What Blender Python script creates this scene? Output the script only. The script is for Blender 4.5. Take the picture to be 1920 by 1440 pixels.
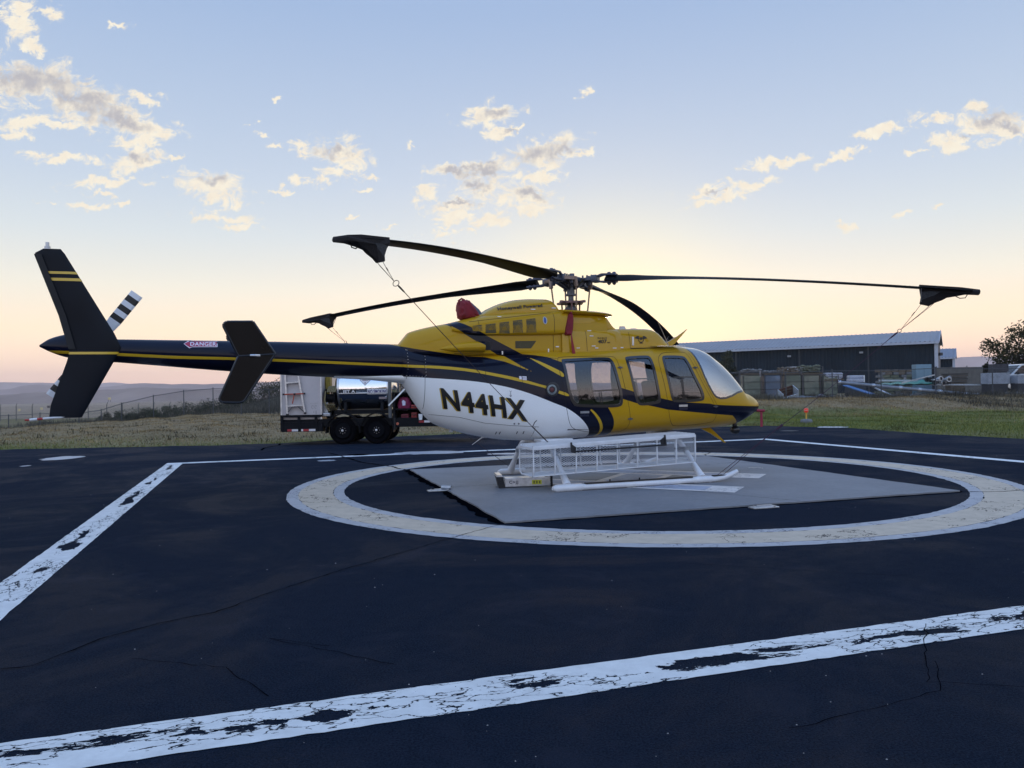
import bpy, bmesh, math, random
import numpy as np
from mathutils import Vector, Matrix
random.seed(7); rng=np.random.default_rng(7)
for o in list(bpy.data.objects): bpy.data.objects.remove(o)
S=bpy.context.scene; COL=S.collection
# ------------------------------------------------------------------ camera
FPX=1454.486; PITCH=math.radians(0.514); ROLL=math.radians(-0.9704); CAMH=1.403
cam=bpy.data.cameras.new('camera'); cam.sensor_width=36; cam.lens=FPX/1920*36; cam.clip_start=.05; cam.clip_end=30000
camo=bpy.data.objects.new('camera',cam); COL.objects.link(camo); S.camera=camo
_r0=Vector((1,0,0)); _u0=Vector((0,-math.sin(PITCH),math.cos(PITCH))); _f=Vector((0,math.cos(PITCH),math.sin(PITCH)))
_c,_s=math.cos(ROLL),math.sin(ROLL)
_r=_c*_r0+_s*_u0; _u=-_s*_r0+_c*_u0
camo.matrix_world=Matrix(((_r.x,_u.x,-_f.x,0),(_r.y,_u.y,-_f.y,0),(_r.z,_u.z,-_f.z,CAMH),(0,0,0,1)))
def ray(px,py):
    u=(px-960)/FPX; v=-(py-720)/FPX
    d=_r*u+_u*v+_f; return d
def at(px,py,y):
    "point at world depth y that a survey line through photo pixel (px,py) meets"
    d=ray(px,py); t=y/d.y; return Vector((d.x*t,y,CAMH+d.z*t))
def gnd(px,py,z=0.):
    d=ray(px,py); t=(z-CAMH)/d.z; return Vector((d.x*t,d.y*t,z))
# ------------------------------------------------------------------ render / exposure
S.view_settings.view_transform='Standard'; S.view_settings.look='None'; S.view_settings.exposure=0.35; S.view_settings.gamma=1
S.view_settings.use_curve_mapping=False
S.cycles.use_denoising=True
S.cycles.max_bounces=8; S.cycles.transparent_max_bounces=16; S.cycles.volume_bounces=1
# ------------------------------------------------------------------ world: dusk sky with broken clouds
W=bpy.data.worlds.new('World'); S.world=W; W.use_nodes=True
nt=W.node_tree; N=nt.nodes; L=nt.links; N.clear()
def node(t,**k):
    n=N.new(t)
    for a,b in k.items(): setattr(n,a,b)
    return n
def mth(op,a,b=None,c=None,clamp=False):
    n=node('ShaderNodeMath',operation=op); n.use_clamp=clamp
    for i,v in enumerate((a,b,c)):
        if v is None: continue
        if isinstance(v,(int,float)): n.inputs[i].default_value=v
        else: L.new(v,n.inputs[i])
    return n.outputs[0]
def ramp(fac,stops,interp='LINEAR'):
    n=node('ShaderNodeValToRGB'); cr=n.color_ramp; cr.interpolation=interp
    while len(cr.elements)<len(stops): cr.elements.new(.5)
    for e,(p,c) in zip(cr.elements,stops): e.position=p; e.color=(*c,1)
    L.new(fac,n.inputs[0]); return n.outputs[0]
def mix(f,a,b,mode='MIX'):
    n=node('ShaderNodeMix',data_type='RGBA',blend_type=mode)
    if isinstance(f,(int,float)): n.inputs[0].default_value=f
    else: L.new(f,n.inputs[0])
    for i,v in ((6,a),(7,b)):
        if isinstance(v,tuple): n.inputs[i].default_value=(*v,1)
        else: L.new(v,n.inputs[i])
    return n.outputs[2]
def s2l(r,g,b):
    f=lambda c:(c/255/12.92 if c/255<=.04045 else ((c/255+.055)/1.055)**2.4)
    return (f(r),f(g),f(b))
SUN_AZ=math.radians(7.0)      # to the right of straight ahead
SUN_EL=math.radians(1.0)
tc=node('ShaderNodeTexCoord'); nrm=node('ShaderNodeVectorMath',operation='NORMALIZE'); L.new(tc.outputs['Generated'],nrm.inputs[0])
sep=node('ShaderNodeSeparateXYZ'); L.new(nrm.outputs[0],sep.inputs[0]); dx,dy,dz=sep.outputs
el=mth('MULTIPLY',mth('ARCSINE',dz),180/math.pi)            # degrees
t=mth('POWER',mth('DIVIDE',mth('MAXIMUM',el,0.0),90.0),.5)   # 0..1, fine near the horizon
P=lambda e:(e/90)**.5
sunward=ramp(t,[(P(0),s2l(238,190,170)),(P(1.5),s2l(250,212,180)),(P(4.5),s2l(247,224,192)),(P(7.5),s2l(231,227,212)),(P(11),s2l(210,219,223)),(P(15),s2l(193,208,226)),(P(26),s2l(160,185,221)),(P(45),s2l(148,180,228)),(1.0,s2l(120,158,218))])
away=ramp(t,[(P(0),s2l(196,182,184)),(P(4),s2l(222,208,206)),(P(9),s2l(222,224,232)),(P(16),s2l(206,221,243)),(P(30),s2l(180,206,245)),(P(50),s2l(150,184,236)),(1.0,s2l(120,158,218))])
ca=mth('ADD',mth('MULTIPLY',dx,math.sin(SUN_AZ)),mth('MULTIPLY',dy,math.cos(SUN_AZ)))
fa=node('ShaderNodeMapRange',interpolation_type='SMOOTHSTEP'); L.new(ca,fa.inputs[0]); fa.inputs[1].default_value=-.5; fa.inputs[2].default_value=.75
sky=mix(fa.outputs[0],away,sunward)
# the glow round the sun that has just gone
sd=(math.sin(SUN_AZ)*math.cos(math.radians(3)),math.cos(SUN_AZ)*math.cos(math.radians(3)),math.sin(math.radians(3)))
dp=node('ShaderNodeVectorMath',operation='DOT_PRODUCT'); L.new(nrm.outputs[0],dp.inputs[0]); dp.inputs[1].default_value=sd
ang=mth('MULTIPLY',mth('ARCCOSINE',mth('MINIMUM',dp.outputs['Value'],1.0)),180/math.pi)
g1=mth('EXPONENT',mth('MULTIPLY',mth('POWER',mth('DIVIDE',ang,8.2),2.0),-1.0))
sky=mix(mth('MULTIPLY',g1,.82),sky,s2l(255,247,196))
nis=node('ShaderNodeTexSky',sky_type='NISHITA'); nis.sun_disc=False; nis.sun_elevation=SUN_EL; nis.sun_rotation=SUN_AZ
sky=mix(.02,sky,nis.outputs[0])
def scale(c,f):
    n=node('ShaderNodeVectorMath',operation='SCALE'); L.new(c,n.inputs[0])
    if isinstance(f,(int,float)): n.inputs['Scale'].default_value=f
    else: L.new(f,n.inputs['Scale'])
    return n.outputs[0]
lowb=node('ShaderNodeFloatCurve'); cv_=lowb.mapping.curves[0]
for i,(x,y) in enumerate(((0,.92),(P(3),.86),(P(6),.76),(P(10),.68),(P(18),.62),(1,.60))):
    if i<2: cv_.points[0 if i==0 else 1].location=(x,y)
    else: cv_.points.new(x,y)
lowb.mapping.update(); L.new(t,lowb.inputs['Value'])
sky=scale(sky,mth('MULTIPLY',lowb.outputs[0],1.70))
awb=node('ShaderNodeMapRange',interpolation_type='SMOOTHSTEP'); L.new(ca,awb.inputs[0]); awb.inputs[1].default_value=.55; awb.inputs[2].default_value=-.35; awb.inputs[3].default_value=1.0; awb.inputs[4].default_value=1.45
zen=node('ShaderNodeMapRange',interpolation_type='SMOOTHSTEP'); L.new(el,zen.inputs[0]); zen.inputs[1].default_value=28; zen.inputs[2].default_value=70; zen.inputs[3].default_value=1.0; zen.inputs[4].default_value=1.3
sky=scale(sky,mth('MULTIPLY',awb.outputs[0],zen.outputs[0]))
# clouds: patches placed by direction, edges broken by noise
vy=mth('MAXIMUM',dy,.05)
cu=mth('DIVIDE',dx,vy); cv=mth('DIVIDE',dz,vy)
cmb=node('ShaderNodeCombineXYZ'); L.new(cu,cmb.inputs[0]); L.new(cv,cmb.inputs[1])
def noise(scale,detail,rough,dist=0,off=(0,0,0),stretch=1.0):
    mp=node('ShaderNodeMapping'); L.new(cmb.outputs[0],mp.inputs[0]); mp.inputs['Location'].default_value=off; mp.inputs['Scale'].default_value=(1,stretch,1)
    n=node('ShaderNodeTexNoise',noise_dimensions='2D'); L.new(mp.outputs[0],n.inputs['Vector'])
    n.inputs['Scale'].default_value=scale; n.inputs['Detail'].default_value=detail; n.inputs['Roughness'].default_value=rough; n.inputs['Distortion'].default_value=dist
    return n.outputs[0]
CLOUDS=[(35,35,28,38,0),(60,85,22,14,15),(92,25,22,11,10),(217,48,14,6,0),
 (70,160,100,38,8),(160,195,90,34,16),(235,225,60,26,20),(272,240,52,17,3),(268,187,34,10,8),(40,230,58,13,-3),(30,255,30,8,0),(128,228,26,8,5),
 (120,297,62,9,2),(245,270,38,14,5),(262,300,46,18,-15),(205,341,58,9,-2),(195,362,22,5,0),(395,345,52,22,8),(408,374,40,13,6),(425,408,62,10,6),(455,428,50,5,0),(160,390,34,7,5),(230,378,14,4,0),(85,380,15,3,0),(330,297,20,6,0),
 (640,288,46,22,10),(645,318,40,14,0),(565,277,22,14,-10),(514,270,14,7,0),(492,254,10,4,0),(470,238,9,3,0),(560,338,20,9,0),(597,335,16,8,0),(530,357,22,4,5),(683,356,18,4,0),(700,335,14,5,10),(515,187,12,4,-8),(740,424,18,4,0),(668,404,10,4,0),
 (925,216,48,17,-2),(935,249,26,8,0),(975,241,14,4,0),(1012,288,66,26,-16),(1050,275,34,18,0),(858,316,42,12,3),(905,322,50,12,0),(900,352,52,20,0),(1000,332,48,12,0),(985,368,44,18,8),(990,392,46,10,2),(850,385,58,13,-6),(858,408,46,9,4),(912,412,36,11,0),(795,365,22,12,-10),(830,438,32,8,-3),(880,432,12,5,0),(830,425,16,4,0),
 (1093,165,10,12,30),(768,272,9,4,0),(1105,290,14,10,20),(1345,356,56,13,-11),(1412,342,40,9,-6),(1305,366,18,8,0),(1335,378,54,6,-12),(1465,307,56,9,-3),(1575,290,38,7,-14),(1618,280,10,7,0),(1650,245,42,9,-6),(1750,219,29,11,0),(1828,206,26,14,-10),(1850,232,60,20,0),(1890,245,46,16,-5),(1800,255,60,9,-6),(1785,271,40,11,3),(1716,286,21,5,-4),(1586,424,19,8,0),(1690,400,12,3,0),(1760,382,16,4,0)]
dmin=None
warp=node('ShaderNodeVectorMath',operation='ADD')
nz=node('ShaderNodeTexNoise',noise_dimensions='2D'); L.new(cmb.outputs[0],nz.inputs['Vector']); nz.inputs['Scale'].default_value=34; nz.inputs['Detail'].default_value=8; nz.inputs['Roughness'].default_value=.62
wsub=node('ShaderNodeVectorMath',operation='MULTIPLY_ADD'); L.new(nz.outputs['Color'],wsub.inputs[0]); wsub.inputs[1].default_value=(.060,.042,0); wsub.inputs[2].default_value=(-.030,-.021,0)
L.new(cmb.outputs[0],warp.inputs[0]); L.new(wsub.outputs[0],warp.inputs[1])
wsp=node('ShaderNodeSeparateXYZ'); L.new(warp.outputs[0],wsp.inputs[0])
def blobs(lst,grow=1.0,chain=None):
    dmin=chain      # each patch is chained to the one before it, so few values are alive at once
    first=True
    for (px,py,rx,ry,tl) in lst:
        d=ray(px,py); u0,v0=d.x/d.y,d.z/d.y
        cx=node('ShaderNodeCombineXYZ'); L.new(wsp.outputs[0],cx.inputs[0]); L.new(wsp.outputs[1],cx.inputs[1])
        if dmin is not None: L.new(dmin,cx.inputs[2])
        mp=node('ShaderNodeMapping',vector_type='TEXTURE'); L.new(cx.outputs[0],mp.inputs[0])
        mp.inputs['Location'].default_value=(u0,v0,0); mp.inputs['Rotation'].default_value=(0,0,-math.radians(tl))
        mp.inputs['Scale'].default_value=(rx*grow/FPX,ry*grow/FPX,1e7)
        ln=node('ShaderNodeVectorMath',operation='LENGTH'); L.new(mp.outputs[0],ln.inputs[0])
        dmin=ln.outputs['Value'] if first else mth('SMOOTH_MIN',dmin,ln.outputs['Value'],.25)
        first=False
    return dmin
dmin=blobs(CLOUDS,1.24)
front=mth('GREATER_THAN',dy,.06)
nf=noise(34,11,.72,.5,stretch=1.7)
dens=mth('ADD',mth('SUBTRACT',1.0,dmin),mth('MULTIPLY',mth('SUBTRACT',nf,.5),3.1))
a=node('ShaderNodeMapRange',interpolation_type='SMOOTHSTEP'); L.new(dens,a.inputs[0]); a.inputs[1].default_value=-.14; a.inputs[2].default_value=.66
alpha=mth('MULTIPLY',mth('MULTIPLY',a.outputs[0],front),.94)
GREY=[(60,150,110,26,8),(150,190,90,22,18),(225,222,44,14,20),(390,336,26,10,6),(262,292,20,10,-10),(630,283,28,12,0),(1010,288,50,17,-16),(1058,278,18,10,0),(862,316,30,8,0),(905,324,40,9,0),(892,347,34,11,0),(985,362,28,10,8),(860,380,36,5,0),(935,214,26,9,0),(960,245,16,4,0),(1860,222,36,14,0),(1890,238,30,8,0),(1345,356,30,4,-11),(1820,250,20,4,0),(920,312,20,5,0)]
gd=blobs(GREY,1.25,dmin)
gr=mth('ADD',mth('SUBTRACT',1.0,gd),mth('MULTIPLY',mth('SUBTRACT',noise(44,7,.65,.3,(3,7,0)),.5),1.6))
b=node('ShaderNodeMapRange',interpolation_type='SMOOTHSTEP'); L.new(gr,b.inputs[0]); b.inputs[1].default_value=-.25; b.inputs[2].default_value=1.0
lum=noise(60,6,.6,0,(11,2,0))
cream=mix(lum,s2l(240,224,200),s2l(255,249,228))
ccol=mix(mth('MULTIPLY',b.outputs[0],.92),cream,s2l(176,174,180))
sky=mix(alpha,sky,scale(ccol,1.06))
# below the horizon
below=node('ShaderNodeMapRange'); L.new(dz,below.inputs[0]); below.inputs[1].default_value=-.02; below.inputs[2].default_value=.0
sky=mix(below.outputs[0],(.10,.09,.09),sky)
bg=node('ShaderNodeBackground'); L.new(sky,bg.inputs[0]); bg.inputs[1].default_value=0.80
out=node('ShaderNodeOutputWorld'); L.new(bg.outputs[0],out.inputs[0])
W.cycles.sampling_method='MANUAL'; W.cycles.sample_map_resolution=1024
sun=bpy.data.lights.new('sun','SUN'); sun.energy=.35; sun.angle=math.radians(3); sun.color=(1,.72,.42)
suno=bpy.data.objects.new('sun',sun); COL.objects.link(suno)
_sd=Vector((math.sin(SUN_AZ)*math.cos(SUN_EL),math.cos(SUN_AZ)*math.cos(SUN_EL),math.sin(SUN_EL)))
suno.rotation_euler=_sd.to_track_quat('Z','Y').to_euler(); suno.location=(0,0,60)
# ------------------------------------------------------------------ helpers
MATS={}
def mat(name,color=(.5,.5,.5),rough=.5,metal=0.,coat=0.,var=0.,vscale=6.,bump=0.,bscale=40.,spec=.5,emit=None,alpha=None,col2=None):
    if name in MATS: return MATS[name]
    m=bpy.data.materials.new(name); m.use_nodes=True; t=m.node_tree; p=t.nodes['Principled BSDF']
    p.inputs['Base Color'].default_value=(*color,1); p.inputs['Roughness'].default_value=rough; p.inputs['Metallic'].default_value=metal
    p.inputs['Coat Weight'].default_value=coat; p.inputs['Coat Roughness'].default_value=.04; p.inputs['Specular IOR Level'].default_value=spec
    if emit: p.inputs['Emission Color'].default_value=(*emit[:3],1); p.inputs['Emission Strength'].default_value=emit[3]
    if var or bump or col2:
        tc=t.nodes.new('ShaderNodeTexCoord')
        nz=t.nodes.new('ShaderNodeTexNoise'); nz.inputs['Scale'].default_value=vscale; nz.inputs['Detail'].default_value=7; nz.inputs['Roughness'].default_value=.65
        t.links.new(tc.outputs['Object'],nz.inputs['Vector'])
        if var or col2:
            mx=t.nodes.new('ShaderNodeMix'); mx.data_type='RGBA'
            mr=t.nodes.new('ShaderNodeMapRange'); mr.inputs[1].default_value=.3; mr.inputs[2].default_value=.7; t.links.new(nz.outputs[0],mr.inputs[0]); t.links.new(mr.outputs[0],mx.inputs[0])
            c2=col2 or tuple(min(1,c*(1+var)) for c in color); c1=color if col2 else tuple(c*(1-var) for c in color)
            mx.inputs[6].default_value=(*c1,1); mx.inputs[7].default_value=(*c2,1); t.links.new(mx.outputs[2],p.inputs['Base Color'])
        if bump:
            nb=t.nodes.new('ShaderNodeTexNoise'); nb.inputs['Scale'].default_value=bscale; nb.inputs['Detail'].default_value=5; t.links.new(tc.outputs['Object'],nb.inputs['Vector'])
            bp=t.nodes.new('ShaderNodeBump'); bp.inputs['Strength'].default_value=bump; bp.inputs['Distance'].default_value=.02
            t.links.new(nb.outputs[0],bp.inputs['Height']); t.links.new(bp.outputs[0],p.inputs['Normal'])
    MATS[name]=m; return m
def setprops(o,label=None,cat=None,group=None,kind=None):
    if label: o['label']=label
    if cat: o['category']=cat
    if group: o['group']=group
    if kind: o['kind']=kind
    return o
def empty(name,loc,label,cat,group=None,rz=0):
    o=bpy.data.objects.new(name,None); COL.objects.link(o); o.location=loc; o.rotation_euler=(0,0,rz); o.empty_display_size=.2
    return setprops(o,label,cat,group)
def link_mesh(name,me,parent=None):
    o=bpy.data.objects.new(name,me); COL.objects.link(o)
    if parent: o.parent=parent
    return o
def copy_tree(o,parent=None):
    c=o.copy(); COL.objects.link(c)
    if parent: c.parent=parent
    for ch in list(o.children): copy_tree(ch,c)
    return c
class MB:
    def __init__(s): s.v=[]; s.f=[]; s.m=[]; s.mi=0
    def add(s,vs,fs):
        n=len(s.v); s.v+= [tuple(v) for v in vs]; s.f+=[tuple(i+n for i in f) for f in fs]; s.m+=[s.mi]*len(fs); return s
    def box(s,c,d,rz=0,R=None,taper=1.0):
        x,y,z=d[0]/2,d[1]/2,d[2]/2
        p=[Vector((sx*x*(taper if sz>0 else 1),sy*y*(taper if sz>0 else 1),sz*z)) for sz in(-1,1) for sy in(-1,1) for sx in(-1,1)]
        M=R if R is not None else Matrix.Rotation(rz,3,'Z')
        return s.add([M@q+Vector(c) for q in p],[(0,2,3,1),(4,5,7,6),(0,1,5,4),(2,6,7,3),(0,4,6,2),(1,3,7,5)])
    def b2(s,lo,hi): return s.box([(a+b)/2 for a,b in zip(lo,hi)],[b-a for a,b in zip(lo,hi)])
    def rbox(s,c,d,r=.02,rz=0,R=None):
        "box with chamfered vertical and horizontal edges"
        bm=bmesh.new(); bmesh.ops.create_cube(bm,size=1); bmesh.ops.scale(bm,vec=d,verts=bm.verts); bmesh.ops.bevel(bm,geom=bm.edges[:],offset=r,segments=2,affect='EDGES',profile=.6)
        M=R if R is not None else Matrix.Rotation(rz,3,'Z'); bm.verts.ensure_lookup_table()
        s.add([M@v.co+Vector(c) for v in bm.verts],[[v.index for v in f.verts] for f in bm.faces]); bm.free(); return s
    def bar(s,p,q,w,h,up=(0,0,1)):
        p,q=Vector(p),Vector(q); d=(q-p); l=d.length; d.normalize(); u=Vector(up)
        if abs(d.dot(u))>.98: u=Vector((1,0,0))
        sd=d.cross(u).normalized(); u=sd.cross(d)
        R=Matrix((sd,d,u)).transposed(); return s.box((p+q)/2,(w,l,h),R=R)
    def tube(s,pts,r,n=10,cap=True):
        pts=[Vector(p) for p in pts]; rs=r if isinstance(r,(list,tuple)) else [r]*len(pts)
        rings=[]; t0=None
        for i,p in enumerate(pts):
            a=pts[max(i-1,0)]; b=pts[min(i+1,len(pts)-1)]; t=(b-a).normalized()
            if t0 is None:
                u=Vector((0,0,1)) if abs(t.z)<.9 else Vector((1,0,0)); x=t.cross(u).normalized()
            else:
                x=(x-t*x.dot(t)).normalized()
            y=t.cross(x); t0=t
            rings.append([p+(x*math.cos(2*math.pi*k/n)+y*math.sin(2*math.pi*k/n))*rs[i] for k in range(n)])
        vs=[v for r_ in rings for v in r_]; fs=[]
        for i in range(len(pts)-1):
            for k in range(n): fs.append((i*n+k,i*n+(k+1)%n,(i+1)*n+(k+1)%n,(i+1)*n+k))
        if cap: fs.append(tuple(range(n-1,-1,-1))); fs.append(tuple((len(pts)-1)*n+k for k in range(n)))
        return s.add(vs,fs)
    def lathe(s,prof,c=(0,0,0),axis='Z',n=24):
        vs=[]; fs=[]
        for r,h in prof:
            for k in range(n):
                a=2*math.pi*k/n; x,y=r*math.cos(a),r*math.sin(a)
                vs.append(Vector((x,y,h) if axis=='Z' else (h,x,y) if axis=='X' else (y,h,x))+Vector(c))
        for i in range(len(prof)-1):
            for k in range(n): fs.append((i*n+k,i*n+(k+1)%n,(i+1)*n+(k+1)%n,(i+1)*n+k))
        fs.append(tuple(range(n-1,-1,-1))); fs.append(tuple((len(prof)-1)*n+k for k in range(n)))
        return s.add(vs,fs)
    def prism(s,poly,fn,t0,t1):
        "extrude polygon: fn(a,b,t)->point"
        n=len(poly); vs=[fn(a,b,t0) for a,b in poly]+[fn(a,b,t1) for a,b in poly]
        fs=[tuple(range(n-1,-1,-1)),tuple(range(n,2*n))]+[(i,(i+1)%n,n+(i+1)%n,n+i) for i in range(n)]
        return s.add(vs,fs)
    def mesh(s,name,mats,smooth=False):
        me=bpy.data.meshes.new(name); me.from_pydata(s.v,[],s.f); me.validate()
        for m in (mats if isinstance(mats,(list,tuple)) else [mats]): me.materials.append(m)
        if isinstance(mats,(list,tuple)) and len(me.polygons)==len(s.m): me.polygons.foreach_set('material_index',s.m)
        bm=bmesh.new(); bm.from_mesh(me); bmesh.ops.recalc_face_normals(bm,faces=bm.faces); bm.to_mesh(me); bm.free()
        if smooth:
            me.polygons.foreach_set('use_smooth',[True]*len(me.polygons)); me.set_sharp_from_angle(angle=math.radians(40))
        return me
    def build(s,name,mats,parent=None,smooth=False):
        return link_mesh(name,s.mesh(name,mats,smooth),parent)
    def thing(s,name,mats,label,cat,group=None,kind=None,smooth=False):
        o=s.build(name,mats,None,smooth); recentre(o); return setprops(o,label,cat,group,kind)
def recentre(o):
    me=o.data; n=len(me.vertices); a=np.empty(n*3); me.vertices.foreach_get('co',a); a=a.reshape(-1,3)
    c=np.array([(a[:,0].min()+a[:,0].max())/2,(a[:,1].min()+a[:,1].max())/2,a[:,2].min()])
    me.vertices.foreach_set('co',(a-c).ravel()); o.location=Vector(c); me.update()
def np_mesh(name,V,Fc,mats,smooth=True,mi=None):
    V=np.asarray(V,np.float32); Fc=np.asarray(Fc,np.int32); k=Fc.shape[1]
    me=bpy.data.meshes.new(name); me.vertices.add(len(V)); me.vertices.foreach_set('co',V.ravel())
    me.loops.add(Fc.size); me.loops.foreach_set('vertex_index',Fc.ravel()); me.polygons.add(len(Fc)); me.polygons.foreach_set('loop_start',np.arange(0,Fc.size,k,dtype=np.int32))
    for m in (mats if isinstance(mats,(list,tuple)) else [mats]): me.materials.append(m)
    if mi is not None: me.polygons.foreach_set('material_index',np.asarray(mi,np.int32))
    me.update(calc_edges=True); me.polygons.foreach_set('use_smooth',np.full(len(Fc),smooth)); return me
def text_geo(txt,bold=0.0,spacing=1.0):
    cu=bpy.data.curves.new('txt','FONT'); cu.body=txt; cu.size=1; cu.offset=bold; cu.space_character=spacing; cu.resolution_u=4
    ob=bpy.data.objects.new('txt',cu); COL.objects.link(ob); dg=bpy.context.evaluated_depsgraph_get(); dg.update()
    me=bpy.data.meshes.new_from_object(ob.evaluated_get(dg)); bpy.data.objects.remove(ob)
    bm=bmesh.new(); bm.from_mesh(me); bmesh.ops.triangulate(bm,faces=bm.faces)
    bm.verts.ensure_lookup_table(); v=np.array([p.co[:2] for p in bm.verts]); f=[[p.index for p in q.verts] for q in bm.faces]; bm.free(); bpy.data.meshes.remove(me)
    lo=v.min(0); hi=v.max(0); return (v-lo)/(hi-lo),f,(hi-lo)
def text_on(name,txt,fn,m,parent,bold=0.,spacing=1.,label=None,sub=0):
    "fn(u,v)->point, u,v in 0..1 over the text's bounds"
    v,f,_=text_geo(txt,bold,spacing)
    bm=bmesh.new(); vs=[bm.verts.new((a,b,0)) for a,b in v]
    for q in f:
        try: bm.faces.new([vs[i] for i in q])
        except ValueError: pass
    for _ in range(sub): bmesh.ops.subdivide_edges(bm,edges=[e for e in bm.edges if e.calc_length()>.035],cuts=1); bmesh.ops.triangulate(bm,faces=bm.faces)
    bm.verts.ensure_lookup_table()
    me=bpy.data.meshes.new(name); me.from_pydata([fn(p.co.x,p.co.y) for p in bm.verts],[],[[p.index for p in q.verts] for q in bm.faces]); bm.free(); me.materials.append(m)
    o=link_mesh(name,me,parent)
    if label: o['label']=label
    return o
def flat_text(o,ex,ey,off=0.):
    o,ex,ey=Vector(o),Vector(ex),Vector(ey); n=ex.cross(ey).normalized()*off
    return lambda u,v:o+ex*u+ey*v+n
HAZE=1.5e-4
def pchip(xs,ys,x):
    xs=np.asarray(xs,float); ys=np.asarray(ys,float); x=np.asarray(x,float)
    h=np.diff(xs); d=np.diff(ys)/h; m=np.zeros_like(ys)
    w1=2*h[1:]+h[:-1]; w2=h[1:]+2*h[:-1]
    ok=(d[:-1]*d[1:])>0
    with np.errstate(divide='ignore',invalid='ignore'):
        m[1:-1]=np.where(ok,(w1+w2)/(w1/d[:-1]+w2/d[1:]),0)
    m[0]=d[0]; m[-1]=d[-1]
    x=np.clip(x,xs[0],xs[-1]); i=np.clip(np.searchsorted(xs,x)-1,0,len(h)-1)
    t=(x-xs[i])/h[i]
    return ((1+2*t)*(1-t)**2*ys[i]+t*(1-t)**2*h[i]*m[i]+t*t*(3-2*t)*ys[i+1]+t*t*(t-1)*h[i]*m[i+1])
class Loft:
    """closed superelliptic loft along X; each key row: X, zbottom, ztop, halfwidth, zwidest, exponent above, exponent below"""
    def __init__(s,zb,zt,w,zm,nu,nl):
        s.c=[np.array(sorted(k),float) for k in (zb,zt,w,zm,nu,nl)]
        s.x0=max(k[0,0] for k in s.c); s.x1=min(k[-1,0] for k in s.c)
    def par(s,X): return [pchip(k[:,0],k[:,1],X) for k in s.c]
    def y(s,X,Z):
        zb,zt,w,zm,nu,nl=s.par(X)
        up=Z>=zm
        t=np.where(up,(Z-zm)/np.maximum(zt-zm,1e-4),(zm-Z)/np.maximum(zm-zb,1e-4)); n=np.where(up,nu,nl)
        return w*np.maximum(1-np.clip(t,0,1)**n,0)**(1/n)
FUS=Loft(
 zb=[(-2.68,1.58),(-2.53,1.33),(-2.35,1.07),(-2.2,.93),(-2.0,.85),(-1.65,.75),(-1.08,.655),(-.75,.64),(.1,.66),(1.0,.70),(2.12,.725),(2.58,.745),(2.78,.78),(3.05,.89),(3.24,.985),(3.325,1.055)],
 zt=[(-2.68,2.06),(-2.2,2.04),(-1.6,2.0),(-.5,2.0),(1.0,2.03),(1.7,2.04),(2.0,2.025),(2.15,1.99),(2.35,1.885),(2.55,1.74),(2.75,1.53),(2.88,1.35),(2.97,1.31),(3.11,1.26),(3.24,1.18),(3.325,1.075)],
 w=[(-2.68,.25),(-2.3,.345),(-2,.42),(-1.5,.55),(-1,.665),(-.5,.735),(0,.755),(1,.755),(1.8,.735),(2.2,.695),(2.5,.63),(2.75,.55),(3.0,.42),(3.15,.30),(3.25,.19),(3.325,.02)],
 zm=[(-2.68,1.82),(-2.2,1.55),(-1.5,1.35),(-.5,1.2),(.5,1.15),(1.8,1.12),(2.5,1.1),(3.325,1.065)],
 nu=[(-2.68,2.2),(-1.5,2.4),(-.5,3.0),(1.0,3.3),(1.8,3.0),(2.4,2.3),(2.9,2.0),(3.325,2.0)],
 nl=[(-2.68,2.2),(-1.5,2.3),(-.5,2.7),(1.0,2.8),(2.4,2.5),(3.325,2.1)])
BOOM=Loft(
 zb=[(-6.36,1.835),(-4.39,1.66),(-2.60,1.555)], zt=[(-6.36,2.125),(-4.48,2.105),(-2.60,2.07)],
 w=[(-6.36,.145),(-2.60,.25)], zm=[(-6.36,1.98),(-2.60,1.81)], nu=[(-6.36,2),(-2.60,2)], nl=[(-6.36,2),(-2.60,2)])
# ================================================================== GROUND
def sm(x): x=np.clip(x,0,1); return x*x*(3-2*x)
def terrain_z(x,y):
    x=np.asarray(x,float); y=np.asarray(y,float)
    z=-1.75*sm((-x-24)/11)*sm((y-23)/32)*(1-sm((y-150)/50))
    z=z+.62*sm((y-37)/9)*sm((x-1)/7)*(1-sm((y-190)/60))
    z=z+1.75*np.exp(-((y-96-.1*x)/11)**2)*sm((x+46)/20)*sm((14-x)/14)
    z=z+.5*np.exp(-((y-84)/8)**2)*sm((x+58)/8)*sm((-38-x)/8)
    z=z-11*sm((y-120)/160)*sm((20-x)/40)*(y>100)
    z=z-6*sm((y-200)/200)*sm((x+20)/40)
    n=.05*np.sin(x*.9+1.3*np.sin(y*.37))*np.sin(y*.6+.7*np.sin(x*.5))+.03*np.sin(x*2.3+y*1.1)
    z=z+n*sm((y-24)/8)*1.3
    return z-.04
EDGE=[(-90,20.5),(-14.4,21.8),(-8.5,22.1),(-6.9,22.5),(-3.7,25.0),(-1.3,26.2),(4,27.6),(9.2,27.9),(11.1,25.3),(11.75,21.65),(12.7,19.2),(16,12),(26,-2)]
EX_=np.array(EDGE)
def edge_dist(x,y):
    "signed distance-like: >0 outside the asphalt"
    P=np.stack([x,y],-1)[...,None,:]; A=EX_[:-1]; B=EX_[1:]; AB=B-A
    t=np.clip(((P-A)*AB).sum(-1)/(AB**2).sum(-1),0,1); d=np.linalg.norm(P-(A+AB*t[...,None]),axis=-1)
    i=d.argmin(-1); a=A[i]; b=AB[i]; cr=b[...,0]*(np.asarray(y)-a[...,1])-b[...,1]*(np.asarray(x)-a[...,0])
    return np.where(cr>0,1,-1)*d.min(-1)
def axis(parts):
    out=[]
    for a,b,s in parts: out.append(np.arange(a,b,s))
    out.append([parts[-1][1]]); return np.concatenate(out)
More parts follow.
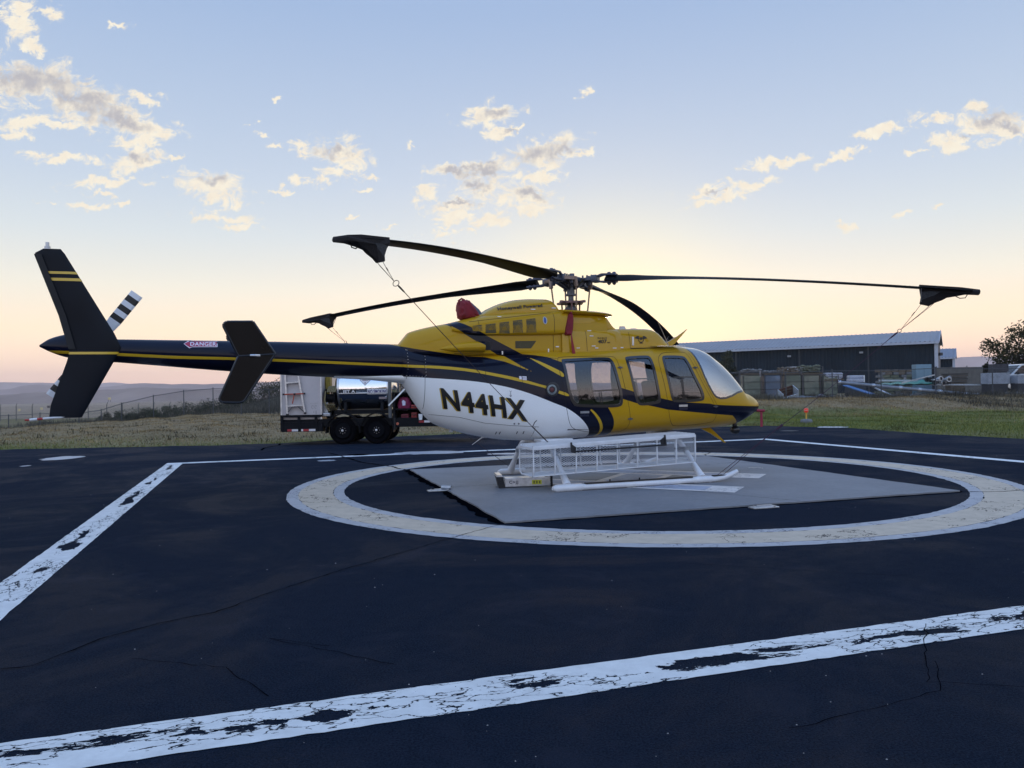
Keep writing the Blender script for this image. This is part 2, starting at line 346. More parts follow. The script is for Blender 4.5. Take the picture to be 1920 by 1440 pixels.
gx=np.concatenate([axis([(-4200,-900,150),(-900,-220,40),(-220,-70,8),(-70,70,.8),(70,220,8),(220,900,40),(900,4200,150)])])
gy=np.concatenate([axis([(-300,-40,40),(-40,18,4),(18,70,.6),(70,130,1.2),(130,300,6),(300,900,40),(900,6200,200)])])
GX,GY=np.meshgrid(gx,gy); GZ=terrain_z(GX,GY)
GZ=np.where(edge_dist(GX,GY)<-.2,-.08,GZ)
V=np.stack([GX,GY,GZ],-1).reshape(-1,3); nx=len(gx); ny=len(gy)
ii=(np.arange(ny-1)[:,None]*nx+np.arange(nx-1)[None,:]).ravel(); Fq=np.stack([ii,ii+1,ii+nx+1,ii+nx],-1)
def green_mask(x,y):
    ed=edge_dist(x,y)
    nz=.5+.5*np.sin(x*.55+1.7*np.sin(y*.31))*np.sin(y*.48+1.1*np.sin(x*.23))
    g=np.exp(-np.maximum(ed,0)/(1.7+2.6*sm((-x-7)/9)))                       # watered strip along the asphalt
    g=np.maximum(g,sm((x-6)/5)*(1-sm((y-(39.5-.28*np.maximum(x-14,0)))/3.5))*.95)   # lawn on the right, up to the berm
    g=np.maximum(g,.45*nz*sm((-x-22)/8)*sm((y-30)/10))
    return np.clip(g*(.65+.5*nz),0,1)
gm=green_mask(V[:,0],V[:,1])
m=bpy.data.materials.new('dry_ground'); m.use_nodes=True; t=m.node_tree; p=t.nodes['Principled BSDF']; p.inputs['Roughness'].default_value=.95; p.inputs['Specular IOR Level'].default_value=.1
def tn(t,ty,**k):
    n=t.nodes.new(ty)
    for a,b in k.items(): setattr(n,a,b)
    return n
def tnoise(t,vec,scale,detail=6,rough=.6,dist=0):
    n=tn(t,'ShaderNodeTexNoise'); n.inputs['Scale'].default_value=scale; n.inputs['Detail'].default_value=detail; n.inputs['Roughness'].default_value=rough; n.inputs['Distortion'].default_value=dist
    t.links.new(vec,n.inputs['Vector']); return n.outputs[0]
def tramp(t,fac,stops):
    n=tn(t,'ShaderNodeValToRGB'); cr=n.color_ramp
    while len(cr.elements)<len(stops): cr.elements.new(.5)
    for e,(q,c) in zip(cr.elements,stops): e.position=q; e.color=(*c,1) if len(c)==3 else c
    t.links.new(fac,n.inputs[0]); return n.outputs[0]
def tmix(t,f,a,b,mode='MIX'):
    n=tn(t,'ShaderNodeMix',data_type='RGBA',blend_type=mode)
    for i,v in ((0,f),(6,a),(7,b)):
        if isinstance(v,(int,float)): n.inputs[i].default_value=v
        elif isinstance(v,tuple): n.inputs[i].default_value=(*v,1)
        else: t.links.new(v,n.inputs[i])
    return n.outputs[2]
def tmath(t,op,a,b=None,clamp=False):
    n=tn(t,'ShaderNodeMath',operation=op); n.use_clamp=clamp
    for i,v in enumerate((a,b)):
        if v is None: continue
        if isinstance(v,(int,float)): n.inputs[i].default_value=v
        else: t.links.new(v,n.inputs[i])
    return n.outputs[0]
g=tn(t,'ShaderNodeNewGeometry'); pos=g.outputs['Position']
n1=tnoise(t,pos,.35,8,.65); n2=tnoise(t,pos,5,6,.7); n3=tnoise(t,pos,.012,5,.6)
tan=tramp(t,n1,[(.3,(.12,.08,.045)),(.5,(.24,.175,.10)),(.7,(.36,.28,.16))])
tan=tmix(t,.55,tan,tramp(t,n2,[(.3,(.075,.05,.03)),(.7,(.40,.31,.18))]))
at_=tn(t,'ShaderNodeAttribute',attribute_name='green')
grn=tramp(t,n2,[(.3,(.05,.075,.016)),(.7,(.17,.19,.05))])
col=tmix(t,at_.outputs['Fac'],tan,grn)
far=tn(t,'ShaderNodeSeparateXYZ'); t.links.new(pos,far.inputs[0])
mr=tn(t,'ShaderNodeMapRange'); t.links.new(far.outputs[1],mr.inputs[0]); mr.inputs[1].default_value=110; mr.inputs[2].default_value=220
mpl=tn(t,'ShaderNodeMapping'); t.links.new(pos,mpl.inputs[0]); mpl.inputs['Scale'].default_value=(.25,1,1); n3=tnoise(t,mpl.outputs[0],.016,6,.65)
plain=tramp(t,n3,[(.35,(.17,.125,.085)),(.47,(.34,.25,.17)),(.55,(.20,.16,.10)),(.65,(.38,.29,.20))])
col=tmix(t,mr.outputs[0],col,plain)
def band(o,a,b,c,d):
    u=tn(t,'ShaderNodeMapRange',interpolation_type='SMOOTHSTEP'); t.links.new(o,u.inputs[0]); u.inputs[1].default_value=a; u.inputs[2].default_value=b
    v=tn(t,'ShaderNodeMapRange',interpolation_type='SMOOTHSTEP'); t.links.new(o,v.inputs[0]); v.inputs[1].default_value=c; v.inputs[2].default_value=d; v.inputs[3].default_value=1; v.inputs[4].default_value=0
    return tmath(t,'MULTIPLY',u.outputs[0],v.outputs[0])
brush=tmath(t,'MULTIPLY',band(far.outputs[1],61,68,112,130),band(far.outputs[0],-46,-36,4,16))
col=tmix(t,tmath(t,'MULTIPLY',brush,.85),col,tramp(t,n2,[(.3,(.030,.032,.030)),(.7,(.085,.08,.065))]))
t.links.new(col,p.inputs['Base Color'])
bp=tn(t,'ShaderNodeBump'); bp.inputs['Strength'].default_value=.9; bp.inputs['Distance'].default_value=.08; t.links.new(tnoise(t,pos,4,8,.75),bp.inputs['Height']); t.links.new(bp.outputs[0],p.inputs['Normal'])
me=np_mesh('terrain',V,Fq,m); ca_=me.attributes.new('green','FLOAT','POINT'); ca_.data.foreach_set('value',gm.astype(np.float32))
o=link_mesh('terrain',me); setprops(o,'dry tan grassland falling away to a valley beyond the helipad','terrain',kind='structure')
# ---- asphalt apron
am=bpy.data.materials.new('asphalt'); am.use_nodes=True; t=am.node_tree; p=t.nodes['Principled BSDF']
g=tn(t,'ShaderNodeNewGeometry'); pos=g.outputs['Position']
fine=tnoise(t,pos,160,3,.6); patch=tnoise(t,pos,.38,9,.68,1.0); mid=tnoise(t,pos,9,6,.7)
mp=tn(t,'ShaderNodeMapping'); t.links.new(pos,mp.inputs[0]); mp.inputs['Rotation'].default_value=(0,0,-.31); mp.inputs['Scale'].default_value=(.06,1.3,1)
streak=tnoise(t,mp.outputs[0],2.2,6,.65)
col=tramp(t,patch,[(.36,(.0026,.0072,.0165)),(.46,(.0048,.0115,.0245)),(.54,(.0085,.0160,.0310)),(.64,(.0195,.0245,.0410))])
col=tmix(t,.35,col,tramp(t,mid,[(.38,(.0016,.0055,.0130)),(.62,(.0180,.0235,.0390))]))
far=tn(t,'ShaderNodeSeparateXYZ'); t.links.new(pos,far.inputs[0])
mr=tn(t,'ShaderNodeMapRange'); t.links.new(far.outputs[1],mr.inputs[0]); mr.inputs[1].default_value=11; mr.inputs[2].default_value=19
far_sheen=tmath(t,'MULTIPLY',mr.outputs[0],tramp(t,streak,[(.46,(0,0,0)),(.7,(.75,.75,.75))]))
col=tmix(t,far_sheen,col,(.045,.046,.066))  # purple grazing sheen of the far asphalt, painted into the base colour
vo=tn(t,'ShaderNodeTexVoronoi'); vo.inputs['Scale'].default_value=75; t.links.new(pos,vo.inputs['Vector'])
agg=tmath(t,'MULTIPLY',tmath(t,'LESS_THAN',vo.outputs['Distance'],.16),tmath(t,'GREATER_THAN',tnoise(t,pos,33,2,.5),.56))
col=tmix(t,tmath(t,'MULTIPLY',agg,.30),col,(.07,.08,.10))
gr1=tnoise(t,pos,95,4,.75); col=tmix(t,.62,col,tmix(t,tramp(t,gr1,[(.40,(0,0,0)),(.62,(1,1,1))]),(.0010,.004,.010),(.0175,.029,.051)))
blot=tnoise(t,pos,1.4,5,.55,1.5); col=tmix(t,tmath(t,'MULTIPLY',tramp(t,blot,[(.54,(0,0,0)),(.68,(1,1,1))]),.45),col,(.021,.026,.042))
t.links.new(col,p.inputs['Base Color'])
t.links.new(tramp(t,patch,[(.42,(.50,.50,.50)),(.58,(.85,.85,.85))]),p.inputs['Roughness']); p.inputs['Specular IOR Level'].default_value=.14
bp=tn(t,'ShaderNodeBump'); bp.inputs['Strength'].default_value=.9; bp.inputs['Distance'].default_value=.010; t.links.new(tmath(t,'ADD',fine,gr1),bp.inputs['Height']); t.links.new(bp.outputs[0],p.inputs['Normal'])
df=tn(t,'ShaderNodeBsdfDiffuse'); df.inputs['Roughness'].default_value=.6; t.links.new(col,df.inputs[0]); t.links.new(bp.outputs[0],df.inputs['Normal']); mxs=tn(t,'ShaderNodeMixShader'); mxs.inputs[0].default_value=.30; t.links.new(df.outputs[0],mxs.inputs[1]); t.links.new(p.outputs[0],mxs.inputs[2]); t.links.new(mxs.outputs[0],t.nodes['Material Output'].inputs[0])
mb=MB(); poly=[]
for (a,b) in zip(EDGE[:-1],EDGE[1:]):
    n=max(1,int(math.dist(a,b)/.35)) if b[1]>15 else 4
    for k in range(n):
        q=k/n; x=a[0]+(b[0]-a[0])*q; y=a[1]+(b[1]-a[1])*q
        poly.append((x,y+.07*math.sin(x*3.1)+.05*math.sin(x*7.3+y)))
poly+= [(26,-2),(26,-30),(-90,-30)]
mb.prism(poly,lambda a,b,t:(a,b,t),-.06,0.0)
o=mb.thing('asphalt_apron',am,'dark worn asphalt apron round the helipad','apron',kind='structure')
# ---- markings: paint worn through to the asphalt
def paint(name,color,wear=.5,edge=True,scale=1.0,elong=None):
    m=bpy.data.materials.new(name); m.use_nodes=True; t=m.node_tree; p=t.nodes['Principled BSDF']; p.inputs['Roughness'].default_value=.65; p.inputs['Specular IOR Level'].default_value=.3
    g=tn(t,'ShaderNodeNewGeometry'); pos=g.outputs['Position']
    if elong is not None:
        mp=tn(t,'ShaderNodeMapping'); t.links.new(pos,mp.inputs[0]); mp.inputs['Rotation'].default_value=(0,0,-elong); 
        mp2=tn(t,'ShaderNodeMapping'); t.links.new(mp.outputs[0],mp2.inputs[0]); mp2.inputs['Scale'].default_value=(.62,1.6,1); vec=mp2.outputs[0]
    else: vec=pos
    big=tnoise(t,vec,2.3*scale,9,.66,.5); crk=tn(t,'ShaderNodeTexVoronoi',feature='DISTANCE_TO_EDGE'); crk.inputs['Scale'].default_value=5.5*scale
    wv=tn(t,'ShaderNodeVectorMath',operation='ADD'); nn=tn(t,'ShaderNodeTexNoise'); nn.inputs['Scale'].default_value=7; nn.inputs['Detail'].default_value=5; t.links.new(vec,nn.inputs['Vector'])
    sc=tn(t,'ShaderNodeVectorMath',operation='SCALE'); t.links.new(nn.outputs['Color'],sc.inputs[0]); sc.inputs['Scale'].default_value=.35
    t.links.new(vec,wv.inputs[0]); t.links.new(sc.outputs[0],wv.inputs[1]); t.links.new(wv.outputs[0],crk.inputs['Vector'])
    fl=tnoise(t,vec,38*scale,5,.7)
    midn=tmath(t,'MULTIPLY',tmath(t,'SUBTRACT',tn(t,'ShaderNodeAttribute',attribute_name='mid').outputs['Fac'],.55),.26)
    chip=tmath(t,'GREATER_THAN',tmath(t,'ADD',tmath(t,'ADD',big,midn),tmath(t,'MULTIPLY',fl,.16)),.80-.16*wear)
    zone=tmath(t,'GREATER_THAN',tnoise(t,vec,1.1*scale,5,.6),.59-.16*wear)
    line=tmath(t,'MULTIPLY',tmath(t,'LESS_THAN',crk.outputs['Distance'],.021),zone)
    spk=tmath(t,'GREATER_THAN',fl,.70-.06*wear)
    hole=tmath(t,'MAXIMUM',tmath(t,'MAXIMUM',chip,line),tmath(t,'MULTIPLY',spk,zone),clamp=True)
    dirt=tnoise(t,pos,6,7,.7)
    c=tmix(t,tramp(t,dirt,[(.35,(0,0,0)),(.75,(.8,.8,.8))]),color,tuple(q*.68 for q in color))
    t.links.new(c,p.inputs['Base Color'])
    bp=tn(t,'ShaderNodeBump'); bp.inputs['Strength'].default_value=.35; bp.inputs['Distance'].default_value=.004; t.links.new(tnoise(t,pos,60,5,.7),bp.inputs['Height']); t.links.new(bp.outputs[0],p.inputs['Normal'])
    tr=tn(t,'ShaderNodeBsdfTransparent'); mx=tn(t,'ShaderNodeMixShader'); t.links.new(hole,mx.inputs[0]); t.links.new(p.outputs[0],mx.inputs[1]); t.links.new(tr.outputs[0],mx.inputs[2])
    t.links.new(mx.outputs[0],t.nodes['Material Output'].inputs[0]); return m
N1=Vector((-.307,.952,0)).normalized(); D1=Vector((N1.y,-N1.x,0)); N2=Vector((-.952,-.307,0)).normalized()
ang1=math.atan2(D1.y,D1.x)
linem=paint('line_paint',(.70,.69,.66),.80,elong=ang1); linem2=paint('line_paint_side',(.68,.67,.65),.72,elong=ang1+math.pi/2); thinp=paint('line_paint_far',(.76,.77,.78),.12,elong=ang1)
def pt(a,b,z=.004): # point with N1 offset a, N2 offset b
    q=N1*a+N2*b; return (q.x,q.y,z)
def strip(name,mt,a0,a1,b0,b1,label):
    mb=MB(); la,lb=abs(a1-a0),abs(b1-b0); n=int(max(la,lb)/.07); vs=[]; mids=[]
    for k in range(n+1):
        q=k/n; j=[random.gauss(0,.003),0,0,0,random.gauss(0,.003)]
        for w in range(5):
            v=w/4; mids.append(1-abs(2*v-1)); vs.append(pt(a0+(a1-a0)*v+j[w],b0+(b1-b0)*q) if lb>la else pt(a0+(a1-a0)*q,b0+(b1-b0)*v+j[w]))
    mb.add(vs,[(5*k+w,5*k+w+1,5*k+w+6,5*k+w+5) for k in range(n) for w in range(4)]); o=mb.thing(name,mt,label,'line marking',kind='structure')
    o.data.attributes.new('mid','FLOAT','POINT').data.foreach_set('value',mids); return o
strip('boundary_line',linem,3.318,3.668,2.3,-13.5,'broad cracked white line across the asphalt nearest the camera')
strip('boundary_line',linem2,3.668,17.54,1.60,1.92,'cracked white line running away along the left of the asphalt')
strip('boundary_line',thinp,17.54,17.82,1.92,-12.9,'thin white line along the far side of the helipad')
strip('boundary_line',thinp,3.668,17.54,-12.9,-12.62,'thin white line running towards the right side of the helipad')
CX,CY=1.916,12.033
def ring(name,mt,r0,r1,z,label):
    n=420; mb=MB(); vs=[]
    for k in range(n):
        a=2*math.pi*k/n; r0_,r1_=r0,r1; r0=r0_+random.gauss(0,.005); r1=r1_+random.gauss(0,.005); vs+= [(CX+r0*math.cos(a),CY+r0*math.sin(a),z),(CX+r1*math.cos(a),CY+r1*math.sin(a),z)]; r0,r1=r0_,r1_
    mb.add(vs,[(2*k,2*k+1,(2*k+3)%(2*n),(2*k+2)%(2*n)) for k in range(n)]); o=mb.thing(name,mt,label,'ring marking',kind='structure'); o.data.attributes.new('mid','FLOAT','POINT').data.foreach_set('value',[.5]*(2*n)); return o
ringw=paint('ring_white',(.42,.41,.42),.30,scale=2.2); ringy=paint('ring_yellow',(.56,.46,.35),.34)
ring('helipad_ring',ringw,5.065,5.222,.004,'outer pale border of the painted helipad circle')
ring('helipad_ring',ringy,4.592,5.062,.0045,'wide cream band of the painted helipad circle')
ring('helipad_ring',ringw,4.437,4.589,.004,'inner pale border of the painted helipad circle')
# ---- the concrete pad in the middle
pm=bpy.data.materials.new('pad_concrete'); pm.use_nodes=True; t=pm.node_tree; p=t.nodes['Principled BSDF']; p.inputs['Roughness'].default_value=.6; p.inputs['Specular IOR Level'].default_value=.4
g=tn(t,'ShaderNodeNewGeometry'); pos=g.outputs['Position']
c=tramp(t,tnoise(t,pos,.9,8,.62,.4),[(.3,(.13,.138,.155)),(.55,(.172,.18,.198)),(.75,(.22,.225,.24))])
c=tmix(t,.3,c,tramp(t,tnoise(t,pos,14,6,.7),[(.3,(.10,.106,.12)),(.7,(.24,.245,.26))])); sc1=tnoise(t,pos,2.2,7,.7,1.2); c=tmix(t,tmath(t,'MULTIPLY',tramp(t,sc1,[(.56,(0,0,0)),(.72,(1,1,1))]),.5),c,(.11,.115,.135))
t.links.new(c,p.inputs['Base Color'])
bp=tn(t,'ShaderNodeBump'); bp.inputs['Strength'].default_value=.25; bp.inputs['Distance'].default_value=.004; t.links.new(tnoise(t,pos,50,5,.7),bp.inputs['Height']); t.links.new(bp.outputs[0],p.inputs['Normal'])
PADC=[(-.10,8.22),(5.76,10.03),(3.92,15.73),(-1.86,13.97)]
def along(a,b,n,j=.012):
    a,b=Vector(a),Vector(b); d=b-a; nn=Vector((-d.y,d.x)).normalized()
    return [tuple(a+d*(k/n)+nn*(random.uniform(-j,j) if k else 0)) for k in range(n)]
pp=[]
for i in range(4): pp+=along(PADC[i],PADC[(i+1)%4],34)
mb=MB(); mb.prism(pp,lambda a,b,t:(a,b,t),-.03,.022); mb.thing('landing_pad',pm,'square grey concrete landing pad under the helicopter','landing pad',kind='structure')
dark=mat('dark_joint',(.0016,.002,.0035),1.0,spec=0.)
mb=MB()
gap=[(0,1,.05),(3,0,.13),(1,2,.05),(2,3,.03)]
for i,j,w in gap:
    a,b=Vector((*PADC[i],0)),Vector((*PADC[j],0)); d=(b-a).normalized(); nn=Vector((d.y,-d.x,0))
    n=60; vs=[]
    for k in range(n+1):
        q=a+(b-a)*(k/n); ww=w*random.uniform(.55,1.25); vs+= [(q-nn*.01+Vector((0,0,.0045))),(q+nn*ww+Vector((0,0,.0045)))]
    mb.add(vs,[(2*k,2*k+1,2*k+3,2*k+2) for k in range(n)])
mb.thing('pad_joint',dark,'dark torn joint along the edges of the concrete pad','joint',kind='structure')
# cracks
def ribbon(mb,pts,w,z):
    pts=[Vector((*q,z)) for q in pts]; out=[]
    for a,b in zip(pts[:-1],pts[1:]):
        n=max(2,int((b-a).length/.06))
        out+= [a+(b-a)*(k/n)+Vector((random.uniform(-.012,.012),random.uniform(-.012,.012),0)) for k in range(n)]
    out.append(pts[-1]); vs=[]
    for i,q in enumerate(out):
        d=(out[min(i+1,len(out)-1)]-out[max(i-1,0)]).normalized(); nn=Vector((-d.y,d.x,0)); ww=w*random.uniform(.5,1.4)/2; vs+=[q+nn*ww,q-nn*ww]
    mb.add(vs,[(2*i,2*i+1,2*i+3,2*i+2) for i in range(len(out)-1)])
mb=MB()
ribbon(mb,[(-.11,8.22),(-.5,7.62),(-.96,6.85),(-1.38,6.17),(-1.75,5.47),(-1.95,5.02),(-2.2,4.81),(-2.41,4.51),(-2.54,4.08),(-2.9,3.95)],.009,.0065)
ribbon(mb,[(-1.86,13.97),(-2.15,14.4),(-2.3,14.75),(-3.1,15.8),(-3.6,16.9),(-4.4,18.5)],.05,.0065)
ribbon(mb,[(5.76,10.03),(6.3,9.98),(6.9,10.2),(7.6,10.15),(9,10.6),(12,11.4)],.02,.0065)
ribbon(mb,[(-6.7,22.3),(-6.5,21.6),(-6.6,20.6),(-6.4,19.7)],.06,.0065)
ribbon(mb,[(3.92,15.73),(4.0,16.2),(4.3,16.8),(4.1,17.9)],.025,.0065)
for k in range(7):
    x=random.uniform(-5,5); y=random.uniform(2.2,7); ribbon(mb,[(x,y),(x+random.uniform(-.8,.8),y+random.uniform(.1,.5)),(x+random.uniform(-1.6,1.6),y+random.uniform(.3,1.1))],.004,.0055)
mb.thing('asphalt_crack',dark,'dark cracks wandering over the asphalt from the pad corners','crack',kind='structure')
mb=MB(); ribbon(mb,[(-1.05,11.2),(0.4,11.8),(1.4,11.95)],.008,.0235); ribbon(mb,[(2.3,10.5),(2.9,9.9),(3.45,9.35)],.008,.0235); ribbon(mb,[(3.2,13.8),(4.2,14.3),(4.7,13.6)],.008,.0235)
mb.thing('pad_seam',dark,'hairline seams across the concrete pad','seam',kind='structure')
# H
hp=paint('pad_letter_white',(.72,.66,.62),.45,scale=1.6); hi=paint('pad_letter_inner',(.40,.42,.50),.55,scale=1.6)
hc=Vector((1.88,12.02,0)); ha=math.radians(-27.8); hd=Vector((math.cos(ha),math.sin(ha),0)); hn=Vector((-hd.y,hd.x,0))
def hrect(mb,a0,a1,b0,b1,z): mb.add([hc+hd*a+hn*b+Vector((0,0,z)) for a,b in ((a0,b0),(a1,b0),(a1,b1),(a0,b1))],[(0,1,2,3)])
mb=MB(); mi=MB(); Lh=1.76
for s in (-1,1):
    c=.86*s; w=.32; e=.11
    for b0,b1 in ((c-w,c-w+e),(c+w-e,c+w)): hrect(mb,-Lh,Lh,b0,b1,.026)
    hrect(mb,Lh-.42,Lh,c-w+e,c+w-e,.026); hrect(mb,-Lh,-Lh+.42,c-w+e,c+w-e,.026)
    hrect(mi,-Lh+.42,Lh-.42,c-w+e,c+w-e,.026)
for a0,a1 in ((-.43,-.31),(.31,.43)): hrect(mb,a0,a1,-.54,.54,.026)
hrect(mi,-.31,.31,-.54,.54,.026)
for q_,nm_ in ((mb,0),(mi,0)): pass
o=mb.thing('helipad_letter',hp,'white outlined letter H painted on the concrete pad','painted letter',kind='structure')
o=mi.thing('helipad_letter',hi,'worn grey filling inside the painted letter H','painted letter',kind='structure')
# bare concrete / puddle patches on the asphalt
wetm=mat('pale_patch',(.30,.32,.36),.45,var=.2,vscale=3)
def patch(name,px,w,d,label,m=wetm,z=.0055):
    c=gnd(*px); n=26; vs=[(c.x+w/2*math.cos(2*math.pi*k/n)*random.uniform(.8,1.08),c.y+d/2*math.sin(2*math.pi*k/n)*random.uniform(.75,1.1),z) for k in range(n)]
    mb=MB(); mb.add(vs,[tuple(range(n))]); mb.thing(name,m,label,'patch',kind='structure')
patch('pale_patch',(118,859),.85,1.3,'pale patch on the asphalt left of the white line')
patch('pale_patch',(48,874),.18,.3,'tiny pale patch on the far left asphalt')
patch('pale_patch',(805,849),1.8,1.0,'long pale patch on the asphalt behind the helipad circle')
patch('pale_patch',(955,851),1.1,.5,'short pale patch behind the skid on the asphalt')
patch('pale_patch',(612,864),.4,.35,'small pale blotch on the asphalt before the trailer')
patch('pale_patch',(1560,801),1.05,1.0,'bright white patch on the far asphalt by the grass')
patch('dark_stain',(672,853),.55,.5,'dark stain on the asphalt in front of the trailer wheels',dark)
patch('dark_stain',(1480,808),.0+.6,.5,'faint dark stain on the far asphalt',mat('stain',(.012,.014,.02),.6))
# tie-down fittings at the pad edge
galv=mat('galvanised',(.42,.44,.47),.42,.85,var=.25,vscale=9)
whitep=mat('white_paint',(.78,.79,.80),.35,var=.05,vscale=5,coat=.3)
for px,rz,lab in (((824,921),.3,'metal hinge plate with a white roller at the left pad edge'),((1432,953),.3,'bent metal plate at the near edge of the pad'),((1415,881),-.3,'thin metal plate at the far edge of the pad')):
    c=gnd(*px); mb=MB(); mb.rbox((c.x,c.y,.012),(.34,.12,.018),.006,rz); mb.box((c.x+.02,c.y+.05,.026),(.2,.03,.012),rz); 
    if px[0]==824: mb.tube([(c.x+.03,c.y+.05,.05),(c.x+.17,c.y+.0,.05)],.03,10)
    for s in (-1,1): mb.lathe([(.0,0),(.014,0),(.014,.012),(0,.012)],(c.x+s*.12,c.y-.02,.02),n=8)
    mb.thing('tie_down_plate',galv,lab,'plate','tie-down plates round the pad')
# loose bright grit
V=[];Fg=[]
for k in range(130):
    y=2.2+abs(rng.normal())*5; x=rng.uniform(-.75,.75)*y; s=rng.uniform(.0015,.0042)*(1+.04*y)
    a=rng.uniform(0,6.28); n0=len(V)
    for q in range(4): V.append((x+s*math.cos(a+q*1.57)*rng.uniform(.6,1.6),y+s*math.sin(a+q*1.57),.001))
    V.append((x,y,s*.8+.002)); Fg+= [(n0,n0+1,n0+4),(n0+1,n0+2,n0+4),(n0+2,n0+3,n0+4),(n0+3,n0,n0+4)]
o=link_mesh('grit',np_mesh('grit',V,Fg,mat('grit',(.26,.27,.28),.8,var=.3),False)); setprops(o,'loose pale grit scattered over the near asphalt','grit',kind='stuff')
# ---- hills
def hill(name,y,pts,color,label,depth=500,foot=None):
    "ridge profile surveyed at distance y, with a real body sloping down both ways"
    cs=[at(px,py,y) for px,py in pts]; xs=np.array([c.x for c in cs]); zs=np.array([c.z for c in cs])
    X=np.linspace(xs[0],xs[-1],160); Z=np.interp(X,xs,zs)
    k=np.array([.25,.5,.25]); 
    for _ in range(2): Z[1:-1]=np.convolve(Z,k,'valid')
    Z=Z+(y*.0006)*np.convolve(rng.normal(size=len(Z)),np.ones(5)/5,'same')
    base=-14; prof=[(-1,0),(-.7,.22),(-.4,.6),(-.15,.93),(0,1),(.2,.9),(.6,.4),(1,0)]
    V=[];
    for q,hf in prof:
        for i in range(len(X)):
            V.append((X[i]*(1+q*depth/y*.0),y+q*depth+.12*depth*math.sin(i*.35+q*3)*(1-hf),base+(Z[i]-base)*hf*(1+.05*math.sin(i*.9+q*7)*(hf<1))))
    n=len(X); r=np.arange(len(prof)-1)[:,None]*n+np.arange(n-1)[None,:]; r=r.ravel(); Fh=np.stack([r,r+1,r+n+1,r+n],-1)
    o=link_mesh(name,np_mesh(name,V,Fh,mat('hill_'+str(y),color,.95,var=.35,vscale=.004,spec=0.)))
    return setprops(o,label,'hill',kind='structure')
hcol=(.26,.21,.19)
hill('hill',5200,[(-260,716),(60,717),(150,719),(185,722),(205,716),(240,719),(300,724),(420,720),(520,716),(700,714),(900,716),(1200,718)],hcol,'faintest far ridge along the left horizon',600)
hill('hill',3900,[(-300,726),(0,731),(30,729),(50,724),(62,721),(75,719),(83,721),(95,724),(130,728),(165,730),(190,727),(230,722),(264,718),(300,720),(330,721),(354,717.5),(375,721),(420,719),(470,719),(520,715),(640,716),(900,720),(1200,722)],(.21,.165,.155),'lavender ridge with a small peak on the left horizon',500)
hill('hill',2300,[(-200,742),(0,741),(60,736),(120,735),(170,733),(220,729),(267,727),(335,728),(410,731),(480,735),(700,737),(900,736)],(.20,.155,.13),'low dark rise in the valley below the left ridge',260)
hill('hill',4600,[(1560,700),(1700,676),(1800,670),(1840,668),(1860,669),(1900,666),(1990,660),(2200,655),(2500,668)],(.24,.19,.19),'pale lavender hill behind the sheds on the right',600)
# ---- haze
mb=MB(); mb.b2((-6000,-800,-22),(6000,6600,215))
hz=mb.build('haze',[]); hm=bpy.data.materials.new('haze_air'); hm.use_nodes=True; t=hm.node_tree; t.nodes.clear()
pv=t.nodes.new('ShaderNodeVolumePrincipled'); pv.inputs['Color'].default_value=(1.0,.90,.93,1); pv.inputs['Density'].default_value=HAZE; pv.inputs['Anisotropy'].default_value=.55
oo=t.nodes.new('ShaderNodeOutputMaterial'); t.links.new(pv.outputs[0],oo.inputs['Volume']); hz.data.materials.append(hm); setprops(hz,'thin evening haze over the valley and hills','haze',kind='stuff')
# ================================================================== HELICOPTER (own axes: X forward, Y to port, Z up)
PSI=math.radians(19.0); HO=Vector((.93,11.93,.022)); HUBZ=3.06
heli=empty('helicopter',HO,'yellow and navy helicopter with white belly standing on the concrete pad, rotor blades tied down','helicopter',rz=PSI)
def hw(x,y,z): # local -> world
    c,s=math.cos(PSI),math.sin(PSI); return Vector((HO.x+x*c-y*s,HO.y+x*s+y*c,HO.z+z))
YEL=(.47,.27,.008); NAVY=(.002,.004,.017); WHT=(.84,.86,.87)
def gloss(name,col,rough=.16,coat=.9): return mat(name,col,rough,0,coat*.6,var=.05,vscale=2.2,spec=.12)
yel=gloss('yellow_paint',YEL); navy=gloss('navy_paint',NAVY,.2); white=mat('skid_white',(.62,.64,.67),.38,0,.25,var=.08,vscale=7)
blk=mat('black_rubber',(.006,.006,.008),.35,0,.2); blkm=mat('black_matt',(.012,.012,.014),.75,var=.3); steel=mat('dark_steel',(.10,.105,.12),.42,.8,var=.3,vscale=14)
red=mat('red_fabric',(.19,.008,.018),.75,var=.3,vscale=9,bump=.3,bscale=18); alu=mat('aluminium',(.55,.57,.60),.32,.9,var=.2,vscale=14)
# livery: one paint whose colours are masked by outline distances stored on the mesh
lm_=bpy.data.materials.new('livery_paint'); lm_.use_nodes=True; t=lm_.node_tree; p=t.nodes['Principled BSDF']
def att(n): return tn(t,'ShaderNodeAttribute',attribute_name=n).outputs['Fac']
tcn=tn(t,'ShaderNodeTexCoord'); wob=tnoise(t,tcn.outputs['Object'],2.5,5,.6)
def inside(n): return tmath(t,'LESS_THAN',att(n),0.0)
c=tmix(t,inside('d_navy'),YEL,NAVY); c=tmix(t,inside('d_white'),c,WHT); c=tmix(t,inside('d_gold'),c,(.56,.36,.02))
c=tmix(t,tmath(t,'MULTIPLY',wob,.10),c,tuple((.03,.03,.03)))
gb=tn(t,'ShaderNodeNewGeometry'); c=tmix(t,gb.outputs['Backfacing'],c,(.03,.03,.033))
t.links.new(c,p.inputs['Base Color']); p.inputs['Roughness'].default_value=.3; p.inputs['Coat Weight'].default_value=.26; p.inputs['Coat Roughness'].default_value=.03; p.inputs['Specular IOR Level'].default_value=.1
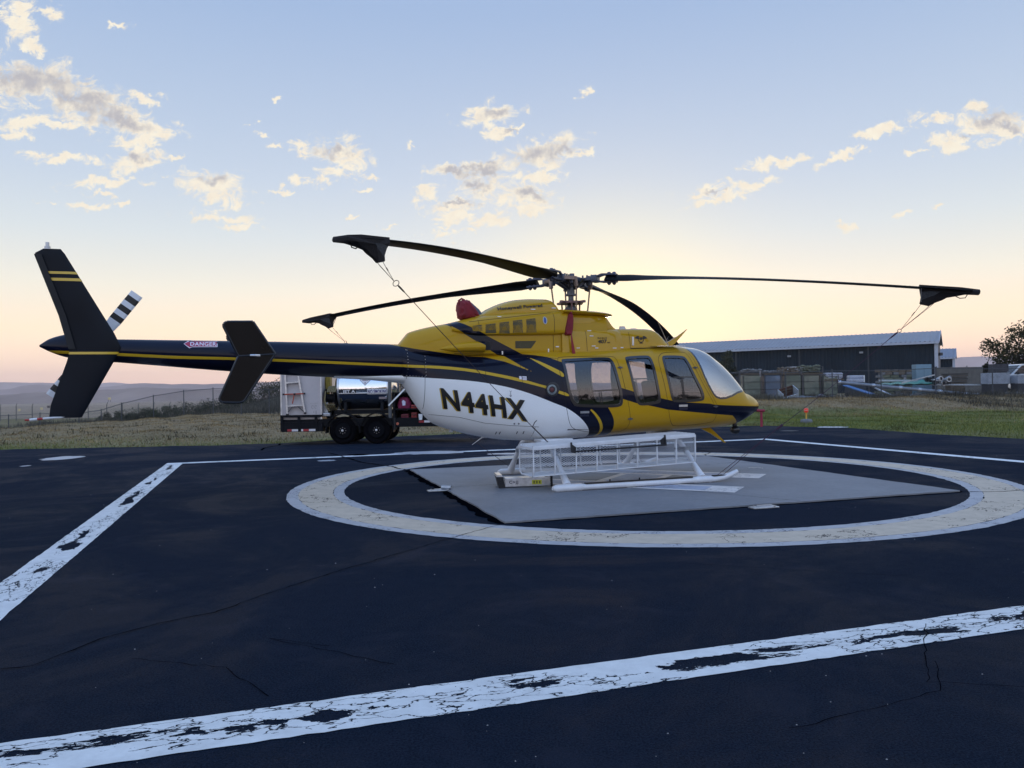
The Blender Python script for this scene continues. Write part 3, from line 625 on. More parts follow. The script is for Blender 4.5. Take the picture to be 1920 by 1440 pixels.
bp=tn(t,'ShaderNodeBump'); bp.inputs['Strength'].default_value=.06; bp.inputs['Distance'].default_value=.02; t.links.new(tnoise(t,tcn.outputs['Object'],3.2,3,.5),bp.inputs['Height']); t.links.new(bp.outputs[0],p.inputs['Coat Normal'])
def sdf(poly,X,Z):
    P=np.asarray(poly,float); A=P; B=np.roll(P,-1,0); d=np.full(X.shape,1e9); ins=np.zeros(X.shape,bool)
    for (ax,az),(bx,bz) in zip(A,B):
        ex,ez=bx-ax,bz-az; l=ex*ex+ez*ez+1e-12; q=np.clip(((X-ax)*ex+(Z-az)*ez)/l,0,1)
        d=np.minimum(d,(X-ax-q*ex)**2+(Z-az-q*ez)**2)
        if az!=bz: ins^=((az>Z)!=(bz>Z))&(X<(bx-ax)*(Z-az)/(bz-az)+ax)
    d=np.sqrt(d); return np.where(ins,-d,d)
def smooth_poly(P,it=2,closed=True):
    P=np.asarray(P,float)
    for _ in range(it):
        Q=np.roll(P,-1,0) if closed else P[1:]; A=P if closed else P[:-1]
        R_=np.empty((2*len(A),2)); R_[0::2]=.75*A+.25*Q; R_[1::2]=.25*A+.75*Q
        P=R_ if closed else np.vstack([P[:1],R_,P[-1:]])
    return P
# outlines in the side view (X,Z), metres
WHITE_TOP=[(-3.6,1.63),(-2.774,1.617),(-2.518,1.598),(-2.115,1.566),(-1.708,1.529),(-1.299,1.451),(-.953,1.346),(-.669,1.227),(-.596,1.195),(-.431,1.134),(-.296,1.051),(-.168,.951),(-.052,.833),(.03,.724),(.05,.64),(.05,.3)]
WHITE=smooth_poly(WHITE_TOP,2,False).tolist()+[(-3.6,.3)]
BANDR=[(.227,1.119),(.292,1.02),(.341,.92),(.372,.782),(.38,.64),(.38,.3)]
NAVYP=[(-7.5,2.6),(-2.9,2.6),(-2.9,2.09),(-2.756,2.05),(-2.491,1.995),(-2.079,1.927),(-1.801,1.888),(-1.52,1.871),(-1.257,1.801),(-.998,1.689),(-.862,1.636),(-1.032,1.732),(-1.177,1.837),(-1.238,1.883),(-1.35,1.905),(-2.05,2.345),(-2.3,2.50),(-2.12,2.50),(-1.88,2.365),(-.968,1.911),(-.796,1.893),(-.62,1.861),(-.477,1.80),(-.408,1.777),(-.35,1.76),(.2,1.76),(.43,1.5),(.442,1.403),(.657,1.341),(1.109,1.234),(1.26,1.202),(1.375,1.175),(1.974,1.136),(2.059,1.117),(2.423,1.096),(3.005,1.069),(3.5,1.05),(3.5,.3),(2.65,.3),(2.651,.683),(2.749,.735),(2.70,.80),(2.449,.939),(2.092,.971),(1.631,1.018),(1.22,1.062),(.938,1.123),(.681,1.173),(.445,1.244),(.35,1.2)]+[(a,b) for a,b in smooth_poly(BANDR,2,False)]+[(-7.5,.3)]
GOLD=[smooth_poly([(-2.7,1.775),(-2.381,1.761),(-2.106,1.746),(-1.763,1.706),(-1.424,1.637),(-1.152,1.576),(-.946,1.516),(-.806,1.471),(-.692,1.441),(-.57,1.389),(-.376,1.329),(-.37,1.279),(-.571,1.347),(-.708,1.407),(-.878,1.456),(-1.156,1.531),(-1.428,1.595),(-1.767,1.665),(-2.109,1.704),(-2.382,1.724),(-2.7,1.738)],1),
 [(-7.2,1.985),(-6.261,1.942),(-5.617,1.905),(-4.947,1.885),(-4.0,1.845),(-2.6,1.773),(-2.6,1.738),(-4.0,1.81),(-4.948,1.85),(-5.619,1.869),(-6.263,1.907),(-7.2,1.95)],
 smooth_poly([(-1.019,1.896),(-.821,1.833),(-.562,1.698),(-.438,1.631),(-.432,1.552),(-.573,1.633),(-.769,1.758),(-.91,1.864)],1),
 smooth_poly([(-.073,1.102),(.036,.994),(.118,.877),(.165,.773),(.18,.642),(.18,.3),(.222,.3),(.222,.641),(.205,.789),(.146,.909),(.07,1.009),(-.03,1.10)],1)]
def livery_attrs(me,V):
    X,Z=V[:,0],V[:,2]
    for n,d in (('d_navy',sdf(NAVYP,X,Z)),('d_white',sdf(WHITE,X,Z)),('d_gold',np.min([sdf(g,X,Z) for g in GOLD],0))):
        a=me.attributes.new(n,'FLOAT','POINT'); a.data.foreach_set('value',d.astype(np.float32))
def loft_grid(Lf,xs,nt,x_ends=True):
    zb,zt,w,zm,nu,nl=Lf.par(xs); th=np.linspace(0,math.pi/2,160); c,s=np.cos(th),np.sin(th); out=np.empty((len(xs),nt,3))
    for i in range(len(xs)):
        uy=w[i]*c**(2/nu[i]); uz=zm[i]+(zt[i]-zm[i])*s**(2/nu[i]); ly=w[i]*c**(2/nl[i]); lz=zm[i]-(zm[i]-zb[i])*s**(2/nl[i])
        y=np.concatenate([ly[::-1],uy[1:]]); z=np.concatenate([lz[::-1],uz[1:]])      # +Y side from bottom to top
        l=np.concatenate([[0],np.cumsum(np.hypot(np.diff(y),np.diff(z)))]); h=nt//2+1; q=np.linspace(0,l[-1],h)
        Y=np.interp(q,l,y); Z=np.interp(q,l,z)
        out[i,:,0]=xs[i]; out[i,:h,1]=Y; out[i,:h,2]=Z; out[i,h:,1]=-Y[-2:0:-1]; out[i,h:,2]=Z[-2:0:-1]
    return out
def grid_faces(n,k):
    i=np.arange(n-1)[:,None]; j=np.arange(k)[None,:]; j2=(j+1)%k
    return np.stack([i*k+j,i*k+j2,(i+1)*k+j2,(i+1)*k+j],-1).reshape(-1,4)
def sub_mesh(name,V,F,keep,m,parent,Nv=None,off=0.):
    f=F[keep]; u,inv=np.unique(f,return_inverse=True); v=V[u]+(off*Nv[u] if Nv is not None and off else 0)
    me=np_mesh(name,v,inv.reshape(f.shape),m)
    livery_attrs(me,V[u])
    if Nv is not None: me.normals_split_custom_set_from_vertices(Nv[u].tolist())
    return link_mesh(name,me,parent)
def vnormals(V,F):
    n=np.zeros_like(V); a=V[F]; fn=np.cross(a[:,2]-a[:,0],a[:,3]-a[:,1])
    for k in range(4): np.add.at(n,F[:,k],fn)
    return n/np.maximum(np.linalg.norm(n,axis=1,keepdims=True),1e-12)
def loft_part(name,Lf,x0,x1,nx,nt,m,parent,caps=True,label=None,ends=None):
    xs=np.linspace(x0,x1,nx) if ends is None else ends
    G=loft_grid(Lf,xs,nt); V=G.reshape(-1,3); F=grid_faces(len(xs),nt)
    me=np_mesh(name,V,F,m); livery_attrs(me,V)
    if caps:
        bm=bmesh.new(); bm.from_mesh(me); bm.verts.ensure_lookup_table()
        for o_ in (0,(len(xs)-1)*nt):
            try: bm.faces.new([bm.verts[o_+k] for k in range(nt)])
            except ValueError: pass
        bmesh.ops.recalc_face_normals(bm,faces=bm.faces); bm.to_mesh(me); bm.free()
    me.polygons.foreach_set('use_smooth',[True]*len(me.polygons)); me.set_sharp_from_angle(angle=math.radians(35))
    o=link_mesh(name,me,parent)
    if label: o['label']=label
    return o
# ---- fuselage shell with openings
WIN={'passenger_window':[(-.432,1.815),(-.4,1.831),(.3,1.858),(.358,1.827),(.383,1.735),(.415,1.537),(.458,1.357),(.471,1.178),(.425,1.122),(.192,1.119),(-.262,1.138),(-.321,1.179),(-.378,1.307),(-.415,1.547),(-.425,1.724)],
'middle_window':[(.585,1.843),(.628,1.865),(.969,1.882),(1.014,1.859),(1.029,1.748),(1.055,1.497),(1.091,1.28),(1.098,1.189),(1.051,1.157),(.772,1.13),(.708,1.165),(.682,1.239),(.634,1.436),(.593,1.70)],
'crew_window':[(1.219,1.859),(1.264,1.88),(1.591,1.876),(1.638,1.832),(1.717,1.574),(1.837,1.351),(1.872,1.232),(1.83,1.174),(1.336,1.167),(1.289,1.21),(1.256,1.361),(1.211,1.612),(1.201,1.781)]}
DOORS={'crew_door':[(1.134,1.833),(1.194,1.894),(1.301,1.934),(1.659,1.94),(1.691,1.904),(1.731,1.728),(1.811,1.522),(1.918,1.333),(2.059,1.117),(2.103,.971),(2.108,.883),(2.066,.831),(1.428,.795),(1.322,.847),(1.249,.961),(1.229,1.095),(1.204,1.262),(1.166,1.462),(1.121,1.696)],
'passenger_door':[(-.49,1.84),(-.437,1.865),(.4,1.878),(.439,1.827),(.451,1.718),(.472,1.635),(.499,1.454),(.545,1.242),(.579,1.061),(.602,.912),(.607,.819),(.553,.75),(.458,.741),(.028,.752),(-.211,.796),(-.314,.841),(-.379,.941),(-.423,1.134),(-.466,1.42),(-.499,1.628)]}
WSP=[(1.72,2.3),(1.765,2.02),(1.80,1.93),(1.83,1.80),(1.892,1.572),(1.96,1.42),(2.04,1.29),(2.09,1.24),(2.17,1.213),(2.284,1.215),(2.434,1.25),(2.551,1.295),(2.72,1.325),(2.9,1.335),(3.2,1.335),(3.2,2.3)]
WIN={k:smooth_poly(v,2) for k,v in WIN.items()}; DOORS={k:smooth_poly(v,2) for k,v in DOORS.items()}
xs=np.concatenate([np.linspace(-2.68,-.6,120,endpoint=False),np.linspace(-.6,3.0,260,endpoint=False),np.linspace(3.0,3.25,34,endpoint=False),3.25+.075*(1-(1-np.linspace(0,1,22))**2)])
NT=168; G=loft_grid(FUS,xs,NT); V=G.reshape(-1,3); F=grid_faces(len(xs),NT); Nv=vnormals(V,F)
cx,cy,cz=V[F].mean(1).T; side=np.abs(cy)>.25
is_ws=(sdf(WSP,cx,cz)<0)&(np.abs(cy)>.022)
is_win={k:(sdf(v,cx,cz)<-.03)&side for k,v in WIN.items()}; anyw=np.any(list(is_win.values()),0)
is_door={k:(sdf(v,cx,cz)<0)&side&~anyw for k,v in DOORS.items()}; anyd=np.any(list(is_door.values()),0)
sub_mesh('fuselage',V,F,~(is_ws|anyw|anyd),lm_,heli,Nv)
for nm,mk in list(is_door.items()):
    for sgn in (-1,1):
        d=sub_mesh(nm,V,F,mk&(cy*sgn>0),lm_,heli,Nv); is_door[nm,sgn]=d
# glass
gm_=bpy.data.materials.new('tinted_glass'); gm_.use_nodes=True; t=gm_.node_tree; t.nodes.clear()
def glassmat(m,tint,refl):
    t=m.node_tree; t.nodes.clear()
    tr=t.nodes.new('ShaderNodeBsdfTransparent'); tr.inputs[0].default_value=(*tint,1); gl=t.nodes.new('ShaderNodeBsdfGlossy'); gl.inputs['Roughness'].default_value=.015; gl.inputs[0].default_value=(.95,.97,1,1)
    fr=t.nodes.new('ShaderNodeFresnel'); fr.inputs[0].default_value=1.5; mx=t.nodes.new('ShaderNodeMixShader'); ad=t.nodes.new('ShaderNodeMath'); ad.operation='ADD'; ad.use_clamp=True; ad.inputs[1].default_value=refl
    t.links.new(fr.outputs[0],ad.inputs[0]); t.links.new(ad.outputs[0],mx.inputs[0]); t.links.new(tr.outputs[0],mx.inputs[1]); t.links.new(gl.outputs[0],mx.inputs[2])
    o_=t.nodes.new('ShaderNodeOutputMaterial'); t.links.new(mx.outputs[0],o_.inputs[0]); return m
glassmat(gm_,(.52,.53,.60),.045)
wsm=bpy.data.materials.new('windshield_glass'); wsm.use_nodes=True; glassmat(wsm,(.78,.82,.88),.32)
for sgn in (-1,1): sub_mesh('windshield',V,F,is_ws&(cy*sgn>0),wsm,heli,Nv)
def fy(x,z,sgn=-1,off=0.):
    return sgn*(float(FUS.y(np.float64(x),np.float64(z)))+off)
def ring_on(mb,poly,w0,w1,sgn,off,Lf=FUS,thick=0.):
    "flat band following an outline on the shell, from w0 outside to w1 inside"
    P=np.asarray(poly); n=len(P); T=np.roll(P,-1,0)-np.roll(P,1,0); T/=np.linalg.norm(T,axis=1,keepdims=True)+1e-9; area=.5*np.sum(P[:,0]*np.roll(P[:,1],-1)-np.roll(P[:,0],-1)*P[:,1])
    Nn=np.stack([T[:,1],-T[:,0]],-1)*(1 if area>0 else -1)   # outward
    Q=[P+Nn*w0,P-Nn*w1]; vs=[]
    for k,q in enumerate(Q):
        y=Lf.y(q[:,0],q[:,1]); vs.append(np.stack([q[:,0],sgn*(y+off),q[:,1]],-1))
    q=Q[1]; vs.append(np.stack([q[:,0],sgn*(Lf.y(q[:,0],q[:,1])-.03),q[:,1]],-1))
    q=Q[0]; vs.append(np.stack([q[:,0],sgn*(Lf.y(q[:,0],q[:,1])-.004),q[:,1]],-1))
    fs=[]
    for a,b in ((0,1),(1,2),(3,0)):
        fs+=[(a*n+i,a*n+(i+1)%n,b*n+(i+1)%n,b*n+i) for i in range(n)]
    mb.add(np.concatenate(vs).tolist(),fs)
def line_on(mb,pts,w,sgn,off,Lf=FUS,closed=False):
    P=np.asarray(pts,float); n=len(P); T=(np.roll(P,-1,0)-np.roll(P,1,0)) if closed else np.gradient(P,axis=0); T/=np.linalg.norm(T,axis=1,keepdims=True)+1e-9
    Nn=np.stack([T[:,1],-T[:,0]],-1); vs=[]
    for s in (1,-1):
        q=P+Nn*w/2*s; vs.append(np.stack([q[:,0],sgn*(Lf.y(q[:,0],q[:,1])+off),q[:,1]],-1))
    mb.add(np.concatenate(vs).tolist(),[(i,(i+1)%n,n+(i+1)%n,n+i) for i in range(n if closed else n-1)])
def dens(pts,step=.03): 
    P=np.asarray(pts,float); out=[]
    for a,b in zip(P[:-1],P[1:]):
        k=max(1,int(np.hypot(*(b-a))/step)); out+= [a+(b-a)*i/k for i in range(k)]
    return np.array(out+[P[-1]])
frame=mat('window_seal',(.005,.005,.008),.28,0,.5)
for nm,pl in WIN.items():
    for sgn in (-1,1):
        mk=(sdf(pl,cx,cz)<-.012)&side&(cy*sgn>0)
        pane=sub_mesh(nm,V,F,mk,gm_,heli,Nv,-.006)
        mb=MB(); ring_on(mb,dens(np.vstack([pl,pl[:1]]),.04)[:-1],.004,.036,sgn,.005); mb.build('window_frame',frame,pane)
        if nm!='middle_window':
            a=[(.03,1.345),(.405,1.365),(.425,1.20),(.40,1.165),(.10,1.165)] if nm[0]=='p' else [(1.36,1.515),(1.685,1.52),(1.805,1.30),(1.80,1.225),(1.44,1.22)]
            bars=[[(.0,1.36),(.425,1.375)],[(.09,1.36),(.115,1.15)],[(.125,1.36),(.145,1.15)]] if nm[0]=='p' else [[(1.335,1.545),(1.70,1.552)],[(1.468,1.545),(1.50,1.19)],[(1.49,1.545),(1.522,1.19)]]
            mb=MB()
            for k,b_ in enumerate(bars): line_on(mb,dens(b_),.022 if k==0 else .011,sgn,.001)
            mb.build('vent_frame',frame if True else alu,pane)
seam=mat('panel_gap',(.004,.004,.005),.9)
# fuselage seams and hinge lines
for nm in ('crew_door','passenger_door'):
    for sgn in (-1,1):
        d=is_door[nm,sgn]; mb=MB(); line_on(mb,dens(np.vstack([DOORS[nm],DOORS[nm][:1]]),.03)[:-1],.006,sgn,.0012,closed=True); mb.build('door_gap',seam,d)
        h=(1.403,1.569,1.116) if nm[0]=='c' else (-.219,-.063,1.058)
        mb=MB(); 
        for k in range(2):
            z=h[2]-.001-.045*k; x0,x1=h[0]+.01,h[1]-.01
            zz=np.array([z-.016,z+.016]); 
            vs=[(x,fy(x,z_,sgn,.006),z_) for x,z_ in ((x0,zz[0]),(x1,zz[0]),(x1,zz[1]),(x0,zz[1]))]
            vs2=[(x,y-sgn*.012,z_) for x,y,z_ in vs]; mb.mi=k; mb.add(vs+vs2,[(0,1,2,3),(0,1,5,4),(1,2,6,5),(2,3,7,6),(3,0,4,7)])
        mb.build('handle',[alu,mat('handle_recess',(.01,.012,.03),.3)],d)
        for hx,hz in (((2.075,1.09),(1.745,1.69)) if nm[0]=='c' else ((.462,1.70),(.60,.94))):
            mb=MB(); mb.box((hx,fy(hx,hz,sgn,.008),hz),(.075,.014,.018)); mb.box((hx+.0,fy(hx,hz,sgn,.012),hz),(.02,.02,.034)); mb.build('hinge',steel,d)
mb=MB()
for sgn in (-1,1):
    for q in ([(-2.36,1.075),(-1.9,1.02),(-1.55,.93),(-1.2,.89),(-.8,.86)],[(-2.38,1.12),(-2.38,2.0)],[(-2.62,1.58),(-2.62,2.0)],[(-1.55,1.5),(-1.55,1.9)],[(-1.05,1.4),(-1.05,1.75)],[(-.85,.66),(-.85,.86)],[(-.49,1.84),(-.7,1.86),(-.9,1.9)],[(2.11,.98),(2.10,1.12),(1.99,1.30),(1.87,1.50),(1.79,1.72),(1.735,1.93)]):
        line_on(mb,dens(q),.005,sgn,.0012)
_o=mb.build('panel_seam',seam,heli); _o['kind']='stuff'
# rivets along the tail joint
mb=MB()
for x in (-2.62,-2.38):
    for k in range(9):
        z=1.62+.045*k; y=fy(x,z,-1,.002); mb.lathe([(.0,0),(.006,0),(.004,-.004),(0,-.004)],(x+.015,y,z),'Y',6)
for k in range(7): mb.lathe([(.0,0),(.006,0),(.004,-.004),(0,-.004)],(-2.62+.04*k,fy(-2.62+.04*k,1.62,-1,.002),1.62-.003*k),'Y',6)
for k in range(8): mb.lathe([(.0,0),(.006,0),(.004,-.004),(0,-.004)],(-2.62+.035*k,fy(-2.62+.035*k,1.985,-1,.002),1.985),'Y',6)
_o=mb.build('rivet_row',alu,heli); _o['kind']='stuff'
# windshield seal and centre post
for sgn in (-1,1):
    mb=MB(); q=dens([(1.78,1.985),(1.80,1.93),(1.83,1.80),(1.892,1.572),(1.96,1.42),(2.04,1.29),(2.09,1.24),(2.17,1.213),(2.284,1.215),(2.434,1.25),(2.551,1.295),(2.72,1.322)],.025); line_on(mb,q,.03,sgn,.003); mb.build('windshield_seal',frame,heli)
# ---- interior
cab=mat('cabin_trim',(.035,.036,.042),.8,var=.2); seatm=mat('seat_leather',(.028,.026,.03),.5,var=.3,vscale=12)
mb=MB(); mb.b2((-.55,-.50,.80),(2.2,.50,.84)); mb.b2((-.56,-.50,.84),(-.5,.50,1.72)); mb.build('cabin_floor',cab,heli)
mb=MB(); mb.b2((-.5,-.42,1.90),(1.5,.42,1.93)); mb.build('headliner',cab,heli)
def seat(x,y,f):
    mb=MB(); mb.rbox((x,y,1.03),(.46,.46,.14),.04); s=mb.build('seat',seatm,heli,True)
    mb=MB(); R=Matrix.Rotation(-.16*f,3,'Y'); mb.rbox((x-.24*f,y,1.27),(.10,.42,.48),.045,R=R); mb.build('backrest',seatm,s,True)
    mb=MB(); mb.b2((x-.18,y-.18,.8),(x+.18,y+.18,.97)); mb.build('seat_base',cab,s)
for y in (-.34,.34): seat(1.42,y,1)
for y in (-.45,0,.45): seat(-.18,y,1)
mb=MB(); mb.rbox((2.18,0,1.16),(.16,.9,.34),.05); mb.rbox((2.0,0,.98),(.5,.26,.3),.04); mb.build('instrument_panel',blkm,heli,True)
for y in (-.34,.34):
    mb=MB(); mb.tube([(1.78,y,.82),(1.74,y,1.1),(1.70,y,1.22)],.014,8); mb.tube([(1.70,y,1.22),(1.69,y,1.31)],.022,8); mb.build('cyclic_stick',blkm,heli,True)
# roof skylight strip
mb=MB()
for sgn in (-1,1):
    pts=[(1.10,.18),(1.62,.18),(1.68,.52),(1.18,.54)]
    mb.add([(x,sgn*y,float(2.031+.0*x)) for x,y in pts]+[(x,sgn*y,2.06-.10*(y-.18)) for x,y in pts],[(4,5,6,7),(0,1,5,4),(1,2,6,5),(2,3,7,6),(3,0,4,7)])
mb.build('skylight',wsm,heli)
# ---- cowlings
k2=lambda a,b:[(-9,a),(9,a)] if b is None else [(-9,a),(9,b)]
LOWC=Loft(zb=[(-2.68,1.9),(2,1.8)],zt=[(-2.68,2.085),(-2.6,2.18),(-2.55,2.235),(-2.48,2.262),(-2.23,2.325),(-1.9,2.385),(-1.5,2.46),(-.3,2.50),(.4,2.50)],w=[(-2.68,.17),(-2.5,.24),(-2.2,.33),(-1.9,.395),(-1.4,.425),(.4,.43)],zm=[(-2.68,1.96),(.4,1.96)],nu=[(-2.68,2.6),(-2.3,3),(-1.5,4),(.4,5)],nl=[(-2.68,4),(.4,4)])
UPPC=Loft(zb=[(-1.99,2.19),(-1.6,2.14),(-.5,2.14),(-.2,2.17)],zt=[(-1.99,2.37),(-1.5,2.485),(-.9,2.545),(-.2,2.585)],w=[(-1.99,.37),(-1.85,.43),(-1.6,.468),(-1.0,.487),(-.2,.487)],zm=[(-1.99,2.26),(-1.6,2.205),(-.2,2.24)],nu=[(-1.99,3.2),(-.2,4)],nl=[(-1.99,2),(-.2,2)])
DOGH=Loft(zb=[(-1.66,2.4),(-.2,2.5)],zt=[(-1.66,2.475),(-1.51,2.515),(-1.35,2.605),(-1.14,2.69),(-.93,2.738),(-.7,2.755),(-.5,2.757),(-.42,2.745),(-.365,2.70),(-.315,2.60),(-.29,2.55)],w=[(-1.66,.22),(-1.4,.28),(-1,.315),(-.45,.325),(-.29,.30)],zm=[(-1.66,2.45),(-1.3,2.50),(-.29,2.54)],nu=[(-1.66,2.4),(-.9,2.6),(-.29,2.6)],nl=[(-1.66,3),(-.29,3)])
TLOW=Loft(zb=[(-.35,1.8),(.72,1.85)],zt=[(-.35,2.302),(.45,2.305),(.60,2.295),(.70,2.25)],w=[(-.35,.46),(.40,.46),(.52,.452),(.60,.43),(.67,.39),(.70,.34)],zm=[(-.35,1.95),(.70,1.95)],nu=[(-.35,7),(.70,6)],nl=[(-.35,5),(.70,5)])
TUPP=Loft(zb=[(-.35,2.2),(.60,2.25)],zt=[(-.35,2.53),(.40,2.51),(.45,2.485),(.50,2.42),(.55,2.35),(.60,2.305)],w=[(-.35,.40),(.1,.40),(.25,.385),(.42,.345),(.60,.31)],zm=[(-.35,2.28),(.60,2.285)],nu=[(-.35,7),(.60,6)],nl=[(-.35,3),(.60,3)])
LIP=Loft(zb=[(-.33,2.50),(.25,2.485),(.5,2.487),(.59,2.503)],zt=[(-.33,2.585),(.1,2.575),(.4,2.556),(.52,2.54),(.59,2.513)],w=[(-.33,.485),(-.05,.487),(.2,.475),(.38,.43),(.5,.36),(.56,.28),(.59,.16)],zm=[(-.33,2.54),(.25,2.525),(.59,2.508)],nu=[(-.33,2.5),(.59,2)],nl=[(-.33,2.5),(.59,2)])
FWDF=Loft(zb=[(.40,1.9),(1.62,1.95)],zt=[(.40,2.302),(.8,2.312),(1.1,2.314),(1.22,2.308),(1.34,2.262),(1.48,2.145),(1.60,2.035)],w=[(.40,.40),(1.0,.395),(1.3,.365),(1.48,.30),(1.60,.23)],zm=[(.40,1.99),(1.60,2.0)],nu=[(.40,6),(1.2,5),(1.60,3)],nl=[(.40,5),(1.60,5)])
loft_part('exhaust_cowling',LOWC,-2.68,.4,220,96,lm_,heli,ends=np.concatenate([np.linspace(-2.68,-2.4,30,endpoint=False),np.linspace(-2.4,.4,190)]))
loft_part('engine_cowling',UPPC,-1.99,-.22,140,96,lm_,heli)
loft_part('oil_tank_cowling',DOGH,-1.66,-.29,90,64,yel,heli)
loft_part('transmission_cowling',TLOW,-.35,.70,60,80,yel,heli,ends=np.concatenate([np.linspace(-.35,.5,20,endpoint=False),np.linspace(.5,.70,24)]))
loft_part('gearbox_fairing',TUPP,-.35,.60,40,72,yel,heli)
loft_part('intake_lip',LIP,-.33,.59,60,64,yel,heli,ends=np.concatenate([np.linspace(-.33,.4,24,endpoint=False),.4+.19*(1-(1-np.linspace(0,1,26))**2)]))
loft_part('forward_fairing',FWDF,.40,1.60,70,72,yel,heli)
# side scoop
SC=Loft(zb=[(-2.16,1.985),(-1.95,1.94),(-1.55,1.935)],zt=[(-2.16,2.0),(-1.95,2.06),(-1.75,2.09),(-1.55,2.095)],w=[(-2.16,.01),(-1.95,.08),(-1.75,.115),(-1.55,.12)],zm=[(-2.16,1.99),(-1.55,2.01)],nu=[(-2.16,2),(-1.55,2)],nl=[(-2.16,2),(-1.55,2)])
for sgn in (-1,1):
    xs2=np.linspace(-2.16,-1.55,40); G2=loft_grid(SC,xs2,36).reshape(-1,3); G2[:,1]+=sgn*np.interp(G2[:,0],[-2.16,-1.9,-1.55],[.34,.385,.42])
    me=np_mesh('oil_cooler_scoop',G2,grid_faces(40,36),lm_); livery_attrs(me,G2+[0,0,0]); sc=link_mesh('oil_cooler_scoop',me,heli)
    mb=MB(); mb.lathe([(.0,0),(.072,0),(.075,.01),(0,.01)],(-1.56,sgn*.42,2.015),'X',20); mb.build('scoop_mouth',blkm,sc)
    mb=MB(); mb.box((-1.5,sgn*.434,2.03),(.10,.006,.12)); mb.build('scoop_screen',blkm,sc)
# side vents with expanded-metal screens
scr=mat('vent_screen',(.035,.03,.014),.7,col2=(.11,.085,.03),vscale=160)
def surf_panel(mb,quad,Lf,sgn,off,nu=8,nv=6):
    q=np.asarray(quad,float); vs=[]
    for j in range(nv+1):
        for i in range(nu+1):
            a,b=i/nu,j/nv; pnt=(q[0]*(1-a)+q[1]*a)*(1-b)+(q[3]*(1-a)+q[2]*a)*b
            vs.append((pnt[0],sgn*(float(Lf.y(np.float64(pnt[0]),np.float64(pnt[1])))+off),pnt[1]))
    mb.add(vs,[(j*(nu+1)+i,j*(nu+1)+i+1,(j+1)*(nu+1)+i+1,(j+1)*(nu+1)+i) for j in range(nv) for i in range(nu)])
def vent_y(x,z,Lf,sgn,o): return sgn*(float(Lf.y(np.float64(x),np.float64(z)))+o)
VENTS=[((-1.717,-1.577),(2.235,2.309)),((-1.530,-1.374),(2.189,2.330)),((-1.325,-1.172),(2.20,2.358)),((-1.122,-.97),(2.212,2.388)),((-.916,-.765),(2.217,2.412))]
for sgn in (-1,1):
    for (x0,x1),(z0,z1) in VENTS:
        mb=MB(); surf_panel(mb,[(x0,z0),(x1,z0+.005),(x1-.004,z1+.018),(x0+.002,z1)],UPPC,sgn,.002); v=mb.build('side_vent',scr,heli)
        mb=MB(); n=9
        for k in range(1,n):
            for dsg in (1,-1):
                a=k/n; pts=[(x0+(x1-x0)*max(0,min(1,a+dsg*s_*.5)),z0+(z1-z0)*s_) for s_ in (0,.5,1)]
                mb.tube([(x,vent_y(x,z,UPPC,sgn,.003),z) for x,z in pts],.0022,4,False)
        mb.build('vent_mesh',yel,v)
    mb=MB(); surf_panel(mb,[(-1.07,1.995),(-.83,1.995),(-.745,2.105),(-1.07,2.10)],LOWC,sgn,.003); mb.build('lower_vent',scr,heli)
mb=MB()
for sgn in (-1,1):
    for Lf,q in ((UPPC,[(-1.62,2.20),(-1.62,2.40)]),(UPPC,[(-1.75,2.37),(-1.0,2.462),(-.5,2.52)]),(UPPC,[(-.48,2.2),(-.475,2.53)]),(LOWC,[(-.48,1.9),(-.48,2.2)]),(TLOW,[(.05,1.95),(.03,2.28)]),(LOWC,[(-1.97,1.92),(-1.4,1.915)]),(FWDF,[(.80,1.99),(.775,2.25)]),(LOWC,[(-2.62,1.99),(-2.3,1.93)])):
        line_on(mb,dens(q),.006,sgn,.0015,Lf)
    for x0,x1,z in ((.80,1.52,1.995),):
        pts=dens([(x0,z),(x1,z+.01)]); vs=[]
        for dz in (-.012,.012):
            for x,zz in pts: vs.append((x,sgn*(float(FWDF.y(np.float64(x),np.float64(zz+dz)))+.002),zz+dz))
        n=len(pts); mb.add(vs,[(i,i+1,n+i+1,n+i) for i in range(n-1)])
_o=mb.build('cowling_seam',seam,heli); _o['kind']='stuff'
# latches: little bright fasteners
mb=MB()
for Lf,x,z,w,h in [(UPPC,-1.3,2.45,.06,.012),(DOGH,-.75,2.575,.07,.012),(DOGH,-.42,2.60,.07,.012),(LOWC,-1.27,1.93,.018,.05),(LOWC,-.56,1.965,.018,.05),(LOWC,-.42,2.02,.05,.014),(TLOW,.10,2.26,.06,.012),(TLOW,.12,2.18,.06,.012),(TLOW,.15,2.03,.06,.012),(TLOW,.20,2.0,.05,.014),(TLOW,.5,2.0,.06,.012),(TLOW,.64,2.01,.05,.014),(LOWC,-.3,2.08,.016,.05),(TLOW,-.1,2.0,.05,.012)]:
    y=vent_y(x,z,Lf,-1,.004); mb.box((x,y,z),(w,.012,h))
_o=mb.build('latch',alu,heli); _o['kind']='stuff'
for x in (.84,):
    mb=MB(); mb.box((x,vent_y(x,2.11,FWDF,-1,.004),2.11),(.03,.01,.13)); mb.build('vent_slot',alu,heli)
# exhaust stub
mb=MB(); mb.tube([(-1.50,-.1,2.36),(-1.60,-.1,2.50),(-1.72,-.1,2.60)],.12,20); mb.build('exhaust_stack',steel,heli,True)
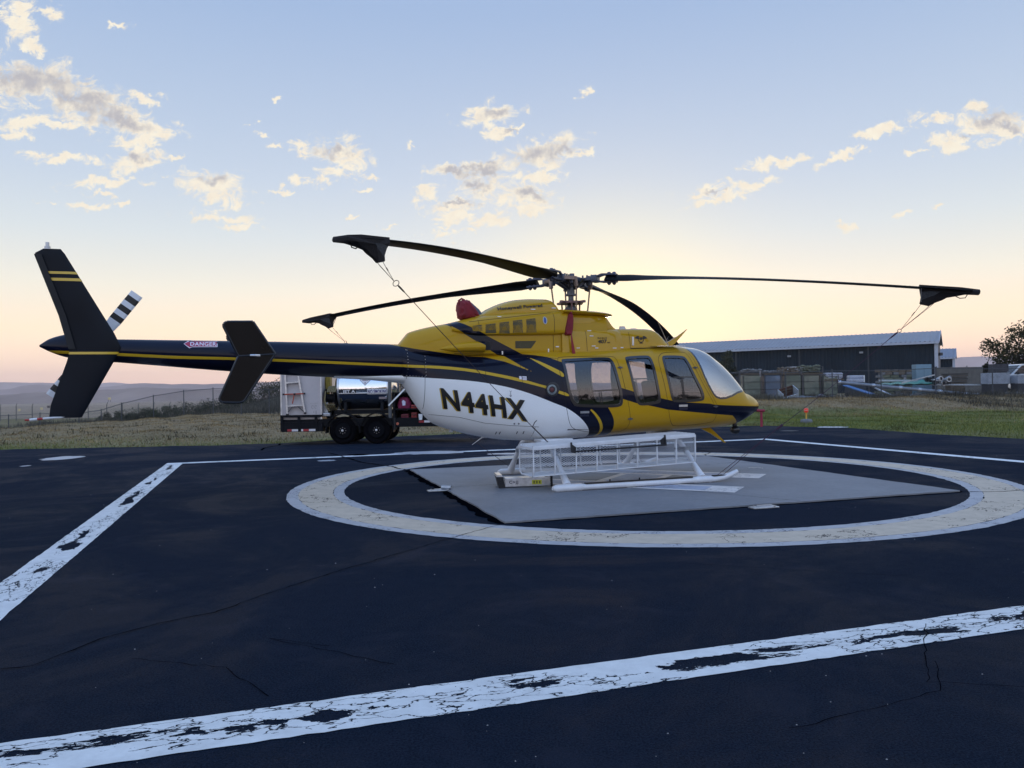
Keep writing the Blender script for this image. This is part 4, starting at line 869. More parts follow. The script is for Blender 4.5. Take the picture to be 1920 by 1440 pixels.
# ---- lettering and emblems
inkb=mat('black_ink',(.006,.006,.007),.45); inkg=mat('gold_ink',(.50,.34,.03),.4); inkr=mat('red_ink',(.35,.02,.06),.4); inkw=mat('white_ink',(.72,.68,.74),.4)
def bil(c0,c1,c2,c3,Lf,sgn=-1,off=.003):
    c0,c1,c2,c3=[np.array(q,float) for q in (c0,c1,c2,c3)]  # lower left, lower right, upper right, upper left
    def fn(u,v):
        pnt=(c0*(1-u)+c1*u)*(1-v)+(c3*(1-u)+c2*u)*v
        return (pnt[0],sgn*(float(Lf.y(np.float64(pnt[0]),np.float64(pnt[1])))+off),pnt[1])
    return fn
q=[(-2.122,1.149),(-.97,.942),(-1.019,1.248),(-2.178,1.445)]
text_on('registration_shadow','N44HX',bil(*[(a-.014,b-.006) for a,b in q],FUS,-1,.004),inkg,heli,.034,1.14,sub=4)
text_on('registration','N44HX',bil(*q,FUS,-1,.0095),inkb,heli,.034,1.14,sub=4)
text_on('engine_lettering','Honeywell Powered',bil((-1.28,2.538),(-.598,2.600),(-.598,2.662),(-1.28,2.602),DOGH,-1,.010),inkb,heli,.03,1.05,sub=3)
text_on('type_lettering','407',bil((.218,2.068),(.37,2.07),(.371,2.128),(.231,2.126),TLOW,-1,.007),inkb,heli,.025,1.0,sub=1)
text_on('type_lettering','EAGLE',bil((.220,2.138),(.372,2.14),(.372,2.162),(.222,2.160),TLOW,-1,.007),inkb,heli,.025,1.25,sub=1)
text_on('type_lettering','HP',bil((.378,2.071),(.425,2.072),(.425,2.092),(.378,2.091),TLOW,-1,.007),inkb,heli,.025,1.2,sub=1)
# danger arrow on the boom
mb=MB(); aw=[(-5.505,2.062),(-5.435,2.122),(-5.42,2.108),(-5.095,2.10),(-5.095,2.020),(-5.42,2.018),(-5.435,2.003)]
def on(Lf,x,z,off): return (x,-(float(Lf.y(np.float64(x),np.float64(z)))+off),z)
def poly_on(mb,P,Lf,off): 
    P=dens(list(P)+[P[0]],.03)[:-1]; c_=np.mean(P,0); mb.add([on(Lf,*c_,off)]+[on(Lf,a,b,off) for a,b in P],[(0,1+i,1+(i+1)%len(P)) for i in range(len(P))])
poly_on(mb,aw,BOOM,.003); o=mb.build('danger_arrow',inkw,heli)
mb=MB(); ctr=np.mean(aw,0); poly_on(mb,[tuple(ctr+(np.array(a)-ctr)*np.array((.955,.80))) for a in aw],BOOM,.0045); mb.build('arrow_fill',inkr,o)
text_on('arrow_lettering','DANGER',bil((-5.425,2.036),(-5.11,2.032),(-5.11,2.088),(-5.425,2.09),BOOM,-1,.006),inkw,o,.02,1.1,sub=1)
# blue oval badge, eagle emblem, small decals
mb=MB(); poly_on(mb,[(-.625+.034*math.cos(a),2.40+.057*math.sin(a)) for a in np.linspace(0,6.283,25)[:-1]],UPPC,.006); bd=mb.build('oval_badge',mat('badge_pale',(.45,.45,.35),.4),heli)
mb=MB(); poly_on(mb,[(-.625+.019*math.cos(a),2.40+.046*math.sin(a)) for a in np.linspace(0,6.283,25)[:-1]],UPPC,.008); mb.build('badge_blue',mat('badge_blue_ink',(.03,.07,.30),.4),bd)
mb=MB(); ecx,ecz=.98,2.142
for s in (-1,1):
    for k in range(5):
        a0=.35+.17*k; r0,r1=.035+.006*k,.105-.006*k
        line_on(mb,dens([(ecx+s*r0*math.cos(a0),ecz-.005+r0*math.sin(a0)*.8),(ecx+s*r1*math.cos(a0-.28),ecz+.012+r1*math.sin(a0-.28)*.62)],.012),.011,-1,.008,FWDF)
line_on(mb,dens([(ecx+.042*math.cos(a),ecz-.012+.036*math.sin(a)) for a in np.linspace(0,6.283,18)],.01),.010,-1,.008,FWDF)
poly_on(mb,[(ecx-.018,ecz+.012),(ecx+.012,ecz+.018),(ecx+.022,ecz+.002),(ecx+.006,ecz-.016),(ecx-.012,ecz-.012)],FWDF,.009)
for s in (-1,0,1): line_on(mb,dens([(ecx+s*.012,ecz-.045),(ecx+s*.02,ecz-.068)],.01),.011,-1,.008,FWDF)
mb.build('eagle_emblem',inkb,heli)
mb=MB(); 
for x0,x1,z0,z1 in ((-1.09,-1.055,1.545,1.59),(-1.045,-.985,1.535,1.547),(-1.045,-.985,1.553,1.565),(-1.045,-.985,1.571,1.587)): surf_panel(mb,[(x0,z0),(x1,z0-.004),(x1,z1-.004),(x0,z1)],FUS,-1,.004,2,2)
mb.build('data_plate',inkw,heli)
mb=MB(); line_on(mb,dens([(-1.22,1.37),(-1.22,1.30)]),.006,-1,.004); line_on(mb,dens([(-1.235,1.325),(-1.22,1.295),(-1.205,1.325)]),.006,-1,.004); line_on(mb,dens([(-1.235,1.385),(-1.22,1.37),(-1.205,1.385)]),.005,-1,.004)
for s in (-1,1): mb.lathe([(.0,0),(.013,0),(.013,-.003),(0,-.003)],(-1.12+.03*s,fy(-1.12+.03*s,.915,-1,.003),.915),'Y',10)
for x in (-1.36,-1.31,-1.08,-.99): line_on(mb,dens([(x,.80),(x,.76)]),.014,-1,.004)
_o=mb.build('belly_decal',mat('decal_grey',(.12,.13,.15),.5),heli); _o['kind']='stuff'
# fuel filler
mb=MB(); y=fy(-.636,1.39,-1,.004); mb.lathe([(.0,.0),(.104,.0),(.104,-.006),(.085,-.010),(0,-.010)],(-.62,y,1.395),'Y',32); o=mb.build('fuel_filler',mat('filler_surround',(.01,.012,.018),.5),heli)
mb=MB(); mb.lathe([(.0,0),(.071,0),(.073,-.012),(.050,-.018),(.042,-.006),(0,-.006)],(-.636,y,1.39),'Y',32)
for k in range(10): a=.628*k; mb.lathe([(.0,0),(.006,0),(.005,-.005),(0,-.005)],(-.636+.061*math.cos(a),y-.017,1.39+.061*math.sin(a)),'Y',6)
mb.build('filler_ring',mat('filler_grey',(.22,.25,.26),.45,.5,var=.3,vscale=30),o); mb=MB(); mb.lathe([(.0,-.005),(.041,-.005),(.028,-.014),(0,-.016)],(-.636,y,1.39),'Y',24); mb.build('filler_cap',mat('filler_red',(.10,.03,.035),.35,.4),o)
# ---- tail
def boom_ends(): return np.concatenate([np.linspace(-6.36,-2.6,260)])
loft_part('tail_boom',BOOM,0,0,0,72,lm_,heli,ends=boom_ends())
FAIR=Loft(zb=[(-3.6,1.60),(-3.2,1.575),(-2.9,1.545),(-2.62,1.50),(-2.52,1.40)],zt=[(-3.6,1.64),(-2.52,1.66)],w=[(-3.6,.02),(-3.2,.10),(-2.8,.17),(-2.52,.2)],zm=[(-3.6,1.625),(-2.52,1.60)],nu=[(-3.6,2),(-2.52,2)],nl=[(-3.6,2),(-2.52,2)])
loft_part('boom_fillet',FAIR,-3.6,-2.52,40,40,mat('white_gloss',WHT,.2,0,.8,var=.05),heli)
TAILC=Loft(zb=[(-7.16,2.025),(-7.05,1.965),(-6.9,1.905),(-6.6,1.845),(-6.3,1.83)],zt=[(-7.16,2.05),(-7.05,2.125),(-6.9,2.175),(-6.7,2.205),(-6.5,2.20),(-6.3,2.13)],w=[(-7.16,.015),(-7.05,.075),(-6.9,.12),(-6.6,.16),(-6.3,.147)],zm=[(-7.16,2.04),(-6.3,1.985)],nu=[(-7.16,2),(-6.3,2)],nl=[(-7.16,2),(-6.3,2)])
loft_part('tail_cone',TAILC,0,0,0,56,lm_,heli,ends=-7.16+.86*np.linspace(0,1,60)**1.6)
def airfoil(n=14,t=.12):
    x=(1-np.cos(np.linspace(0,math.pi,n)))/2; y=5*t*(.2969*np.sqrt(x)-.126*x-.3516*x**2+.2843*x**3-.1036*x**4)
    return np.concatenate([np.stack([x,y],-1),np.stack([x[-2:0:-1],-y[-2:0:-1]],-1)])
AF=airfoil()
def fin(name,stations,Y,m,t=.07,parent=heli,label=None):
    "stations: (z, x leading, x trailing)"
    mb=MB(); n=len(AF); vs=[]
    for z,xl,xt_ in stations:
        cl=xl-xt_; 
        for a,b in AF: vs.append((xl-a*cl,Y+b*t/.12*1.0*max(cl,.2)/1.0,z if not callable(z) else z(xl-a*cl)))
    fs=[(i*n+k,i*n+(k+1)%n,(i+1)*n+(k+1)%n,(i+1)*n+k) for i in range(len(stations)-1) for k in range(n)]
    fs+=[tuple(range(n)),tuple((len(stations)-1)*n+k for k in range(n))]
    mb.add(vs,fs); o=mb.build(name,m,parent,True)
    if label: o['label']=label
    return o
def edge_x(z,pts): 
    z_,x_=zip(*sorted(pts)); return float(np.interp(z,z_,x_))
LEAD=[(1.14,-6.68),(1.82,-6.32),(2.01,-6.23),(2.18,-6.30),(3.17,-6.845)]; TRAIL=[(1.14,-7.03),(1.23,-7.04),(1.88,-6.82),(1.98,-6.80),(2.20,-6.835),(3.16,-7.165)]
zs=[1.142,1.16,1.3,1.5,1.7,1.82,1.92,2.01,2.1,2.18,2.4,2.6,2.8,2.95,3.05,3.12,3.165,3.20,3.222]
st=[]
for z in zs:
    a,b=edge_x(min(z,3.17),LEAD),edge_x(min(z,3.16),TRAIL)
    if z>3.165: b+= (z-3.165)*1.6; a-=(z-3.165)*.7
    st.append((z,a,b))
finm=mat('fin_navy',(.003,.006,.012),.40,0,.0,spec=.16,var=.2,vscale=2.5)
vf=fin('vertical_fin',st,-.155,finm,.085)
for z0,z1 in ((2.915,2.945),(2.83,2.865),(1.925,1.955)):
    mb=MB(); vs=[]
    for z in (z0,z1):
        xl,xt_=edge_x(z,LEAD),edge_x(z,TRAIL); cl=xl-xt_
        for a,b in AF: vs.append((xl+.003-a*(cl+.006),-.155+b*(.085/.12*cl+.0)+math.copysign(.003,b),z))
    n=len(AF); mb.add(vs,[(k,(k+1)%n,n+(k+1)%n,n+k) for k in range(n)]+[tuple(range(n)),tuple(range(n,2*n))])
    mb.build('fin_stripe',mat('gold_stripe',(.62,.40,.03),.25,0,.5),vf)
mb=MB(); zz=[1.99,2.4,2.8,3.15]
mb.add([(edge_x(z,TRAIL)+d,-.155-.016-.012*(d>0),z) for z in zz for d in (-.012,.07)]+[(edge_x(z,TRAIL)+d,-.155+.016,z) for z in zz for d in (-.012,.07)],[(2*i+k,2*i+1+k,2*i+3+k,2*i+2+k) for i in range(3) for k in (0,8)]+[(2*i,2*i+2,2*i+10,2*i+8) for i in range(3)]); mb.build('trailing_edge',blkm,vf)
mb=MB(); mb.tube([(-7.03,-.155,3.215),(-7.03,-.155,3.25)],.035,12); mb.tube([(-7.03,-.155,3.25),(-7.03,-.155,3.30)],.022,12); mb.build('beacon',galv,vf)
# tail skid
mb=MB(); mb.tube([(-6.80,-.155,1.155),(-6.98,-.155,1.148),(-7.1,-.155,1.14)],.013,10); mb.mi=1; mb.tube([(-7.1,-.155,1.14),(-7.16,-.155,1.135)],.015,10); mb.mi=0; mb.tube([(-7.16,-.155,1.135),(-7.24,-.155,1.128)],.018,10); mb.mi=1; mb.tube([(-7.24,-.155,1.128),(-7.29,-.155,1.128)],.012,10)
mb.build('tail_skid',[white,mat('red_paint',(.35,.02,.02),.4)],heli,True)
# stabiliser and finlets
mb=MB(); n=len(AF); vs=[]
for y in (-1.0,-.25,.25,1.0):
    for a,b in AF: vs.append((-4.42-a*.42,y,1.885+b*.42*.9+.012))
mb.add(vs,[(i*n+k,i*n+(k+1)%n,(i+1)*n+(k+1)%n,(i+1)*n+k) for i in range(3) for k in range(n)]); stb=mb.build('horizontal_stabilizer',navy,heli,True)
FL=[(-5.0,2.225),(-4.995,2.25),(-4.96,2.275),(-4.66,2.28),(-4.41,1.885),(-4.765,1.335),(-4.79,1.31),(-4.83,1.298),(-5.02,1.305),(-5.055,1.335),(-5.05,1.36),(-4.83,1.86)]
for sgn in (-1,1):
    Y=sgn*1.0
    mb=MB()
    def flp(a,b,tt): return (a,Y+sgn*(tt+.10*max(0,(1.88-b))*.55-.02*max(0,b-1.88)),b)
    mb.prism([q for q in FL if q[1]>1.8]+[(-4.41,1.8845),(-4.83,1.86)][:0],flp,-.014,.014)
    up=[(-4.83,1.862),(-5.0,2.225),(-4.995,2.25),(-4.96,2.275),(-4.66,2.28),(-4.41,1.885)]; lo=[(-4.83,1.858),(-4.412,1.882),(-4.765,1.335),(-4.79,1.31),(-4.83,1.298),(-5.02,1.305),(-5.055,1.335),(-5.05,1.36)]
    mb=MB(); mb.prism(up,flp,-.014,.014); mb.prism(lo,flp,-.014,.014)
    fl=mb.build('finlet',mat('finlet_paint',(.004,.003,.0035),.25,0,.0,spec=.10,var=.3,vscale=3),stb)
    mb=MB()
    for pl in (up,lo):
        for a,b in zip(pl,pl[1:]+pl[:1]): mb.tube([flp(*a,.0),flp(*b,.0)],.017,8)
    mb.build('finlet_rim',mat('finlet_rim_paint',(.010,.012,.018),.3,0,.2,spec=.3),stb,True)
    mb=MB(); mb.rbox((-4.64,Y+sgn*.022,1.865),(.12,.03,.035),.012); mb.lathe([(0,-.03),(.016,-.03),(.018,0),(.016,.03),(0,.035)],(-4.67,Y+sgn*.045,1.865),'X',12); mb.build('position_light',alu,stb,True)
# tail rotor on the port side
wb=mat('blade_white',(.66,.69,.74),.35,0,.3); bb=mat('blade_black',(.008,.008,.010),.5)
trc=Vector((-6.60,.34,2.075)); mb=MB(); mb.lathe([(.0,-.2),(.03,-.2),(.035,.0),(.06,.02),(.06,.07),(0,.08)],trc-Vector((0,.06,0)),'Y',16); tr=mb.build('tail_rotor',steel,heli,True)
dirv=Vector((.60,0,.80)).normalized(); ch=Vector((-.80,0,.60)).normalized()
segs=[(.12,.40,0),(.40,.475,1),(.475,.545,0),(.545,.62,1),(.62,.69,0),(.69,.77,1),(.77,.84,0)]
for s in (1,-1):
    mb=MB()
    for r0,r1,mi_ in segs:
        mb.mi=mi_
        vs=[]; 
        for r in (r0,r1):
            for a,b in ((-.08,-.004),(-.055,.012),(.02,.010),(.085,0),(.02,-.010),(-.055,-.012)):
                w=1 if r>.2 else .7; vs.append(trc+dirv*r*s+ch*a*w*s+Vector((0,b,0)))
        mb.add(vs,[(k,(k+1)%6,6+(k+1)%6,6+k) for k in range(6)]+[tuple(range(6)),tuple(range(6,12))])
    mb.build('tail_rotor_blade',[wb,bb],tr)
# ---- landing gear
def skid(sgn):
    Y=1.2*sgn; pts=[(-.84,Y,.055),(-.80,Y,.045),(1.70,Y,.045),(1.85,Y,.06),(1.98,Y,.092),(2.10,Y,.14)]
    mb=MB(); mb.tube(pts,[.028,.042,.042,.042,.04,.032],14); o=mb.build('skid',white,heli,True)
    mb=MB(); mb.tube([(-.83,Y,.047),(-.79,Y,.047),(-.42,Y,.047),(-.40,Y,.047)],[.03,.052,.052,.044],14); mb.build('saddle',white,o,True); mb=MB(); mb.tube([(1.34,Y,.047),(1.36,Y,.047),(1.64,Y,.047),(1.66,Y,.047)],[.043,.05,.05,.043],14); mb.build('saddle',white,o,True)
    mb=MB(); 
    for a,b in ((-.36,1.33),(1.68,1.95)): mb.bar((a,Y,.094),(b,Y,.094+.0*(b>1.9)),.06,.014)
    for x in (.02,.48): mb.tube([(x,Y,.09),(x,Y,.13)],.012,8)
    mb.build('step_strip',blkm,o)
    mb=MB(); mb.bar((-.75,Y,.004),(1.6,Y,.004),.05,.012); mb.build('wear_shoe',steel,o)
for s in (-1,1): skid(s)
for x,nm in ((-.62,'r'),(1.5,'f')):
    zt_=.60 if x<0 else .585; mb=MB(); path=[]
    for s in (-1,1):
        side_=[(x,s*1.2,.07),(x,s*1.08,.17),(x,s*.95,.29),(x,s*.76,.46),(x,s*.62,.555),(x,s*.45,zt_)]
        path+= side_ if s<0 else side_[::-1]
    mb.tube(path,.036,14); ct=mb.build('cross_tube',white,heli,True)
    for s in (-1,1):
        mb=MB(); mb.tube([(x,s*1.19,.075),(x,s*1.10,.155),(x,s*1.0,.245)],[.062,.05,.04],14); mb.build('fairing_cuff',white,ct,True)
        mb=MB(); mb.tube([(x,s*.80,.425),(x,s*.75,.465)],.05,14); mb.build('clamp',steel if x>0 else galv,ct,True)
mb=MB(); mb.rbox((-.62,0,.62),(.12,.7,.10),.02); mb.rbox((1.5,0,.65),(.12,.7,.12),.02); mb.rbox((-.45,-.3,.60),(.22,.22,.08),.02); mb.build('gear_mount',galv,heli)
# ---- cargo basket
bx0,bx1,byo,byi=-1.13,1.36,-1.255,-.70
def bz(x,k): # k 0 bottom,1 top
    q=(x-bx0)/(bx1-bx0); return (.225+.085*q) if k==0 else (.60+.09*q)
bas=MB()
for y in (byo,byi):
    bas.bar((bx0,y,bz(bx0,1)),(bx1,y,bz(bx1,1)),.03,.035)
for x in (bx0,bx1): bas.bar((x,byo,bz(x,1)),(x,byi,bz(x,1)),.03,.035)
for y,dz in ((byo+.03,0),(byi-.12+.06,0)): bas.tube([(bx0,y,bz(bx0,0)),(bx1,y,bz(bx1,0))],.008,6)
for x in np.linspace(bx0,bx1,9):
    top,bot=bz(x,1),bz(x,0); bas.tube([(x,byo,top),(x,byo,bot+.07),(x,byo+.02,bot+.02),(x,byo+.06,bot),(x,byi-.08,bot),(x,byi-.02,bot+.03),(x,byi,bot+.09),(x,byi,top)],.0105,6)
basket=bas.build('cargo_basket',white,heli)
lid=[]
for k,y in enumerate(np.linspace(byo+.03,byi-.03,6)):
    mb=MB(); mb.bar((bx0,y,bz(bx0,1)+.028),(bx1,y,bz(bx1,1)+.028),.040 if 0<k<5 else .05,.022); mb.build('lid_slat',white,basket)
mb=MB()
for x in (bx0+.01,-.3,.5,bx1-.01): mb.bar((x,byo,bz(x,1)+.012),(x,byi,bz(x,1)+.012),.035,.012)
mb.build('lid_frame',white,basket)
def lattice(mb,P,U,Vv,lu,lv,du=.052,dv=.028,r=.0019):
    "expanded metal: two families of crossing strands over the panel P+u*U+v*V"
    P,U,Vv=Vector(P),Vector(U),Vector(Vv); nu=lu/du; slope=dv/du; total=lu*slope+lv
    n=int((lu*slope+lv)/dv)
    for fam in (1,-1):
        for k in range(n+1):
            c=k*dv-(lu*slope if fam>0 else 0)
            # v = c + fam*slope*u
            us=[]
            for v in (0,lv):
                u=(v-c)/(fam*slope)
                if 0<=u<=lu: us.append(u)
            for u in (0,lu):
                v=c+fam*slope*u
                if 0<=v<=lv: us.append(u)
            if len(us)<2: continue
            a,b=min(us),max(us)
            if b-a<.01: continue
            mb.tube([P+U*a+Vv*(c+fam*slope*a),P+U*b+Vv*(c+fam*slope*b)],r,3,False)
mb=MB(); ux=Vector((1,0,.0345)); lx=bx1-bx0
lattice(mb,(bx0,byo,bz(bx0,0)+.05),ux,(0,0,1),lx,.32); lattice(mb,(bx0,byi,bz(bx0,0)+.05),ux,(0,0,1),lx,.32)
lattice(mb,(bx0,byo+.05,bz(bx0,0)),ux,(0,1,0),lx,.42)
for x in (bx0,bx1): lattice(mb,(x,byo,bz(x,0)+.03),(0,1,0),(0,0,1),byi-byo,.34)
o=mb.build('basket_mesh',white,basket); o['kind']='stuff'
mb=MB(); mb.tube([(-.60,byo-.05,bz(-.6,1)-.075),(.86,byo-.05,bz(.86,1)-.09)],.011,8)
for x in (-.59,.85):
    mb.prism([(0,.03),(.07,-.02),(.06,-.10),(0,-.085)],lambda a,b,t,x=x:(x+a*(1 if x<0 else -1),byo-.02-t*.05,bz(x,1)+b),0,.3); mb.bar((x,byo-.025,bz(x,1)+.05),(x,byo-.05,bz(x,1)-.08),.02,.02)
mb.build('basket_handle',blkm,basket)
mb=MB(); mb.tube([(bx1-.15,byi-.25,bz(bx1,1)-.20),(bx1+.10,byi-.25,bz(bx1,1)-.19)],.02,10); mb.build('basket_bumper',blkm,basket)
mb=MB(); mb.rbox((-.55,byi+.16,.66),(.5,.3,.045),.015); mb.build('step_board',white,basket)
# ---- nose fittings
mb=MB(); mb.rbox((2.84,-.10,.775),(.06,.06,.10),.015); mb.lathe([(0,-.065),(.05,-.055),(.07,0),(.066,.05),(.05,.06),(0,.062)],(2.84,-.10,.68),'X',18); ll=mb.build('landing_light',blk,heli,True)
mb=MB(); mb.lathe([(0,0),(.045,0),(.03,.012),(0,.016)],(2.90,-.10,.68),'X',18); mb.build('lens',mat('lamp_lens',(.7,.72,.75),.1,.5),ll)
mb=MB(); mb.tube([(3.20,0,.985),(3.38,0,.975)],.012,8); mb.build('pitot_tube',steel,heli)
mb=MB()
for y in (-.2,-.1,.0,.1): mb.rbox((3.08-abs(y)*.5,y,.97),(.26,.05,.018),.006)
mb.build('nose_grille',steel,heli)
# wire cutters
mb=MB(); mb.prism([(1.60,2.06),(1.72,2.055),(1.80,2.10),(2.02,2.32),(2.035,2.335),(2.02,2.325),(1.78,2.17),(1.62,2.105)],lambda a,b,t:(a,t,b),-.018,.018); wc=mb.build('wire_cutter',yel,heli)
mb=MB(); mb.bar((1.58,0,2.05),(1.82,0,2.20),.022,.02); mb.bar((1.53,0,2.08),(1.62,0,2.10),.02,.02); mb.build('cutter_brace',mat('brace_tan',(.45,.33,.18),.4),wc)
mb=MB(); mb.prism([(2.22,.735),(2.42,.735),(2.50,.665),(2.72,.475),(2.70,.47),(2.46,.62),(2.25,.72)],lambda a,b,t:(a,t,b),-.02,.02); wc2=mb.build('wire_cutter',yel,heli)
mb=MB(); mb.bar((2.25,0,.725),(2.46,0,.645),.03,.016); mb.build('cutter_brace',mat('brace_brown',(.16,.09,.02),.5),wc2)
# aerials
mb=MB(); mb.tube([(1.665,-.05,2.05),(1.63,-.05,2.14),(1.48,-.05,2.44)],[.012,.006,.003],6); mb.rbox((1.665,-.05,2.05),(.05,.04,.03),.008); mb.build('whip_aerial',mat('aerial_tan',(.40,.32,.24),.5),heli)
mb=MB(); mb.prism([(.82,2.31),(.93,2.31),(.90,2.37),(.83,2.37)],lambda a,b,t:(a,t,b),-.025,.025); mb.build('blade_aerial',white,heli)
mb=MB(); mb.lathe([(0,0),(.075,0),(.07,.02),(.04,.03),(0,.032)],(1.06,0,2.308),n=20); mb.build('dome_aerial',mat('dome_pale',(.55,.48,.40),.4),heli,True)
mb=MB(); mb.tube([(-1.42,0,.73),(-1.50,0,.68),(-1.62,0,.60)],[.014,.008,.003],6); mb.rbox((-1.42,0,.72),(.10,.05,.05),.012); mb.build('belly_aerial',white,heli)
mb=MB(); mb.lathe([(0,-.06),(.03,-.06),(.035,0),(0,0)],(-1.95,-.05,.86),n=12); mb.build('drain_mast',galv,heli)
# ---- rotor head
hz_=HUBZ
mb=MB(); mb.tube([(0,0,2.5),(0,0,2.70)],.055,20); mb.tube([(0,0,2.70),(0,0,2.83)],.042,20); mb.tube([(0,0,2.83),(0,0,2.855)],.085,20); mb.tube([(0,0,2.855),(0,0,2.96)],.062,20)
mb.lathe([(0,2.56),(.13,2.56),(.12,2.60),(.10,2.605),(.095,2.64),(.07,2.645),(.06,2.69),(0,2.69)],n=20)
mast=mb.build('rotor_mast',steel,heli,True)
mb=MB(); mb.lathe([(.0,2.705),(.06,2.705),(.17,2.70),(.185,2.705),(.185,2.735),(.17,2.74),(.06,2.755),(0,2.755)],n=28); 
for k in range(4):
    a=math.radians(30+90*k); mb.bar((.15*math.cos(a),.15*math.sin(a),2.72),(.26*math.cos(a),.26*math.sin(a),2.725),.045,.035)
for k in range(3):
    a=math.radians(10+120*k); mb.tube([(.16*math.cos(a),.16*math.sin(a),2.70),(.15*math.cos(a),.15*math.sin(a),2.55)],.014,8)
mb.build('swashplate',mat('swash_bronze',(.16,.10,.11),.4,.6,var=.2),mast,True)
BAZ=[222.5,315.05,133.4,43.2]; BDR=[.245,.575,.345,.79]; ROF=[-.13,0,-.04,0]; BEX=[3.0,1.5,2.0,2.2]
mb=MB()
mb.lathe([(0,-.045),(.15,-.045),(.19,-.03),(.19,.03),(.15,.045),(0,.045)],(0,0,hz_),n=28)
mb.lathe([(0,.04),(.10,.04),(.10,.06),(.05,.075),(0,.075)],(0,0,hz_),n=20)
mb.lathe([(0,-.10),(.075,-.10),(.085,-.04),(0,-.04)],(0,0,hz_),n=20)
for az in BAZ:
    a=math.radians(az); e=Vector((math.cos(a),math.sin(a),0)); s_=Vector((-e.y,e.x,0)); c=Vector((0,0,hz_))
    for d in (1,-1):  # flexure arms, upper and lower forks
        mb.bar(c+e*.12+s_*.07*d,c+e*.42+s_*.05*d,.035,.04)
    mb.bar(c+e*.1+Vector((0,0,.0)),c+e*.34,.09,.022)
    mb.rbox(c+e*.40,(.10,.17,.11),.02,R=Matrix((e,s_,Vector((0,0,1)))).transposed())
    for k in range(3): mb.tube([c+e*(.18+.07*k)+s_*.05+Vector((0,0,.02)),c+e*(.18+.07*k)+s_*.05+Vector((0,0,.075))],.014,8)
    # open triangular brace down to the mast
    for d in (1,-1): mb.bar(c+e*.25+s_*.12*d+Vector((0,0,.01)),c+e*.07+Vector((0,0,-.13)),.028,.03)
    mb.lathe([(0,-.07),(.035,-.07),(.04,.0),(.035,.07),(0,.07)],c+e*.24+s_*.13,n=12)
rotor=mb.build('main_rotor',mat('rotor_grey',(.075,.085,.115),.4,.6,var=.35,vscale=18),heli,True)
for az in BAZ:
    mb=MB()
    a=math.radians(az); e=Vector((math.cos(a),math.sin(a),0)); s_=Vector((-e.y,e.x,0)); c=Vector((0,0,hz_))
    mb.tube([c+e*.24+s_*.20+Vector((0,0,-.08)),Vector((e.x*.20+s_.x*.17,e.y*.20+s_.y*.17,2.55))],.013,8); mb.tube([c+e*.24+s_*.20+Vector((0,0,-.12)),c+e*.26+s_*.19+Vector((0,0,.02))],.032,10); mb.bar(c+e*.26+s_*.2,c+e*.42+s_*.06,.03,.05)
    mb.build('pitch_link',mat('link_tan',(.22,.16,.13),.4,.5),rotor,True)
bladem=mat('rotor_blade_paint',(.003,.0025,.0025),.45,0,0,var=.3,vscale=4,spec=.06); bladetop=bladem
def bpt(i,r):
    a=math.radians(BAZ[i]); r=r+ROF[i]*r/5.4; return Vector((r*math.cos(a),r*math.sin(a),hz_-BDR[i]*(r/5.4)**BEX[i]+(.018 if r>.4 else 0)))
for i in range(4):
    a=math.radians(BAZ[i]); s_=Vector((-math.sin(a),math.cos(a),0))
    mb=MB(); vs=[]; n=len(AF); rs=[.58,.66,.75,.95,1.2,1.5]+list(np.linspace(1.9,5.32,16))
    for r in rs:
        c=bpt(i,r); ch=np.interp(r,[.58,.75,1.0,1.5,5.32],[.17,.21,.27,.275,.273]); tk=np.interp(r,[.58,.75,1.2,1.6,5.3],[.62,.42,.20,.135,.11])
        tw=math.radians(np.interp(r,[.58,.8,1.2,2.4,5.3],[20,23,18,6,1])); ed=(bpt(i,r+.02)-bpt(i,r-.02)).normalized(); up=ed.cross(s_); 
        if up.z<0: up=-up
        for x,y in AF: vs.append(c+s_*((.28-x)*ch)*math.cos(tw)-up*((x-.28)*ch*math.sin(tw)*1.0-y*ch*tk/.12))
    fs=[(k*n+j,k*n+(j+1)%n,(k+1)*n+(j+1)%n,(k+1)*n+j) for k in range(len(rs)-1) for j in range(n)]+[tuple(range(n)),tuple((len(rs)-1)*n+j for j in range(n))]
    mb.add(vs,fs); bo=mb.build('rotor_blade',bladem,rotor,True)
    mb=MB(); e=(bpt(i,.7)-bpt(i,.4)).normalized()
    for dz in (.055,-.055):
        up=Vector((0,0,dz))
        for d in (1,-1): mb.bar(bpt(i,.36)+s_*.03*d+up*.3,bpt(i,.52)+s_*.05*d+up,.035,.022); mb.bar(bpt(i,.52)+s_*.05*d+up,bpt(i,.74)+s_*.035*d+up,.04,.022)
    for rr in (.62,.70): mb.tube([bpt(i,rr)+Vector((0,0,-.105)),bpt(i,rr)+Vector((0,0,-.085)),bpt(i,rr)+Vector((0,0,.075)),bpt(i,rr)+Vector((0,0,.09))],[.012,.03,.03,.022],10)
    mb.build('blade_grip',mat('grip_blue_grey',(.05,.06,.10),.4,.5,var=.3,vscale=14),rotor,True)
